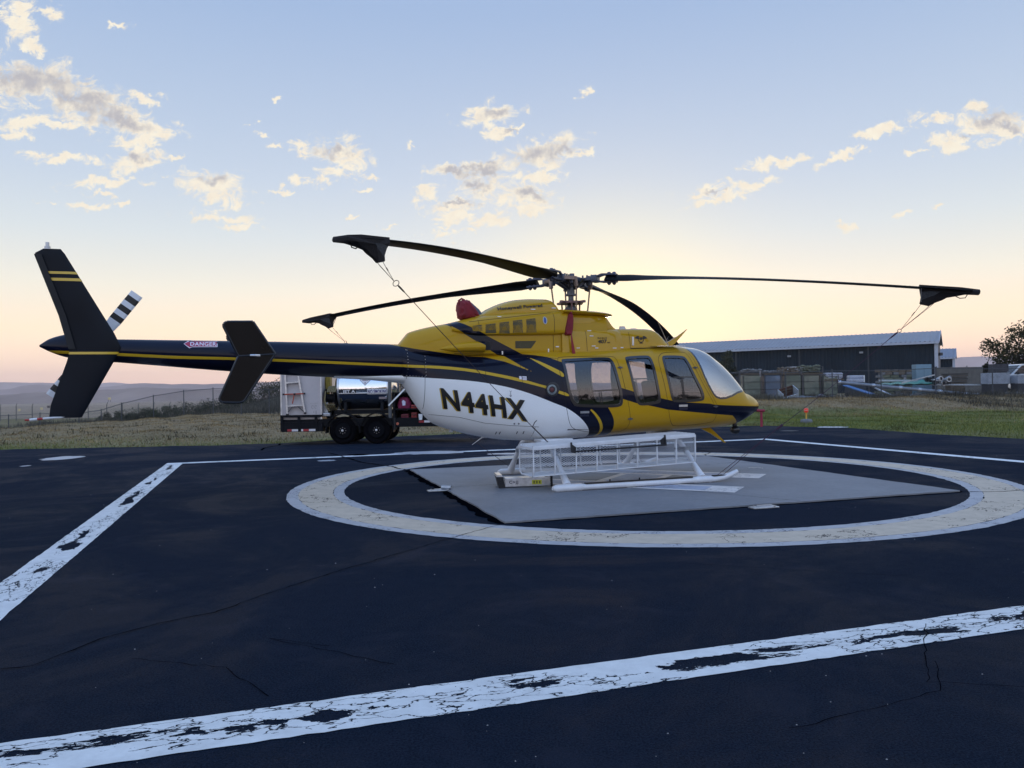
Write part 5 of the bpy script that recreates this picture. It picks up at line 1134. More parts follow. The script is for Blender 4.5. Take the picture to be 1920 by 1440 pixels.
# ================================================================== COVERS, TIE-DOWNS, GROUND KIT
sock=mat('cover_black',(.009,.007,.009),.85,var=.4,vscale=12,bump=.4,bscale=25); sock2=mat('cover_net',(.05,.055,.065),.8,var=.6,vscale=60)
rope=mat('rope_dark',(.035,.022,.024),.8,var=.3,vscale=60); purple=mat('rope_purple',(.05,.02,.045),.8)
def world(o): # move geometry built in helicopter axes into the world
    o.data.transform(Matrix.Translation(HO)@Matrix.Rotation(PSI,4,'Z')); return o
COV=['black blade tip cover on the high left rotor blade nearest the camera','black blade tip cover on the right rotor blade in front of the sheds','black blade tip cover on the low left rotor blade above the tail boom','black blade tip cover on the far rotor blade behind the roof fairing']
ringpos=[]
for i in range(4):
    a=math.radians(BAZ[i]); s_=Vector((-math.sin(a),math.cos(a),0)); e=(bpt(i,5.3)-bpt(i,4.8)).normalized()
    dn=Vector((0,0,-1)); r0,r1=4.75,5.40; D=.21
    # pouch: blade sleeve that hangs into a triangular net
    low=[(4.75,-.03),(4.76,-.12),(4.745,-D+.01),(4.755,-D),(4.85,-D-.015),(4.91,-D+.03),(5.0,-.135),(5.05,-.10),(5.14,-.075),(5.26,-.035),(5.40,-.03),(5.405,.0)]
    mb=MB(); tk=.04
    P=[(4.745,.03)]+low+[(5.40,.022),(5.2,.034)]
    def pf(r,z,t,i=i,s_=s_,a=a): 
        w=np.interp(z,[-.22,-.08,-.02,.03],[.12,.2,.75,.6]); return bpt(i,r)+Vector((0,0,z))+s_*(t*w)
    n=len(P); ctr=(4.95,-.05); 
    for tt in (-.16,.13):
        vs=[pf(*ctr,tt*1.08)]+[pf(r,z,tt) for r,z in P]; mb.add(vs,[(0,1+k,1+(k+1)%n) for k in range(n)])
    va=[pf(r,z,-.16) for r,z in P]+[pf(r,z,.13) for r,z in P]; mb.add(va,[(k,(k+1)%n,n+(k+1)%n,n+k) for k in range(n)])
    cv=empty('blade_cover',(0,0,0),COV[i],'blade cover','rotor blade tip covers')
    o=world(mb.build('pouch',sock,None)); c0=np.array([v.co[:] for v in o.data.vertices]).mean(0); base=Vector(c0); cv.location=base
    o.data.transform(Matrix.Translation(-base)); o.parent=cv
    def addp(mb,nm,m,sm_=False):
        q=world(mb.build(nm,m,None,sm_)); q.data.transform(Matrix.Translation(-base)); q.parent=cv; return q
    mb=MB()
    for tt in (-.168,.138):
        mb.add([pf(r,z,tt) for r,z in ((4.765,-.045),(4.765,-.17),(4.80,-.165),(4.98,-.04))],[(0,1,2,3)])
    q=addp(mb,'net_panel',sock2); 
    mb=MB(); mb.tube([pf(4.765,-.02,-.17),pf(4.762,-.18,-.17)],.005,5); addp(mb,'edge_piping',mat('piping_grey',(.25,.26,.28),.6))
    mb=MB(); pts=[pf(5.14,-.07,0),pf(5.19,-.095,0),pf(5.25,-.085,0),pf(5.28,-.03,0)]; mb.tube(pts,.006,6); addp(mb,'strap_loop',sock,True)
    # bridle, ring and rope
    B=[hw(*pf(4.76,-D,0)),hw(*pf(4.85,-D-.015,0)),hw(*pf(4.91,-D+.03,0))]
    ringpos.append((B,hw(*bpt(i,4.5))))
anch=[hw(-.60,-.66,.56),hw(1.80,-1.2,.10),hw(-.60,1.2,.10),hw(1.80,1.2,.10)]
ROPE=['thin rope from the high left blade cover down to the rear cross tube','dark rope from the right blade cover to the front of the near skid','thin rope from the low left blade cover passing behind the tail boom','thin rope from the far blade cover down behind the nose']
for i in range(4):
    B,_=ringpos[i]; A=anch[i]; d=(A-B[1]); L_=d.length; k=(.30/L_ if i==0 else .42/L_)
    Rg=B[1]+d*k+Vector((0,0,-.01)); n=d.normalized()
    mb=MB()
    for b in B: mb.tube([b,b+(Rg-b)*.25+Vector((0,0,-.004)),Rg],.003,5)
    mb.tube([B[0]+(Rg-B[0])*.3,B[0]+(Rg-B[0])*.45],.006,6)
    R3=n.to_track_quat('Y','Z').to_matrix(); rr=.034 if i==0 else .022
    up=n.cross(Vector((0,1,0))).normalized(); mb.tube([Rg+n*rr+(n*math.cos(q)+up*math.sin(q))*rr for q in np.linspace(0,6.2832,19)],.004,6,False)
    mb.tube([Rg+n*2*rr,Rg+n*(2*rr+.02),Rg+n*(2*rr+.10),Rg+n*(2*rr+.14)],[.004,.010,.009,.004],8)
    end=A; path=[Rg+n*(2*rr+.12)+(end-Rg-n*(2*rr+.12))*q+Vector((0,0,-.03*math.sin(math.pi*q))) for q in np.linspace(0,1,12)]
    if i==1:
        s0=path[0]; e0=end; kq=.62; clip=s0+(e0-s0)*kq
        mb.tube([s0+(clip-s0)*q+Vector((0,0,-.02*math.sin(math.pi*q))) for q in np.linspace(0,1,8)],.0042,6); mb.tube([clip-n*.05,clip+n*.05],.016,8)
        mb.tube([clip,e0+hw(-.04,0,0)-hw(0,0,0)],.004,6); mb.tube([clip+Vector((0,0,.01)),e0+hw(.06,0,0)-hw(0,0,0)],.004,6)
    else: mb.tube(path,.0042,6)
    if i==0:
        q=path[9]; mb.tube([q,q+Vector((.03,0,.06)),q+Vector((.06,0,.09))],.006,5); mb.tube([path[9],path[11]],.008,6)
    o=mb.build('tie_down_rope',purple if i in (1,3) else rope,None,True); recentre(o); setprops(o,ROPE[i],'rope','rotor tie-down ropes')
# exhaust cover
prof=smooth_poly([(-1.835,2.665),(-1.80,2.70),(-1.76,2.705),(-1.70,2.712),(-1.665,2.69),(-1.59,2.59),(-1.505,2.468),(-1.53,2.455),(-1.66,2.430),(-1.72,2.415),(-1.785,2.422),(-1.825,2.465),(-1.838,2.56)],2)
mb=MB(); n=len(prof); cb_=prof.mean(0); vs=[]; lay=[(-1,.55),(-.92,.78),(-.7,.93),(-.35,1.0),(0,1.0),(.35,1.0),(.7,.93),(.92,.78),(1,.55)]
for q,(t_,f_) in enumerate(lay):
    for k,(a,b) in enumerate(prof):
        wr=1+.03*math.sin(k*.9+q*1.4)+.025*math.sin(k*2.3-q)
        vs.append((cb_[0]+(a-cb_[0])*f_*wr,-.10+.155*t_*(1+.05*math.sin(k*1.1)),cb_[1]+(b-cb_[1])*f_*wr))
m_=len(lay); mb.add(vs,[(q*n+j,q*n+(j+1)%n,(q+1)*n+(j+1)%n,(q+1)*n+j) for q in range(m_-1) for j in range(n)]+[tuple(range(n)),tuple((m_-1)*n+j for j in range(n))])
o=world(mb.build('exhaust_cover',red,None,True)); recentre(o); setprops(o,'wrinkled dark red fabric bag over the exhaust on the engine cowling','exhaust cover')
def child_of(mb,nm,m,par,sm_=False):
    q=world(mb.build(nm,m,None,sm_)); q.data.transform(Matrix.Translation(-par.location)); q.parent=par; return q
mb=MB(); mb.tube([(-1.83,-.17,2.62),(-1.835,-.17,2.695),(-1.79,-.17,2.725),(-1.74,-.17,2.70)],.014,8); child_of(mb,'handle',red,o,True)
mb=MB(); mb.prism([(-1.665,2.405),(-1.49,2.435),(-1.50,2.478),(-1.60,2.455)],lambda a,b,t:(a,t,b),-.262,.06); child_of(mb,'cuff',mat('cuff_grey',(.16,.13,.13),.8,var=.3,vscale=14,bump=.3),o,True)
# intake cover with its streamer
for sgn,lab in ((-1,'dark red padded plug in the near engine intake with a long red streamer'),(1,'dark red padded plug in the hidden far engine intake')):
    mb=MB(); prof=[(-.245,2.50),(-.185,2.50),(-.178,2.40),(-.186,2.29),(-.20,2.215),(-.225,2.185),(-.30,2.185),(-.318,2.215),(-.31,2.30),(-.275,2.42)]
    def ip(a,b,t,sgn=sgn): 
        c=((-.245),(2.34)); f=.86 if abs(t)>.5 else 1; return (c[0]+(a-c[0])*f,sgn*(.455+.055*t),c[1]+(b-c[1])*f)
    n=len(prof); vs=[]; 
    for t_ in (-1,-.45,.45,1): vs+=[ip(a,b,t_) for a,b in prof]
    mb.add(vs,[(k*n+j,k*n+(j+1)%n,(k+1)*n+(j+1)%n,(k+1)*n+j) for k in range(3) for j in range(n)]+[tuple(range(n)),tuple(3*n+j for j in range(n))])
    o=world(mb.build('intake_cover',red,None,True)); recentre(o); setprops(o,lab,'intake cover','engine intake covers')
    if sgn<0:
        mb=MB(); pts=[(-.222,2.20),(-.214,2.10),(-.20,2.0),(-.186,1.90)]; w=[.008,.014,.022,.026]
        vs=[]; 
        for (x,z),ww in zip(pts,w):
            for d in (-1,1): vs.append((x+d*ww,-.505-.01*math.sin(z*30)-.16*max(0,2.02-z)*0,z))
        vs2=[(x,y+.003,z) for x,y,z in vs]; m_=len(vs)
        mb.add(vs+vs2,[(2*k+q,2*k+1+q,2*k+3+q,2*k+2+q) for k in range(3) for q in (0,m_)]); child_of(mb,'streamer',mat('streamer_red',(.25,.012,.02),.7),o)
    mb=MB(); mb.tube([(-.215,sgn*.49,2.495),(-.20,sgn*.44,2.545),(-.19,sgn*.2,2.58)],.02,8); child_of(mb,'strap',red,o,True)
# pitot cover with ribbon
pr=mat('pitot_red',(.26,.01,.04),.6); mb=MB(); mb.tube([(3.34,0,.985),(3.50,0,.978)],.024,10)
o=world(mb.build('pitot_cover',pr,None,True)); recentre(o); setprops(o,'red pitot cover on the nose tip with a hanging lettered ribbon','pitot cover')
mb=MB(); mb.b2((3.415,-.006,.71),(3.462,.0,.97)); rb=child_of(mb,'ribbon',pr,o)
v_,f_,_=text_geo('REMOVE',.02,1.1); mb=MB(); mb.add([(3.426+.025*b,-.0085,.945-.20*a) for a,b in v_],f_); child_of(mb,'lettering',inkw,rb)
# ---- folded step platform on the pad
c0=gnd(935,914,.022); st_=empty('step_platform',(c0.x+.0,c0.y-.08,.024),'folded aluminium step platform with black end caps lying on the pad behind the skid','step platform',rz=math.radians(7))
mb=MB()
for z in (.025,.06,.095,.125): mb.rbox((.42,0,z),(.66,.022,.026),.004); 
mb.rbox((.42,-.012,.075),(.64,.01,.12),.003); fr_=mb.build('side_rail',alu,st_)
mb=MB()
for z in (.03,.07,.11): mb.rbox((.40,.30,z),(.62,.03,.03),.004)
mb.build('side_rail',alu,st_)
mb=MB(); 
for y in (.06,.15,.24): mb.rbox((.40,y,.115),(.58,.07,.018),.005)
mb.build('tread',alu,st_)
mb=MB(); mb.prism([(0,0),(.10,0),(.06,.16),(-.03,.16)],lambda a,b,t:(a,t,b),-.03,-.0,); 
for z in (.03,.07,.11): mb.lathe([(0,-.006),(.008,-.006),(.008,0),(0,0)],(.05-z*.2,-.031,z),'Y',8)
mb.prism([(.02,0),(.06,0),(.03,.16),(-.02,.16)],lambda a,b,t:(a,t,b),-.0,.36); mb.build('end_cap',blkm,st_)
mb=MB(); mb.prism([(-.03,.16),(.06,.16),(.05,.185),(-.02,.185)],lambda a,b,t:(a,t,b),-.03,.36); mb.build('foot_bar',alu,st_)
mb=MB(); mb.rbox((.765,0,.075),(.03,.05,.15),.006); mb.rbox((.74,.30,.08),(.03,.05,.12),.006); mb.build('end_cap',blkm,st_)
mb=MB(); mb.box((.55,-.019,.07),(.14,.004,.062)); mb.mi=1
for k in range(3): mb.box((.51+.04*k,-.0215,.07),(.022,.002,.04))
mb.build('warning_sticker',[mat('sticker_yellow',(.50,.50,.02),.5),mat('sticker_olive',(.12,.13,.03),.5)],st_)
v_,f_,_=text_geo('C>JJ',.02,1.1); mb=MB(); mb.add([(.15+.13*a,-.0195,.045+.055*b) for a,b in v_],f_); mb.build('side_lettering',mat('ink_blue_black',(.02,.03,.06),.5),st_)
# ================================================================== FUEL TRAILER
TY=21.45
def T(px,py,y=TY): return at(px,py,y)
z0=0.0; tx=lambda px:T(px,760).x; tz=lambda px,py:T(px,py).z
tr=empty('fuel_trailer',(tx(670),TY+.95,0),'black tandem axle trailer carrying a polished jet fuel tank, parked behind the tail boom','trailer')
base=tr.location
def tb(mb,nm,m,par=None,sm_=False):
    o=mb.build(nm,m,None,sm_); o.data.transform(Matrix.Translation(-base)); o.parent=par or tr; return o
frm=mat('trailer_black',(.004,.005,.008),.55,0,0,var=.3,spec=.15); chrome=mat('polished_tank',(.78,.80,.84),.09,1.0); zd=lambda py:T(600,py).z
x0,x1=tx(527),tx(815); deck=zd(784)
mb=MB(); mb.b2((x0,TY,zd(809)),(tx(604),TY+1.95,zd(791))); mb.b2((x0,TY+.05,zd(800)),(x1+1.2,TY+.20,zd(786))); mb.b2((x0,TY+1.7,zd(800)),(x1+1.2,TY+1.85,zd(786))); mb.b2((tx(742),TY,zd(803)),(x1+1.2,TY+1.9,zd(789)))
mb.b2((tx(604),TY+.3,zd(778)),(tx(742),TY+1.6,zd(770)))
for x in np.linspace(x0+.1,x1,8): mb.b2((x-.04,TY+.1,zd(797)),(x+.04,TY+1.8,zd(789)))
tb(mb,'chassis',frm)
mb=MB(); 
for px in (528,560,592): mb.b2((tx(px)-.035,TY-.02,zd(808)),(tx(px)+.035,TY+.03,zd(778)))
mb.b2((tx(526),TY-.02,zd(781.5)),(tx(604),TY+.04,zd(777.5)))
tb(mb,'stake_rail',frm)
for k,(px,w) in enumerate(((642.5,0),(706,0))):
    c=T(px,809 if k==0 else 808); R_=.385
    for y,lab in ((TY+.02,0),(TY+1.55,1)):
        mb=MB(); pr_=[(.0,.0),(.17,.0),(.21,-.01),(.25,.02),(.33,.0),(.37,.02),(R_,.06),(R_,.24),(.36,.28),(.2,.29),(0,.29)]
        mb.lathe(pr_,(c.x,y,R_),'Y',36)
        w_=tb(mb,'wheel',mat('tyre_rubber',(.0035,.0035,.005),.9,var=.3,spec=.03),None,True)
        mb=MB(); mb.lathe([(0,-.005),(.205,-.012),(.20,.03),(.11,.05),(.09,.0),(.055,-.03),(.05,-.06),(0,-.06)],(c.x,y,R_),'Y',28); rm=tb(mb,'rim',mat('rim_black',(.004,.0045,.007),.6,0,spec=.05),w_,True); 
        mb=MB()
        for q in range(8): mb.lathe([(0,-.0),(.009,-.0),(.008,-.03),(0,-.03)],(c.x+.085*math.cos(q*.785),y+.0,R_+.085*math.sin(q*.785)),'Y',6)
        mb.lathe([(.018,-.066),(.034,-.062),(.036,-.04),(.018,-.04)],(c.x,y,R_),'Y',14); tb(mb,'wheel_nut',alu,w_)
    mb=MB(); n=18; vs=[]
    for q in range(n+1):
        a=math.radians(-8+196*q/n)
        for y in (TY-.03,TY+.33):
            for r in (.455,.475): vs.append((c.x+r*math.cos(a),y,R_+r*math.sin(a)))
    mb.add(vs,[f for q in range(n) for f in ((4*q,4*q+2,4*q+6,4*q+4),(4*q+1,4*q+3,4*q+7,4*q+5),(4*q,4*q+1,4*q+5,4*q+4),(4*q+2,4*q+3,4*q+7,4*q+6))]); tb(mb,'fender',frm,None,True)
mb=MB(); mb.b2((tx(738),TY-.02,zd(808)),(tx(741),TY+.3,zd(786))); tb(mb,'mud_flap',blkm)
# tank
tyc=TY+.72; ax=T(680,729).z; rT=.575; tx0,tx1=tx(630),tx(727)
mb=MB(); prof=[(0,tx0-.16),(.2,tx0-.15),(.40,tx0-.10),(.53,tx0-.04),(rT,tx0+.02),(rT,tx1-.02),(.53,tx1+.04),(.40,tx1+.10),(0,tx1+.16)]
mb.lathe(prof,(0,tyc,ax),'X',64); tank=tb(mb,'fuel_tank',chrome,None,True)
mb=MB(); mb.b2((tx0+.05,tyc-rT-.012,ax-.128),(tx1-.02,tyc-rT+.03,ax-.110)); tb(mb,'tank_rail',alu,tank)
mb=MB()
for x in (tx0+.02,tx1-.02): mb.lathe([(rT,-.02),(rT+.012,-.02),(rT+.012,.02),(rT,.02)],(x,tyc,ax),'X',48)
tb(mb,'tank_band',alu,tank,True)
for x in (tx0+.2,tx1-.2):
    mb=MB(); mb.prism([(-.5,-.62),(.5,-.62),(.42,-.3),(.2,-.5),(-.2,-.5),(-.42,-.3)],lambda a,b,t,x=x:(x+t,tyc+a,ax+b),-.04,.04); tb(mb,'tank_saddle',frm,tank)
def tank_pt(x,z,off): 
    dz=z-ax; return Vector((x,tyc-math.sqrt(max(rT**2-dz**2,.0))-off,z))
def tank_panel(nm,m,pxa,pya,pxb,pyb,off=.004,par=tank):
    mb=MB(); X0,X1=tx(pxa),tx(pxb); Z1,Z0=T(680,pya).z,T(680,pyb).z; n=8; vs=[]
    for k in range(n+1):
        z=Z0+(Z1-Z0)*k/n; vs+= [tank_pt(X0,z,off),tank_pt(X1,z,off)]
    mb.add(vs,[(2*k,2*k+1,2*k+3,2*k+2) for k in range(n)]); return tb(mb,nm,m,par),(X0,X1,Z0,Z1)
def tank_text(txt,box,m,par,off=.008,mg=(.07,.10)):
    v,f,_=text_geo(txt,.035,1.08); X0,X1,Z0,Z1=box; w,h=X1-X0,Z1-Z0
    mb=MB(); mb.add([tank_pt(X0+w*mg[0]+w*(1-2*mg[0])*a,Z0+h*mg[1]+h*(1-2*mg[1])*b,off) for a,b in v],f); return tb(mb,'lettering',m,par)
signw=mat('sign_white',(.70,.70,.72),.5); signk=mat('sign_black',(.006,.006,.008),.5); blue=mat('sign_blue',(.04,.035,.16),.5)
pl,bx_=tank_panel('fuel_label',signk,638.5,730,666,738.5); tank_text('JET A',bx_,signw,pl)
pl,bx_=tank_panel('fuel_label',signk,633.8,731,637,738.5)
pl,bx_=tank_panel('warning_label',signw,687,729.5,726.5,739.5); tank_text('NO SMOKING',bx_,blue,pl,mg=(.03,.12))
pl,bx_=tank_panel('warning_label',mat('sign_pink',(.5,.42,.44),.5),708.5,745,723,748.6); 
mb=MB(); X=tx(683); zc=T(680,712.5).z; h=.155
def dia(s,off): return [tank_pt(X+a*s,zc+b*s,off) for a,b in ((0,-h),(h*.55,-h*.45),(h,0),(h*.55,h*.45),(0,h),(-h*.55,h*.45),(-h,0),(-h*.55,-h*.45))]+[tank_pt(X,zc,off+.004)]
fan=[(8,k,(k+1)%8) for k in range(8)]
mb.mi=0; mb.add(dia(1,.004),fan); mb.mi=1; mb.add(dia(.9,.008),fan); pl=tb(mb,'hazard_placard',[signk,signw],tank)
mb=MB(); v,f,_=text_geo('1863',.02); mb.add([tank_pt(X-.09+.18*a,zc-.02+.05*b,.016) for a,b in v],f); v,f,_=text_geo('3',.02); mb.add([tank_pt(X-.015+.03*a,zc-.10+.045*b,.016) for a,b in v],f); tb(mb,'lettering',mat('ink_dark_red',(.12,.02,.03),.5),pl)
# white brace, posts, hoses, reel
mb=MB(); mb.bar(T(728.5,760.5),T(760,728),.04,.04); tb(mb,'brace',whitep)
mb=MB(); mb.b2((tx(727),TY+.1,zd(786)),(tx(733),TY+.2,zd(716))); tb(mb,'post',mat('post_grey',(.10,.11,.12),.5,.4)); mb=MB(); mb.b2((tx(735),TY+1.2,zd(786)),(tx(738),TY+1.3,zd(716))); tb(mb,'post',mat('post_grey',(.10,.11,.12),.5,.4))
hose=mat('hose_tan',(.16,.13,.06),.6,var=.3)
mb=MB()
for k in range(5):
    xq=tx(612)+.05*k; pts=[(xq+.02*math.sin(q),TY+.35+.28*math.cos(q),ax-.25+.33*math.sin(q)) for q in np.linspace(-2.6,2.6,18)]; mb.tube(pts,.022,8)
mb.tube([(tx(609),TY+.1,ax-.05),(tx(608),TY+.05,ax-.3),(tx(611),TY+.05,ax-.5),(tx(617),TY+.08,ax-.6)],.02,8); tb(mb,'hose_reel',hose,None,True)
mb=MB(); mb.lathe([(0,-.15),(.26,-.15),(.27,-.13),(.12,-.12),(.12,.12),(.27,.13),(.26,.15),(0,.15)],(tx(615),TY+.4,ax-.25),'X',24); mb.b2((tx(607),TY+.3,zd(786)),(tx(622),TY+.5,zd(772))); tb(mb,'reel_drum',frm,None,True)
mb=MB(); mb.rbox((tx(607.5),TY+.6,zd(720)),(.13,.3,.42),.02); mb.rbox((tx(606),TY+.5,zd(738)),(.12,.2,.12),.02); tb(mb,'pump_box',mat('pump_yellow',(.24,.18,.02),.6,var=.3))
mb=MB(); mb.rbox((tx(606),TY+.4,zd(765)),(.14,.3,.3),.02); mb.rbox((tx(610),TY+.2,zd(778)),(.2,.2,.1),.02); tb(mb,'filter_housing',galv)
# front locker, open, with the red bags in it
mb=MB(); zt_=zd(738); X0,X1=tx(738),tx(795)
mb.b2((X0,TY+.55,zd(789)),(X1,TY+.62,zt_)); mb.b2((X0,TY,zt_-.03),(X1,TY+.62,zt_)); mb.b2((X0,TY,zd(771)),(X1,TY+.6,zd(768.5))); mb.b2((X0,TY,zd(792)),(X1,TY+.6,zd(788)))
for px in (738.5,793): mb.b2((tx(px)-.03,TY,zd(790)),(tx(px)+.03,TY+.6,zt_))
tb(mb,'open_locker',frm)
mb=MB(); mb.rbox((tx(800),TY+.3,zd(777)),(.22,.4,.24),.02); tb(mb,'side_box',mat('pale_box',(.45,.37,.36),.6))
refl=[mat('reflector_red',(.35,.02,.03),.3),mat('reflector_white',(.62,.60,.62),.3)]
for pxs,py in (([(538.5,546.5,0),(547,558.5,1),(564.5,568,1),(568,578.5,0),(579,591,1)],806),([(785,794,0),(795,806,1),(807,816,0)],793.5)):
    for a,b,mi_ in pxs:
        mb=MB(); mb.b2((tx(a),TY-.012-.01*(py>800),zd(py+2)),(tx(b),TY-.0,zd(py-2))); tb(mb,'reflector',refl[mi_])
mb=MB(); mb.lathe([(0,-.03),(.035,-.03),(.04,0),(0,0)],(tx(745),TY-.0,zd(797)),'Y',14); tb(mb,'marker_lamp',mat('lamp_amber',(.5,.14,.08),.3))
# red gear in the locker
c=T(758.5,769,TY+.2); prof=smooth_poly([(-.16,0),(.16,0),(.175,.10),(.19,.20),(.15,.29),(.09,.355),(0,.375),(-.09,.355),(-.15,.29),(-.19,.20),(-.175,.10)],1)
mb=MB(); n=len(prof); vs=[]; lay=[(-1,.6),(-.85,.85),(-.4,1),(.4,1),(.85,.85),(1,.6)]
for q,(t_,f_) in enumerate(lay):
    for k,(a,b) in enumerate(prof):
        wr=1+.06*math.sin(k*1.3+q*1.1)+.04*math.sin(k*2.9-q); vs.append(c+Vector((a*f_*wr,.13*t_*(1+.15*math.sin(k)),.17+(b-.17)*f_*wr)))
mb.add(vs,[(q*n+j,q*n+(j+1)%n,(q+1)*n+(j+1)%n,(q+1)*n+j) for q in range(len(lay)-1) for j in range(n)]+[tuple(range(n)),tuple((len(lay)-1)*n+j for j in range(n))])
bag=mb.thing('gear_bag',mat('bag_crimson',(.16,.006,.045),.75,var=.35,vscale=12,bump=.4,bscale=20),'crimson duffel bag with a white tag on the upper shelf of the trailer locker','bag','red gear in the trailer locker',smooth=True)
mb=MB(); mb.prism([(-.03,.13),(.045,.14),(.05,.24),(-.01,.29),(-.05,.25)],lambda a,b,t:(a,t,b),-.155,-.14); mb.build('tag',mat('tag_white',(.55,.56,.68),.6),bag)
def redbox(px0,px1,py0,py1,lab,m,nm='gear_box'):
    mb=MB(); a,b=T(px0,py1,TY+.12),T(px1,py0,TY+.12); mb.rbox(((a.x+b.x)/2,TY+.25,(a.z+b.z)/2),(b.x-a.x,.26,b.z-a.z),.025)
    o=mb.thing(nm,m,lab,'box','red gear in the trailer locker'); h=b.z-a.z; w=b.x-a.x
    mb=MB(); mb.rbox((0,-.14,h*.72),(w*.98,.02,.03),.006); mb.rbox((0,-.15,h*.62),(w*.2,.03,.05),.006); mb.build('lid_band',mat('box_dark_red',(.10,.01,.01),.5),o)
redbox(770.5,785,759,768.3,'bright red plastic box beside the crimson bag on the upper locker shelf',mat('box_red',(.36,.02,.018),.45,var=.15))
redbox(771,782,773,786.5,'tall red can on the lower right of the trailer locker',mat('box_red2',(.24,.012,.014),.45,var=.15),'fuel_can')
redbox(752,766,776,785.5,'dark crimson box on the lower left shelf of the trailer locker',mat('box_crimson',(.14,.008,.03),.6,var=.15))
mb=MB(); c=T(788.5,781,TY-.05); mb.tube([(c.x,c.y,c.z-.09),(c.x,c.y,c.z+.07)],[.045,.06],14); o=mb.thing('paper_cup',whitep,'white paper cup standing on the trailer edge by the red can','cup')
# white box van body on the rear deck
bxm=mat('box_panel_white',(.47,.43,.43),.5,var=.10,vscale=1.6); a=T(524,777,TY+.0); b=T(603,777,TY)
X0,X1=a.x+.02,b.x-.01; zb_=zd(789); zt_=zd(668); sb=empty('cargo_box',((X0+X1)/2,TY+.95,zb_),'tall off white cargo box with a ladder strapped to it on the trailer rear','cargo box')
def cb(mb,nm,m,par=None):
    o=mb.build(nm,m,None); o.data.transform(Matrix.Translation(-sb.location)); o.parent=par or sb; return o
mb=MB(); mb.rbox(((X0+X1)/2,TY+.97,(zb_+zt_)/2),(X1-X0,1.8,zt_-zb_),.015); cb(mb,'body',bxm)
mb=MB(); 
for x in (X0+.015,X1-.015): mb.b2((x-.02,TY+.055,zb_),(x+.02,TY+.075,zt_))
mb.b2((X0,TY+.05,zt_-.05),(X1,TY+.075,zt_+.01)); cb(mb,'corner_trim',alu)
mb=MB(); mb.b2((X0-.02,TY+.3,zb_+.1),(X0-.005,TY+.38,zt_-.1)); mb.b2((X0-.03,TY+.2,zb_+.4),(X0-.005,TY+.3,zb_+.45)); cb(mb,'door_bar',steel)
lx_=T(589,763,TY+.06); mb=MB()
for s in (-1,1): mb.tube([(lx_.x+s*.045+.03*math.cos(q),TY+.066,lx_.z+.045*math.sin(q)) for q in np.linspace(.4,5.2,10)],.004,4)
mb.b2((lx_.x-.12,TY+.066,lx_.z+.10),(lx_.x+.10,TY+.069,lx_.z+.105)); mb.b2((lx_.x-.02,TY+.066,lx_.z-.16),(lx_.x-.005,TY+.069,lx_.z-.12)); mb.b2((lx_.x+.04,TY+.066,lx_.z-.20),(lx_.x+.06,TY+.069,lx_.z-.10))
cb(mb,'faint_logo',mat('logo_grey',(.25,.23,.24),.6))
# ladder hung on the box
yl=TY+.0; Lt=lambda px,py:T(px,py,yl)
ld=empty('step_ladder',Lt(555,777),'aluminium step ladder held to the white box by an orange strap','ladder')
def lb(mb,nm,m):
    o=mb.build(nm,m,None); o.data.transform(Matrix.Translation(-ld.location)); o.parent=ld; return o
for a,b in (((534,686),(539,776)),((556,686),(572,774))):
    mb=MB(); mb.bar(Lt(*a),Lt(*b),.045,.05,(0,1,0)); lb(mb,'side_rail',alu)
for (a,b) in (((537,718),(562,716)),((539,739),(566,738)),((540,761.5),(569,760)),((536,699),(559,698))):
    mb=MB(); mb.bar(Lt(*a),Lt(*b),.07,.03,(0,0,1)); lb(mb,'rung',alu)
mb=MB(); 
for a,b in (((549,762),(540,773)),((558,762),(571,773)),((538,720),(537,728)),((562,718),(564,727))): mb.bar(Lt(*a),Lt(*b),.02,.025,(0,1,0))
lb(mb,'stay',steel)
for p_ in ((539,777.5),(572,774.5)):
    mb=MB(); mb.rbox(Lt(*p_),(.06,.07,.05),.01); lb(mb,'foot',blkm)
mb=MB(); mb.bar(Lt(532,739.5)-Vector((0,.03,0)),Lt(572,738)-Vector((0,.03,0)),.02,.035); mb.bar(Lt(552.5,739)-Vector((0,.035,0)),Lt(549,757)-Vector((0,.035,0)),.03,.01,(0,1,0)); o=mb.build('ratchet_strap',mat('strap_orange',(.38,.06,.03),.6),None); recentre(o); setprops(o,'orange ratchet strap pulled across the ladder on the white box','strap')
mb=MB(); 
for p_ in ((532.5,739.5),(571.5,738),(553,739)): mb.rbox(Lt(*p_)-Vector((0,.045,0)),(.05,.03,.05),.008)
q=mb.build('buckle',blkm,None); q.data.transform(Matrix.Translation(-o.location)); q.parent=o
# ================================================================== YARD, SHEDS, FENCES, PLANTS
def tz_(x,y): return float(terrain_z(np.array([x]),np.array([y]))[0])
def on_ground(px,y,dz=0.):
    x=at(px,740,y).x; return Vector((x,y,tz_(x,y)+dz))
wallm=mat('shed_wall_navy',(.011,.020,.031),.55,0,var=.25,vscale=.5,spec=.2); roofm=mat('shed_roof_metal',(.25,.255,.29),.38,.55,var=.12,vscale=.6); trim=mat('shed_trim',(.35,.38,.45),.5,var=.1); gablem=mat('shed_gable',(.17,.165,.17),.5,.2,var=.15,vscale=.6)
def corr(mb,P,U,Vv,lu,lv,pitch,depth,Nn):
    "corrugated sheet: P + u*U + v*V with trapezoid ribs along V"
    P,U,Vv,Nn=map(Vector,(P,U,Vv,Nn)); n=int(lu/pitch); vs=[]
    for k in range(n):
        for q,d in ((0,0),(.55,0),(.65,1),(.9,1),(1,0)):
            if q==1 and k<n-1: continue
            u=(k+q)*lu/n; a=P+U*u+Nn*d*depth; vs+=[a,a+Vv*lv]
    mb.add(vs,[(2*k,2*k+2,2*k+3,2*k+1) for k in range(len(vs)//2-1)])
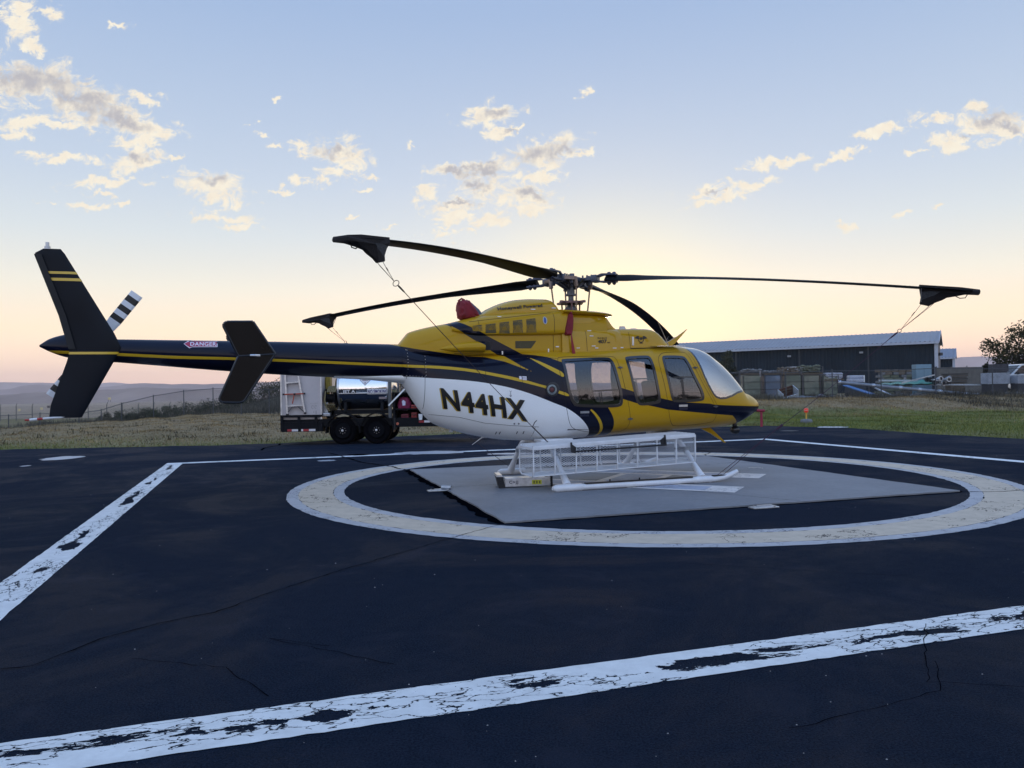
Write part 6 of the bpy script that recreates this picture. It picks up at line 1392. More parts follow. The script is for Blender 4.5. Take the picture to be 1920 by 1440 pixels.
def shed(name,A,du,Lf_,Wd,ze,zr,label,z0,ribp=.34):
    "A: near right corner; du: along the front to the left"
    A=Vector((*A,z0)); du=Vector((*du,0)).normalized(); dw=Vector((-du.y,du.x,0)); dw=dw if dw.y>0 else -dw
    b=empty(name,A+du*Lf_/2+dw*Wd/2,label,'building'); off=b.location.copy()
    def pb(mb,nm,m,par=None):
        o=mb.build(nm,m,None); o.data.transform(Matrix.Translation(-off)); o.parent=par or b; return o
    up=Vector((0,0,1)); H_=ze-z0
    mb=MB(); corr(mb,A,du,up,Lf_,H_,ribp,.05,-dw); corr(mb,A+dw*Wd,du,up,Lf_,H_,ribp,.05,dw); w=pb(mb,'wall',wallm)
    mb=MB(); corr(mb,A+dw*.0,dw,up,Wd,H_,ribp,.05,-du); mb.add([A+up*H_,A+dw*Wd+up*H_,A+dw*Wd/2+up*(zr-z0)],[(0,1,2)]); mb.add([A+du*Lf_+q for q in (Vector(),dw*Wd,dw*Wd+up*H_,dw*Wd/2+up*(zr-z0),up*H_)],[(0,1,2,3,4)]); pb(mb,'gable_wall',gablem)
    mb=MB(); ov=.35; s=(zr-ze)/(Wd/2)
    for sg in (1,-1):
        e=A-du*.25+(dw*(-ov) if sg>0 else dw*(Wd+ov)); e.z=ze-s*ov+.04; r=A-du*.25+dw*Wd/2; r.z=zr+.04; v=(r-e); nn=v.cross(du).normalized(); nn=nn if nn.z>0 else -nn
        corr(mb,e,du,v.normalized(),Lf_+.5,v.length,.42,.045,nn)
    rf=pb(mb,'roof',roofm)
    mb=MB(); e=A-du*.25-dw*(ov+.03); mb.bar(Vector((e.x,e.y,ze-s*ov-.07)),Vector((e.x,e.y,ze-s*ov-.07))+du*(Lf_+.5),.14,.22); pb(mb,'gutter',trim,rf)
    mb=MB()
    for a,c in ((A-du*.28-dw*ov,-1),):
        p=Vector((a.x,a.y,ze-s*ov)); q=A-du*.28+dw*Wd/2; q=Vector((q.x,q.y,zr)); mb.bar(p,q,.06,.26); p2=A-du*.28+dw*(Wd+ov); mb.bar(Vector((p2.x,p2.y,ze-s*ov)),q,.06,.26)
    pb(mb,'barge_board',trim,rf)
    mb=MB(); mb.bar(A-dw*.07+up*.0,A-dw*.07+up*H_,.32,.10,(0,1,0)); pb(mb,'corner_trim',trim,w)
    for u in np.arange(6.0,Lf_,6.6):
        mb=MB(); mb.bar(A+du*u-dw*.07,A+du*u-dw*.07+up*H_,.16,.05,(0,1,0)); pb(mb,'down_pipe',mat('pipe_dark',(.018,.026,.036),.5),w)
    return b,A,du,dw,pb,w
A1=at(1757,740,75); b,A,du,dw,pb,wl=shed('storage_shed',(A1.x,75),(-.86,.51),29.5,9.8,5.55,6.75,'long dark navy metal shed with a pale ribbed roof behind the stone yard',.3)
def wall_pt(px,z): # point on the shed front seen at pixel column px
    d=ray(px,700); k=d.x/d.y; n=Vector((-du.y,du.x,0)); t_=(A.dot(n))/(d.x*n.x+d.y*n.y); return Vector((d.x*t_,d.y*t_,z))-dw*.09
def wall_box(px,py,w,h,d,nm,m,text=None):
    c=wall_pt(px,0); c.z=CAMH+(ray(px,py).z/ray(px,py).y)*c.y; R=Matrix((-du,dw,Vector((0,0,1)))).transposed(); mb=MB(); mb.rbox(c-dw*d/2,(w,d,h),min(.02,d/3),R=R); return pb(mb,nm,m,wl),c,R
for px,py in ((1481,668),(1616,661)):
    o,c,R=wall_box(px,py,.34,.18,.22,'wall_lamp',mat('lamp_grey',(.25,.26,.28),.4))
for px,py,ws in ((1485.5,694,.92),(1503,694,.82)):
    o,c,R=wall_box(px,py,ws,.72,.05,'wall_sign',mat('sign_pale',(.55,.57,.62),.5))
    if px<1490:
        mb=MB(); mb.box(c-dw*.06+Vector((0,0,-.1)),(.38,.02,.36),R=R); q=pb(mb,'sign_mark',mat('sign_red',(.38,.03,.05),.5),wl)
mb=MB(); c=A+dw*1.6; mb.bar(c-du*.06+Vector((0,0,0)),c-du*.06+Vector((0,0,2.3)),.04,.95,(0,1,0)); pb(mb,'door',mat('door_dark',(.05,.055,.06),.5)); mb=MB(); mb.bar(c-du*.07+dw*1.5+Vector((0,0,.9)),c-du*.07+dw*1.5+Vector((0,0,2.2)),.04,.7,(0,1,0)); pb(mb,'window',mat('shed_glass',(.02,.02,.025),.1))
mb=MB(); c=A+dw*4.3-du*.2+Vector((0,0,4.1)); mb.rbox(c,(.3,.5,.3),.03); pb(mb,'wall_lamp',mat('lamp_dark',(.03,.03,.035),.5))
A2=at(1789.5,740,104); shed('storage_shed',(A2.x,104),(-.86,.51),10,4.6,5.05,6.15,'small navy shed with pale roof beside the end of the long shed',.2)
# ---- posts and wire of the fences
fm=mat('fence_galv',(.07,.075,.085),.6,.2,var=.2,spec=.2)
def mesh_fence(name,pts,label,group=None,h=2.0,sp=.17,r=.0045,barb=False,rail=True,pr_=.035):
    "pts: world points at the feet of the posts"
    f=empty(name,pts[len(pts)//2],label,'fence',group); off=f.location.copy()
    def fb(mb,nm,m=fm,kind=None):
        o=mb.build(nm,m,None); o.data.transform(Matrix.Translation(-off)); o.parent=f
        if kind: o['kind']=kind
        return o
    for p_ in pts:
        mb=MB(); q=p_+Vector((0,0,h)); mb.tube([p_-Vector((0,0,.1)),q],pr_,8)
        if barb: mb.tube([q,q+Vector((.20,-.1,.34))],pr_*.7,6)
        else: mb.lathe([(0,0),(pr_*1.2,0),(pr_,.05),(0,.06)],q,n=8)
        fb(mb,'post')
    if rail:
        for a,b in zip(pts[:-1],pts[1:]):
            mb=MB(); mb.tube([a+Vector((0,0,h-.04)),b+Vector((0,0,h-.04))],pr_*.62,6); fb(mb,'rail')
    mb=MB()
    if barb:
        for k in range(3):
            for a,b in zip(pts[:-1],pts[1:]): o_=Vector((.06+.06*k,-.03*k,.11*k+.11)); mb.tube([a+Vector((0,0,h))+o_,b+Vector((0,0,h))+o_],.005,3,False)
    for a,b in zip(pts[:-1],pts[1:]):
        d=b-a; L_=Vector((d.x,d.y)).length; n=int((L_+h)/sp)
        for fam in (1,-1):
            for k in range(n+1):
                c=k*sp-(h if fam>0 else 0); us=[(max(0,min(L_,c)),),]
                # line u = c + fam*v (fam>0) or u = k*sp - v
                u0,v0,u1,v1=(c,0,c+h,h) if fam>0 else (k*sp,0,k*sp-h,h)
                if u0<0: v0+=-u0*1; u0=0
                if u1<0: v1-= -u1; u1=0
                if u0>L_: v0+=(u0-L_); u0=L_
                if u1>L_: v1-=(u1-L_); u1=L_
                if abs(u1-u0)<.02: continue
                g=lambda u,v:a+d*(u/L_)+Vector((0,0,v)); mb.tube([g(u0,v0),g(u1,v1)],r,3,False)
    fb(mb,'chain_link',mat('wire_grey',(.06,.065,.075),.7,0,spec=.1),'stuff')
    return f
# left: dips into the hollow and climbs again
ys=60; lp=[(-95,813),(-40,813),(16,815),(75,818),(148,819),(190,812),(228,798),(288,788),(345,783),(400,779),(453,776),(505,774),(558,772),(610,771),(662,770)]
pts=[]
for px,py in lp:
    x=at(px,780,ys).x; pts.append(Vector((x,ys,tz_(x,ys))))
mesh_fence('wire_fence',pts,'chain link fence dipping and climbing along the left slope behind the trailer','wire fences round the airfield',2.0)
pts=[]
for k,px in enumerate((-60,-30,0,30,60,95,130,165,200,229,259,288,318,348,380,412)):
    y=118-.9*k; x=at(px,740,y).x; pts.append(Vector((x,y,tz_(x,y)+.0)))
mesh_fence('wire_fence',pts,'far fence with angled barbed wire arms on the crest of the left bank','wire fences round the airfield',2.15,.3,.008,True,False,.05)
# right
pts=[]
for px in (1300,1388,1474,1561,1652.5,1755,1861.5,1975,2100): pts.append(on_ground(px,49.6-(px-1388)*.0028))
mesh_fence('wire_fence',pts,'chain link fence standing on the dry berm in front of the stone yard','wire fences round the airfield',1.75,.16,.004)
# ---- stone crates, built once and copied
stone=[mat('stone_grey',(.13,.135,.14),.85,var=.5,vscale=3,bump=.5,bscale=12),mat('stone_brown',(.12,.095,.07),.85,var=.5,vscale=3,bump=.5,bscale=12),mat('stone_green',(.115,.125,.085),.8,var=.4,vscale=3,bump=.5,bscale=12)]
wood=mat('pallet_wood',(.10,.075,.05),.8,var=.4,vscale=8); wrap=mat('plastic_wrap',(.115,.135,.105),.35,0,.4,var=.35,vscale=3,bump=.6,bscale=7); wrapw=mat('white_wrap',(.33,.36,.44),.35,0,.3,var=.25,vscale=3,bump=.5,bscale=6); wrapb=mat('blue_wrap',(.075,.105,.155),.35,0,.3,var=.3,vscale=3,bump=.5)
def rock(mb,c,s,sq=(1,1,1)):
    bm=bmesh.new(); bmesh.ops.create_icosphere(bm,subdivisions=1,radius=1); bm.verts.ensure_lookup_table()
    mb.add([Vector((v.co.x*sq[0],v.co.y*sq[1],v.co.z*sq[2]))*s*random.uniform(.72,1.15)+Vector(c) for v in bm.verts],[[v.index for v in f.verts] for f in bm.faces]); bm.free()
def crate(name,loc,w,h,label,group,fill,d=1.1,rz=0.,cage=True,top=True):
    e=empty(name,loc,label,'crate',group,rz)
    mb=MB()
    for y in (-d/2+.06,0,d/2-.06): mb.rbox((0,y,.05),(w,.10,.09),.008)
    mb.build('pallet_bearer',wood,e)
    for k in range(5):
        mb=MB(); mb.rbox((-w/2+.08+k*(w-.16)/4,0,.115),(.12,d,.025),.006); mb.build('pallet_board',wood,e)
    if fill in (wrap,wrapw,wrapb):
        bm=bmesh.new(); bmesh.ops.create_cube(bm,size=1); bmesh.ops.scale(bm,vec=(w*.94,d*.94,h-.13),verts=bm.verts); bmesh.ops.bevel(bm,geom=bm.edges[:],offset=.07,segments=3,affect='EDGES'); bmesh.ops.subdivide_edges(bm,edges=bm.edges[:],cuts=3,use_grid_fill=True)
        mb=MB(); mb.add([v.co+Vector((random.uniform(-.018,.018),random.uniform(-.018,.018),random.uniform(-.018,.018)+.13+(h-.13)/2)) for v in bm.verts],[[v.index for v in f.verts] for f in bm.faces]); bm.free(); mb.build('wrapped_load',fill,e,True)
        mb=MB()
        for q in (.36,.68): mb.rbox((0,0,.13+(h-.13)*q),(w*.955,d*.955,.035),.006)
        mb.build('band',blkm,e)
    else:
        mb=MB(); n=0
        for iz in range(int((h-.13)/.13)+(1 if top else 0)):
            for ix in range(int(w/.19)):
                for iy in (-1,0,1):
                    if iy==1 and ix%2: continue
                    rock(mb,(-w/2+.1+ix*.19+random.uniform(-.05,.05),iy*d*.36+random.uniform(-.05,.05),.19+iz*.13+random.uniform(-.04,.04)),random.uniform(.085,.14),(1.25,1,.72))
        o=mb.build('stones',fill,e); o['kind']='stuff'
    if cage:
        mb=MB()
        for sx in (-1,1):
            for sy in (-1,1): mb.bar((sx*w/2,sy*d/2,0),(sx*w/2,sy*d/2,h),.035,.035)
            for z in (.35*h,.7*h,h): mb.bar((sx*w/2,-d/2,z),(sx*w/2,d/2,z),.012,.012)
        for z in (.35*h,.7*h,h):
            for sy in (-1,1): mb.bar((-w/2,sy*d/2,z),(w/2,sy*d/2,z),.014,.014)
        mb.build('wire_cage',steel,e)
    return e
YC=54.0
def cpos(px,py,y=YC): return at(px,py,y)
low=[(1406.5,37,wrap,'olive wrapped crate'),(1445,34,wrapb,'blue wrapped crate'),(1482.5,35,wrap,'olive wrapped crate'),(1517,34,wrap,'pale olive wrapped crate'),(1552,31,wrap,'short olive wrapped crate')]
LB=['olive wrapped crate at the left end of the lower row','blue grey wrapped crate second from the left in the lower row','olive wrapped crate behind the tilted bin in the lower row','olive wrapped crate right of the tilted bin in the lower row','olive wrapped crate under the white wrapped load in the lower row']
for k,(px,w,fl,nm) in enumerate(low):
    c=on_ground(px,YC); H_=at(px,703,YC).z-c.z
    crate('stone_crate',c,w/FPX*YC*.95,H_,LB[k],'crates of stone along the yard fence',fl)
LU=['open cage of grey stones at the left end of the upper row','open cage of grey stones second from the left in the upper row','cage of brown stones under the red marked sign','heaped cage of green grey stones beside the pale sign']
for k,(px,w,t_,fl) in enumerate(((1408.5,35,695,stone[0]),(1445,35,696,stone[0]),(1479,34,691,stone[1]),(1518,42,688,stone[2]))):
    c=on_ground(px,YC); zt_=at(px,703,YC).z+.02; crate('stone_crate',Vector((c.x,YC,zt_)),w/FPX*YC*.95,at(px,t_,YC).z-zt_,LU[k],'crates of stone along the yard fence',fl)
c=on_ground(1559,YC); zt_=at(1559,714,YC).z; crate('stone_crate',Vector((c.x,YC,zt_+.3*0)),36/FPX*YC,at(1559,699,YC).z-zt_,'white wrapped load lying on the right end of the crate rows','crates of stone along the yard fence',wrapw,cage=False)
# lean-to at far left of the crates
e=empty('lean_to',on_ground(1375,56),'dark lean-to roof over a white sheeted pallet behind the nose','shelter')
zt_=at(1375,700,56).z-e.location.z
mb=MB(); mb.prism([(-.85,zt_-.12),(.9,zt_+.08),(.9,zt_+.16),(-.85,zt_-.05)],lambda a,b,t:(a,t,b),-.7,.7); mb.build('roof',blkm,e)
for x in (-.75,.75): mb=MB(); mb.bar((x,-.6,0),(x,-.6,zt_-.02),.07,.07); mb.build('post',wood,e)
mb=MB(); mb.rbox((0,0,.45),(1.0,.9,.9),.06); mb.build('sheeted_load',wrapw,e,True)
# white tank pair
e=empty('water_tank',on_ground(1604,55),'small white two part plastic tank on the yard wall right of the crates','tank'); zb_=at(1604,717,55).z-e.location.z
mb=MB(); mb.rbox((0,0,zb_/2),(1.1,.9,zb_),.02); mb.build('plinth',mat('plinth_dark',(.04,.045,.05),.8),e)
mb=MB(); mb.rbox((-.06,-.1,zb_+.13),(.95,.7,.26),.06); mb.build('lower_tank',wrapw,e,True); mb=MB(); mb.rbox((.08,.15,zb_+.38),(1.02,.6,.24),.07); mb.build('upper_tank',wrapw,e,True)
mb=MB(); mb.bar((.55,-.2,zb_),(.55,-.2,zb_+.5),.06,.06); mb.build('frame_post',whitep,e)
# tilted open bin
c=on_ground(1478,50.5); e=empty('open_bin',c+Vector((0,0,.05)),'tilted open bin with white sides and brown inside lying below the crates','bin'); e.rotation_euler=(0.5,-.27,.1)
w,d,h=1.0,.7,.62; bw=mat('bin_white',(.42,.47,.52),.5,var=.2); bb_=mat('bin_brown',(.10,.045,.03),.8,var=.4)
for nm,lo,hi,m_ in (('front_panel',(-w/2,-d/2,0),(w/2,-d/2+.04,h*.55),bw),('back_panel',(-w/2,d/2-.04,0),(w/2,d/2,h),bb_),('side_panel',(-w/2-.04,-d/2,0),(-w/2,d/2,h),bw),('side_panel',(w/2,-d/2,0),(w/2+.04,d/2,h),bw),('bottom',(-w/2,-d/2+.04,-.03),(w/2,d/2-.04,0),bb_)):
    mb=MB(); mb.b2(lo,hi); mb.build(nm,m_,e)
mb=MB(); 
for z in (.2,.4): mb.b2((-w/2+.02,d/2-.09,z),(w/2-.02,d/2-.05,z+.06))
mb.build('inner_slat',wood,e)
# long grey pipe and loose lengths
pm_=mat('pipe_grey',(.20,.22,.25),.5,.3,var=.2)
a,b_=at(1574,717,51.6),at(1832,741,48.5); mb=MB(); mb.tube([a+(b_-a)*q for q in np.linspace(0,1,8)],.115,14); o=mb.thing('steel_pipe',pm_,'long grey pipe slanting down from the crates to the berm','pipe',smooth=True)
for q,r in ((.0,.17),(.46,.15),(.6,.14),(.26,.135),(.74,.14)):
    mb=MB(); p_=a+(b_-a)*q; n=(b_-a).normalized(); mb.tube([p_-n*.09,p_+n*.09],r,14); k=mb.build('flange',galv,None,True); k.data.transform(Matrix.Translation(-o.location)); k.parent=o
def loose(name,pa,pb,w,h,m_,label,cat,ya=51,yb=49.5):
    mb=MB(); mb.bar(at(*pa,ya),at(*pb,yb),w,h); return mb.thing(name,m_,label,cat)
loose('sheet_panel',(1585,722.5),(1636,739),.62,.05,mat('panel_blue',(.03,.14,.36),.4,var=.15,vscale=2),'bright blue sheet leaning out from under the grey pipe','panel')
loose('plank',(1640,727),(1675,742),.16,.05,mat('plank_pale',(.48,.52,.58),.5,var=.15),'single pale plank sloping down beside the blue sheet','plank')
loose('rail',(1655,720.5),(1862,721.5),.12,.10,mat('rail_pale',(.38,.42,.46),.5,.2,var=.2),'long pale rail lying level behind the grey pipe','rail',53.5,53.0)
loose('rail',(1648,713.5),(1720,713.5),.10,.12,mat('rail_pale',(.38,.42,.46)),'short pale rail in front of the low stone wall','rail',54.5,54.5)
loose('pole',(1690,718),(1752,703),.07,.07,galv,'thin grey pole propped up across the green tarp','pole',53,54)
# green tarp
mb=MB(); n=16; vs=[]
for j in range(4):
    for i in range(n+1):
        q=i/n; p_=at(1652+100*q,721-2.0*q-2.6*j*(.3+.7*q),52.5+.9*j); vs.append(p_+Vector((0,0,.03*math.sin(i*1.7+j*2))))
mb.add(vs,[(j*(n+1)+i,j*(n+1)+i+1,(j+1)*(n+1)+i+1,(j+1)*(n+1)+i) for j in range(3) for i in range(n)]); mb.add([v-Vector((0,0,.05)) for v in vs],[(j*(n+1)+i,j*(n+1)+i+1,(j+1)*(n+1)+i+1,(j+1)*(n+1)+i) for j in range(3) for i in range(n)])
mb.thing('tarpaulin',mat('tarp_green',(.035,.24,.17),.45,var=.2),'bright green tarpaulin spread over the timber behind the pipe','tarpaulin',smooth=True)
# cabinet
c=on_ground(1729,56.5); e=empty('steel_cabinet',c,'tall pale blue two door cabinet standing before the shed','cabinet'); zt_=at(1729,683.5,56.5).z-c.z
cm=mat('cabinet_blue',(.14,.24,.32),.4,.3,var=.1); mb=MB(); mb.rbox((0,0,zt_/2),(1.14,.6,zt_),.02); mb.build('body',cm,e)
for s in (-1,1): mb=MB(); mb.rbox((s*.285,-.31,zt_/2),(.54,.03,zt_-.08),.01); d_=mb.build('door',cm,e); mb=MB(); mb.rbox((s*.05,-.34,zt_*.55),(.03,.03,.16),.006); mb.build('handle',steel,d_)
# low stone wall made of blocks
c=on_ground(1680,58.5); zt_=at(1680,695,58.5).z-c.z; e=empty('stone_wall',c,'low dry stone wall of dark blocks left of the blue cabinet','wall'); row=0; z=0
bms=[MB().rbox((0,0,0),(.40+.12*k,.34,.19),.03).mesh('stone_block',stone[k%3]) for k in range(3)]
while z<zt_-.1:
    x=-1.3-.2*(row%2)
    while x<1.3:
        k=random.randrange(3); o=link_mesh('stone_block',bms[k],e); o.location=(x+.25,random.uniform(-.03,.03),z+.10); o.rotation_euler=(0,random.uniform(-.05,.05),random.uniform(-.06,.06)); x+=.44+.12*k
    z+=.205; row+=1
c=on_ground(1697,57.8); mb=MB(); q=at(1697,712,57.8); mb.rbox(q+Vector((0,0,.0)),(.17,.05,.32),.01); o=mb.thing('notice_board',mat('notice_pale',(.45,.42,.42),.5),'tiny pale notice against the low stone wall','notice')
mb=MB(); mb.box((0,-.03,.16),(.08,.01,.16)); mb.build('print',mat('notice_dark',(.06,.06,.07),.6),o)
# timber stack
c=on_ground(1791,55); e=empty('timber_stack',c,'dark stack of timber boards right of the green tarp','timber stack'); zb_=at(1791,718,55).z-c.z; zt_=at(1791,702,55).z-c.z
pl_=[MB().rbox((0,0,0),(1.25+.1*k,.8,.085),.012).mesh('timber_board',mat('timber_dark%d'%k,[(.05,.04,.03),(.075,.06,.045),(.035,.03,.026)][k],.85,var=.4,vscale=6)) for k in range(3)]
z=zb_; k=0
mb=MB(); mb.rbox((0,0,zb_/2),(1.0,.7,max(zb_,.1)),.02); mb.build('bearer',wood,e)
while z<zt_:
    o=link_mesh('timber_board',pl_[k%3],e); o.location=(random.uniform(-.06,.06),random.uniform(-.04,.04),z+.05); o.rotation_euler=(0,0,random.uniform(-.04,.04)); z+=.115; k+=1
# screen fence
pts_=[on_ground(px,62) for px in (1757,1785,1814,1843)]; f=empty('screen_fence',pts_[1],'beige mesh screened fence between the shed end and the white boxes','fence'); off=f.location.copy(); zt_=at(1800,688.5,62).z
scm=mat('screen_beige',(.10,.097,.09),.8,var=.25,vscale=2)
for p_ in pts_:
    mb=MB(); mb.tube([p_,Vector((p_.x,p_.y,zt_+.1))],.04,8); o=mb.build('post',fm,None); o.data.transform(Matrix.Translation(-off)); o.parent=f
for a,b_ in zip(pts_[:-1],pts_[1:]):
    mb=MB(); n=8; vs=[]
    for i in range(n+1):
        for z in (.05,(zt_-off.z)*.5,zt_-off.z): q=a+(b_-a)*i/n; vs.append(Vector((q.x,q.y-.05-.03*math.sin(i*1.9),off.z+z)))
    mb.add(vs,[(3*i+j,3*i+3+j,3*i+4+j,3*i+1+j) for i in range(n) for j in range(2)]); mb.add([v+Vector((0,.01,0)) for v in vs],[(3*i+j,3*i+3+j,3*i+4+j,3*i+1+j) for i in range(n) for j in range(2)]); o=mb.build('screen',scm,None); o.data.transform(Matrix.Translation(-off)); o.parent=f
# right hand: slatted white boxes, dark crate, truck
def slat_box(px,py0,py1,w,y,label,m_,n=6,d=.9):
    c=at(px,py1,y); g=on_ground(px,y); e=empty('slatted_box',Vector((c.x,y,c.z)),label,'box','boxes stacked at the right end of the yard'); h=at(px,py0,y).z-c.z
    for k in range(n):
        mb=MB(); mb.rbox((random.uniform(-.015,.015),-d/2,h*(k+.5)/n),(w,.03,h/n*.86),.006); mb.build('slat',m_,e)
    mb=MB(); mb.rbox((0,0,h/2),(w*.96,d*.92,h*.97),.02); mb.build('body',m_,e)
    for s in (-1,1): mb=MB(); mb.rbox((s*w*.47,-d/2-.02,h/2),(.06,.03,h*1.02),.006); mb.build('batten',m_,e)
    if c.z-g.z>.1: mb=MB(); mb.rbox((0,0,-(c.z-g.z)/2),(w*.9,d*.9,c.z-g.z),.02); mb.build('stand',mat('stand_dark',(.03,.03,.035),.85),e)
    return e
slat_box(1865,699,720,1.45,52.5,'pale weathered slatted box right of the timber stack',mat('slat_pale',(.26,.29,.34),.7,var=.3,vscale=5))
slat_box(1911,703,719,.75,52.3,'smaller pale slatted box at the right edge below the pickup',mat('slat_pale2',(.28,.31,.36),.7,var=.3,vscale=5))
slat_box(1871,682.5,697,.9,54.5,'dark slatted crate raised behind the pale boxes',mat('slat_dark',(.045,.045,.055),.8,var=.4,vscale=5),4)
# heaped machine parts
for px,py,lab in ((1900,712,'dark heap of machine parts between the two pale boxes'),(1748,713,'grey heap of scrap metal at the end of the green tarp'),(1771,716,'pale scrap heap in front of the timber stack')):
    c=at(px,py+5,53); e=empty('scrap_heap',c,lab,'scrap heap','scrap heaps in the yard')
    for k in range(9):
        mb=MB(); q=Vector((random.uniform(-.4,.4),random.uniform(-.3,.3),random.uniform(.0,.42)))
        if k%3==0: mb.tube([q,q+Vector((random.uniform(-.5,.5),.1,random.uniform(-.1,.25)))],.04,8)
        elif k%3==1: mb.rbox(q,(random.uniform(.2,.5),.3,random.uniform(.06,.2)),.02,R=Matrix.Rotation(random.uniform(-.6,.6),3,'Y'))
        else: mb.lathe([(.1,-.05),(.17,-.05),(.17,.05),(.1,.05),(.1,-.05)],q,'Y',14)
        mb.build('scrap_piece',[galv,blkm,pm_][(k+px)%3],e)
# pickup
tw=mat('truck_white',(.50,.57,.64),.25,0,.7); tg=mat('truck_glass',(.012,.015,.02),.08); c=on_ground(1926,66); e=empty('pickup_truck',c,'white pickup truck parked side on at the right edge under the tree','truck'); 
zg=at(1905,683,66).z-c.z; sc=zg/1.86
def P2(a,b,t): return (a*sc,t*sc,b*sc)
mb=MB(); mb.prism([(-2.7,.55),(2.7,.55),(2.72,.95),(2.6,1.12),(-.1,1.16),(-.35,1.16),(-1.55,1.18),(-2.65,1.05),(-2.75,.85)],P2,-.95,.95); body=mb.build('body',tw,e)
mb=MB(); mb.prism([(-1.6,1.17),(.35,1.15),(.28,1.78),(.1,1.86),(-.75,1.86),(-.95,1.80)],P2,-.86,.86); cab_=mb.build('cab',tw,e)
mb=MB(); mb.prism([(-1.42,1.2),(-.6,1.2),(-.6,1.77),(-.88,1.75)],P2,-.875,.875); mb.prism([(-.52,1.2),(.22,1.2),(.2,1.74),(-.52,1.77)],P2,-.875,.875); mb.build('side_window',tg,cab_)
mb=MB(); mb.prism([(-1.64,1.2),(-1.60,1.2),(-.96,1.78),(-1.0,1.78)],P2,-.78,.78); mb.build('windscreen',tg,cab_)
mb=MB(); mb.rbox((-1.25*sc,-1.05*sc,1.25*sc),(.14,.22,.2),.03); mb.build('mirror',blkm,cab_)
for x in (-1.75,1.75):
    for s in (-1,1):
        mb=MB(); mb.lathe([(0,-.12),(.2,-.12),(.36,-.11),(.40,-.06),(.40,.08),(.2,.1),(0,.1)],(x*sc,s*.88*sc,.40*sc),'Y',24); w_=mb.build('wheel',mat('tyre_rubber',(.012,.012,.014)),e,True); mb=MB(); mb.lathe([(0,-.14),(.2,-.13),(.2,-.1),(0,-.1)],(x*sc,s*.88*sc,.40*sc),'Y',16); mb.build('rim',alu,w_)
mb=MB(); mb.rbox((-2.72*sc,-.7*sc,.92*sc),(.08,.3,.16),.03); mb.build('headlight',mat('lamp_lens',(.7,.72,.75)),e)
# rubble under the fence
mb=MB()
for k in range(900):
    x=random.uniform(13,39); y=random.uniform(49.5,53.6); s=random.uniform(.05,.17)*(1.6 if random.random()<.08 else 1); rock(mb,(x,y,tz_(x,y)+s*.3),s,(1.2,1,.7))
for m_,a_ in ((0,0),): o=mb.build('rubble',stone[0],None); setprops(o,'loose grey rubble along the foot of the crates and the fence','rubble',kind='stuff')
# obstruction light in the grass
c=gnd(1512,791); c.z=tz_(c.x,c.y); e=empty('marker_light',c,'red lamp on a yellow post in a grey concrete base in the grass','marker light'); k=c.y/FPX
mb=MB(); mb.lathe([(0,0),(.20,0),(.225,.06),(.225,.13),(.19,.18),(.05,.2),(0,.2)],(0,0,-.02),n=20); mb.build('base',mat('base_concrete',(.13,.14,.15),.8,var=.3),e,True)
mb=MB(); mb.tube([(0,0,.16),(0,0,.43)],.03,10); mb.build('post',mat('post_yellow',(.55,.32,.04),.5),e)
mb=MB(); mb.lathe([(0,.43),(.07,.43),(.08,.46),(.08,.55),(.06,.59),(0,.60)],n=18); mb.build('lamp',mat('lamp_red',(.55,.03,.02),.3,emit=(1,.04,.02,.12)),e,True)
mb=MB(); mb.lathe([(.081,.495),(.086,.495),(.086,.52),(.081,.52)],n=18); mb.build('lamp_guard',mat('guard_pink',(.6,.25,.22),.4),e)
# runway signs far off
for k,(px,py) in enumerate(((36,769),(78,766.5),(91,763),(205,748))):
    d=ray(px,py); y=(tz_(-60,640)-CAMH+1.0)/d.z*d.y if k<3 else 330; y=min(y,700); p_=at(px,py,y); e=empty('runway_sign',p_-Vector((0,0,.6)),['small pale yellow runway sign at the far left of the valley','small pale yellow runway sign under the tail rotor','dark little runway sign beside the yellow one','tiny pale runway sign near the barbed fence'][k],'sign','runway signs in the valley')
    mb=MB(); mb.rbox((0,0,.75),(y*5/FPX,.3,y*4.2/FPX),.05); mb.build('panel',mat('sign_yellow',(.62,.50,.25),.5) if k!=2 else blkm,e); mb=MB(); 
    for s in (-.4,.4): mb.bar((s*y*5/FPX,0,-.6),(s*y*5/FPX,0,.4),.12,.12)
    mb.build('leg',steel,e)
# ---- vegetation
def leaf_mat(name,c1,c2):
    if name in MATS: return MATS[name]
    m=bpy.data.materials.new(name); m.use_nodes=True; t=m.node_tree; p=t.nodes['Principled BSDF']; p.inputs['Roughness'].default_value=.7; p.inputs['Specular IOR Level'].default_value=.2
    oi=tn(t,'ShaderNodeNewGeometry'); r=tramp(t,oi.outputs['Random Per Island'],[(0,c1),(1,c2)]); r=tmix(t,1.0,r,tramp(t,tnoise(t,oi.outputs['Position'],.33,6,.65,.6),[(.33,(.42,.42,.45)),(.5,(.95,.95,.95)),(.68,(1.45,1.40,1.30))]),'MULTIPLY'); t.links.new(r,p.inputs['Base Color'])
    tl=tn(t,'ShaderNodeBsdfTranslucent'); t.links.new(r,tl.inputs[0]); mx=tn(t,'ShaderNodeMixShader'); mx.inputs[0].default_value=.3; t.links.new(p.outputs[0],mx.inputs[1]); t.links.new(tl.outputs[0],mx.inputs[2]); t.links.new(mx.outputs[0],t.nodes['Material Output'].inputs[0]); MATS[name]=m; return m
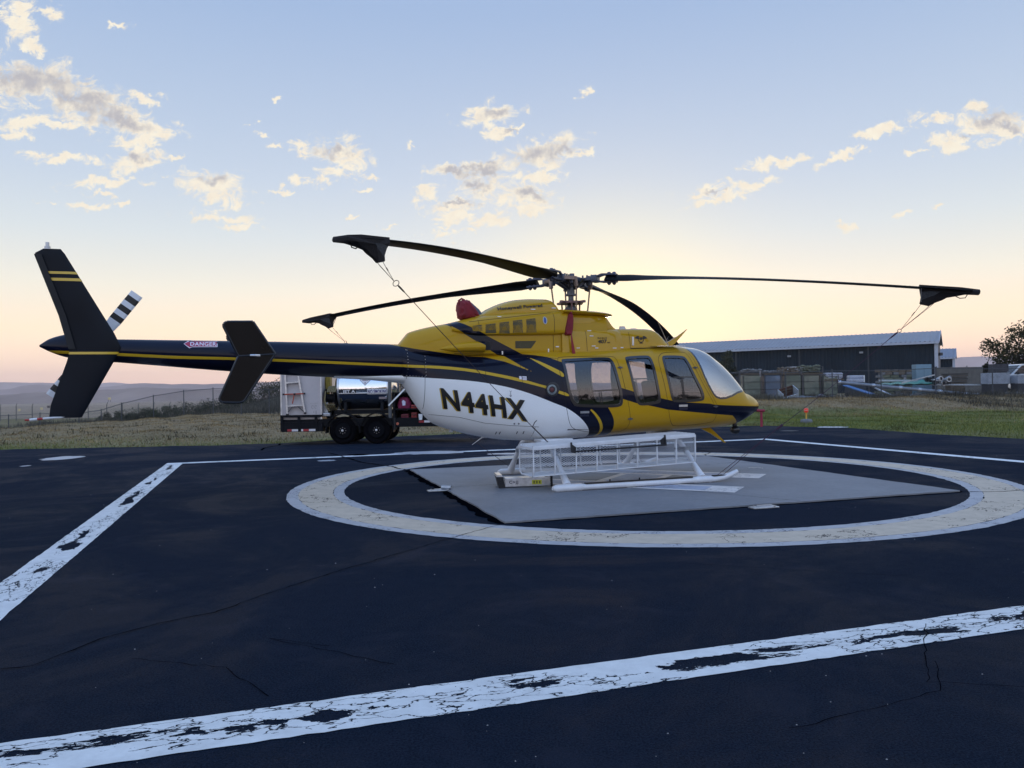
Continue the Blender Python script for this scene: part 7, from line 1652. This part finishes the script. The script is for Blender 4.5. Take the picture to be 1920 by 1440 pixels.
def leaves(name,centers,radii,n,size,m,parent,flat=.8):
    C_=np.array(centers,float); R_=np.array(radii,float); idx=rng.choice(len(C_),n,p=R_**2/np.sum(R_**2)); d=rng.normal(size=(n,3)); d/=np.linalg.norm(d,axis=1,keepdims=True); rad=R_[idx]*rng.uniform(.25,1.05,n)**.6
    p_=C_[idx]+d*rad[:,None]*[1,1,flat]; a=rng.normal(size=(n,3)); a/=np.linalg.norm(a,axis=1,keepdims=True); b=rng.normal(size=(n,3)); b-=a*(a*b).sum(1,keepdims=True); b/=np.linalg.norm(b,axis=1,keepdims=True); s=size*rng.uniform(.6,1.4,n)[:,None]
    V=np.stack([p_-a*s,p_+b*s*.45,p_+a*s,p_-b*s*.45],1).reshape(-1,3); F_=np.arange(4*n).reshape(-1,4); o=link_mesh(name,np_mesh(name,V,F_,m,False),parent); return o
bark=mat('bark',(.06,.045,.035),.9,var=.4,vscale=6,bump=.6)
def tree(name,loc,h,rx,label,cat,lm,nleaf,ls,group=None,trunk_h=.35,nb=9,spread=1.0,seed=1,low=.3):
    rr=random.Random(seed); e=empty(name,loc,label,cat,group); mb=MB(); th=h*trunk_h; r0=h*.022+.03; mb.tube([(0,0,-.2),(.03*h*rr.uniform(-1,1),0,th*.5),(0.02*h,0,th)],[r0,r0*.8,r0*.65],10)
    cs=[];rd=[]
    for k in range(nb):
        a=2.4*k+rr.uniform(-.4,.4); q=(k+.5)/nb; z=h*(low+(1-low-.12)*q); rad=rx*math.sqrt(max(.12,1-((q-.42)/.62)**2))*rr.uniform(.5,.95)*spread; tip=(rad*math.cos(a),rad*math.sin(a),z)
        st_=(0.01*h,0,min(th,z*.75)*rr.uniform(.6,1)); mid_=tuple(s_+(t_-s_)*.55 for s_,t_ in zip(st_,tip)); mid_=(mid_[0],mid_[1],mid_[2]+.04*h); mb.tube([st_,mid_,tip],[r0*.45,r0*.28,r0*.08],6)
        cs.append(tip); rd.append(rx*rr.uniform(.26,.42)); cs.append(mid_); rd.append(rx*rr.uniform(.16,.3))
        for j in range(3):
            a2=a+rr.uniform(-.8,.8); t2=(tip[0]+rx*.35*math.cos(a2)*rr.random(),tip[1]+rx*.35*math.sin(a2)*rr.random(),tip[2]+rx*rr.uniform(-.3,.35)); mb.tube([mid_,t2],[r0*.15,r0*.04],5); cs.append(t2); rd.append(rx*rr.uniform(.10,.22))
    mb.build('trunk',bark,e,True); leaves('crown',cs,rd,nleaf,ls,lm,e); return e
lm1=leaf_mat('leaf_olive',(.012,.014,.006),(.06,.058,.02)); lm2=leaf_mat('leaf_scrub',(.016,.022,.014),(.055,.065,.035)); lm3=leaf_mat('leaf_dusty',(.03,.035,.025),(.075,.08,.05))
c=on_ground(1968,84); tree('shade_tree',c,at(1960,596,84).z-c.z,5.4,'large olive green tree at the right edge behind the pickup','tree',lm1,15000,.17,trunk_h=.3,nb=17,seed=5,low=.14)
c=on_ground(1840,95); tree('shade_tree',c,at(1840,680,95).z-c.z,1.0,'small dark round tree left of the large tree','tree',lm1,1400,.16,trunk_h=.5,nb=6,seed=9)
for px,y,t_,seed in ((1852,96,684,3),(1866,98,680,4)):
    c=on_ground(px,y); tree('shade_tree',c,at(px,t_,y).z-c.z,1.2,['low dark tree just left of the large tree','low dark tree against the large tree'][seed-3],'tree',lm1,1500,.16,trunk_h=.4,nb=6,seed=seed)
c=on_ground(1352,70); tree('bush',c,at(1352,655,70).z-c.z,1.75,'feathery olive bush growing against the long shed behind the windshield','bush',lm3,5200,.085,trunk_h=.3,nb=11,seed=12,low=.12)
# scrub on the left bank
SL=['dusty scrub bush on the left bank, low and dark','wide dark scrub bush on the left bank crest','scrub bush standing behind the wire fence on the left','round scrub bush by the trailer box on the left bank']
k=0
for px,y,w,h in ((205,92,2.4,1.0),(225,94,3.0,1.1),(250,88,2.2,.9),(262,80,1.6,1.5),(280,82,1.9,1.5),(300,93,2.6,1.1),(322,90,3.0,1.6),(345,95,2.8,1.5),(352,76,2.0,1.2),(372,93,3.2,1.7),(398,92,3.0,1.8),(420,96,3.2,1.9),(432,80,2.2,1.3),(452,90,2.8,1.9),(470,94,3.0,1.8),(492,90,2.8,1.9),(512,92,3.2,2.0),(530,94,3.0,1.9),(548,90,3.2,1.9),(575,92,3.4,2.0),(610,93,3.2,2.0),(640,92,3,1.8),(700,92,3,1.9),(745,95,3.2,2.1),(780,94,3.0,2.0),(110,66,1.6,.8),(60,64,1.4,.9),(20,63,1.5,.8),(165,64,1.7,.8),(208,61.5,.8,.6),(236,99,3.4,1.5),(268,100,3.6,1.7),(300,101,3.8,1.9),(335,101,3.8,2.2),(365,102,4,2.4),(402,102,4,2.5),(440,102,4,2.5),(480,102,4,2.5),(215,97,3,1.3),(318,78,1.6,1.3),(388,77,1.8,1.2),(415,74,1.3,.9),(296,70,1.2,.8)):
    c=on_ground(px,y); e=empty('scrub_bush',c,'dusty grey green scrub bush on the slope beyond the left wire fence','bush','scrub bushes on the left bank')
    cs=[(random.uniform(-w*.5,w*.5),random.uniform(-w*.4,w*.4),random.uniform(.15,.85)*h) for _ in range(12)]; mb=MB()
    for q in cs: mb.tube([(q[0]*.2,q[1]*.2,0),q],[.03,.008],5)
    mb.build('stems',bark,e); leaves('foliage',cs,[h*.38]*12,1100,.085,lm2 if k%3 else lm3,e); k+=1
# grass
def grass(name,n,xr,yr,hr,w,cols,label,dens_fn,seed,lean=.5):
    r=np.random.default_rng(seed); x=r.uniform(*xr,n*3); y=r.uniform(*yr,n*3); ed=edge_dist(x,y); keep=(ed>r.normal(0,.14,n*3))&(r.random(n*3)<dens_fn(x,y,ed)); x=x[keep][:n]; y=y[keep][:n]; n=len(x)
    cl=.5+.5*np.sin(x*2.1+1.9*np.sin(y*1.3))*np.sin(y*1.7+1.3*np.sin(x*.9)); z=terrain_z(x,y); h=r.uniform(*hr,n)*(.55+.9*cl); a=r.uniform(0,6.283,n); ww=w*r.uniform(.6,1.5,n); lx=r.normal(0,lean,n)*h; ly=r.normal(0,lean,n)*h*.6
    b=np.stack([x,y,z],-1); sx=np.stack([np.cos(a)*ww,np.sin(a)*ww,0*a],-1); tip=b+np.stack([lx,ly,h],-1)
    V=np.stack([b-sx,b+sx,tip],1).reshape(-1,3); F_=np.arange(3*n).reshape(-1,3)
    m=leaf_mat(name+'_blades',*cols); o=link_mesh(name,np_mesh(name,V,F_,m,False)); setprops(o,label,'grass',kind='stuff'); return o
gmk=lambda x,y:green_mask(x,y)
greens=((.06,.08,.014),(.25,.26,.075)); tans=((.08,.052,.024),(.38,.28,.14))
grass('grass',90000,(1,46),(19,47),(.03,.10),.010,greens,'short green lawn between the asphalt and the right berm',lambda x,y,e:gmk(x,y)**1.2,1)
grass('dry_grass',80000,(0,46),(27,50),(.03,.13),.010,tans,'dry tan grass over the right berm',lambda x,y,e:(1-gmk(x,y))*(.25+.75*(y>34)),2)
grass('grass',45000,(-42,1),(20.5,60),(.03,.11),.010,greens,'green grass fringe along the left edge of the asphalt',lambda x,y,e:gmk(x,y)**1.6,3)
grass('dry_grass',130000,(-46,2),(22,62),(.02,.075),.011,tans,'short dry tan grass on the left slope below the fence',lambda x,y,e:(1-gmk(x,y))*.9,4)
grass('dark_weeds',9000,(-44,1),(24,60),(.05,.16),.016,((.018,.022,.014),(.07,.065,.04)),'low dark weeds dotted over the left slope',lambda x,y,e:(np.sin(x*1.9+2*np.sin(y*.8))*np.sin(y*1.4+x*.5)>.55)*1.0,8,.6)
grass('tall_weeds',42000,(-52,4),(60.3,100),(.15,.65),.022,((.03,.033,.03),(.125,.115,.09)),'tall dry weeds beyond the left wire fence',lambda x,y,e:.5+.5*np.sin(x*.4+y*.3)**2,5,.35)
grass('tall_weeds',9000,(12,44),(46.5,52),(.12,.5),.014,((.03,.035,.02),(.16,.14,.08)),'tall weeds along the foot of the right fence',lambda x,y,e:(np.sin(x*1.3)*np.sin(x*.37+2)>.05)*1.0,6,.4)
grass('tall_weeds',14000,(24,46),(36,46),(.08,.30),.012,((.07,.05,.035),(.22,.16,.10)),'sparse brown weeds on the right end of the berm',lambda x,y,e:(1-gmk(x,y))*(.5+.5*np.sin(x*1.1+y)**2),7,.4)
# trees on the airfield side behind the camera, seen only in reflections
V=[];F_=[]
lmb=leaf_mat('leaf_dark_back',(.008,.010,.006),(.03,.034,.018))
cs=[];rd=[]
for k in range(46):
    x=-290+13*k+random.uniform(-4,4); h=random.uniform(2,6.5); 
    for j in range(5): cs.append((x+random.uniform(-4,4),-115+random.uniform(-6,6),h*random.uniform(.25,.9))); rd.append(random.uniform(2.2,4))
o=leaves('treeline',cs,rd,16000,.75,lmb,None); setprops(o,'dark line of trees behind the camera mirrored in the windows','treeline',kind='stuff')
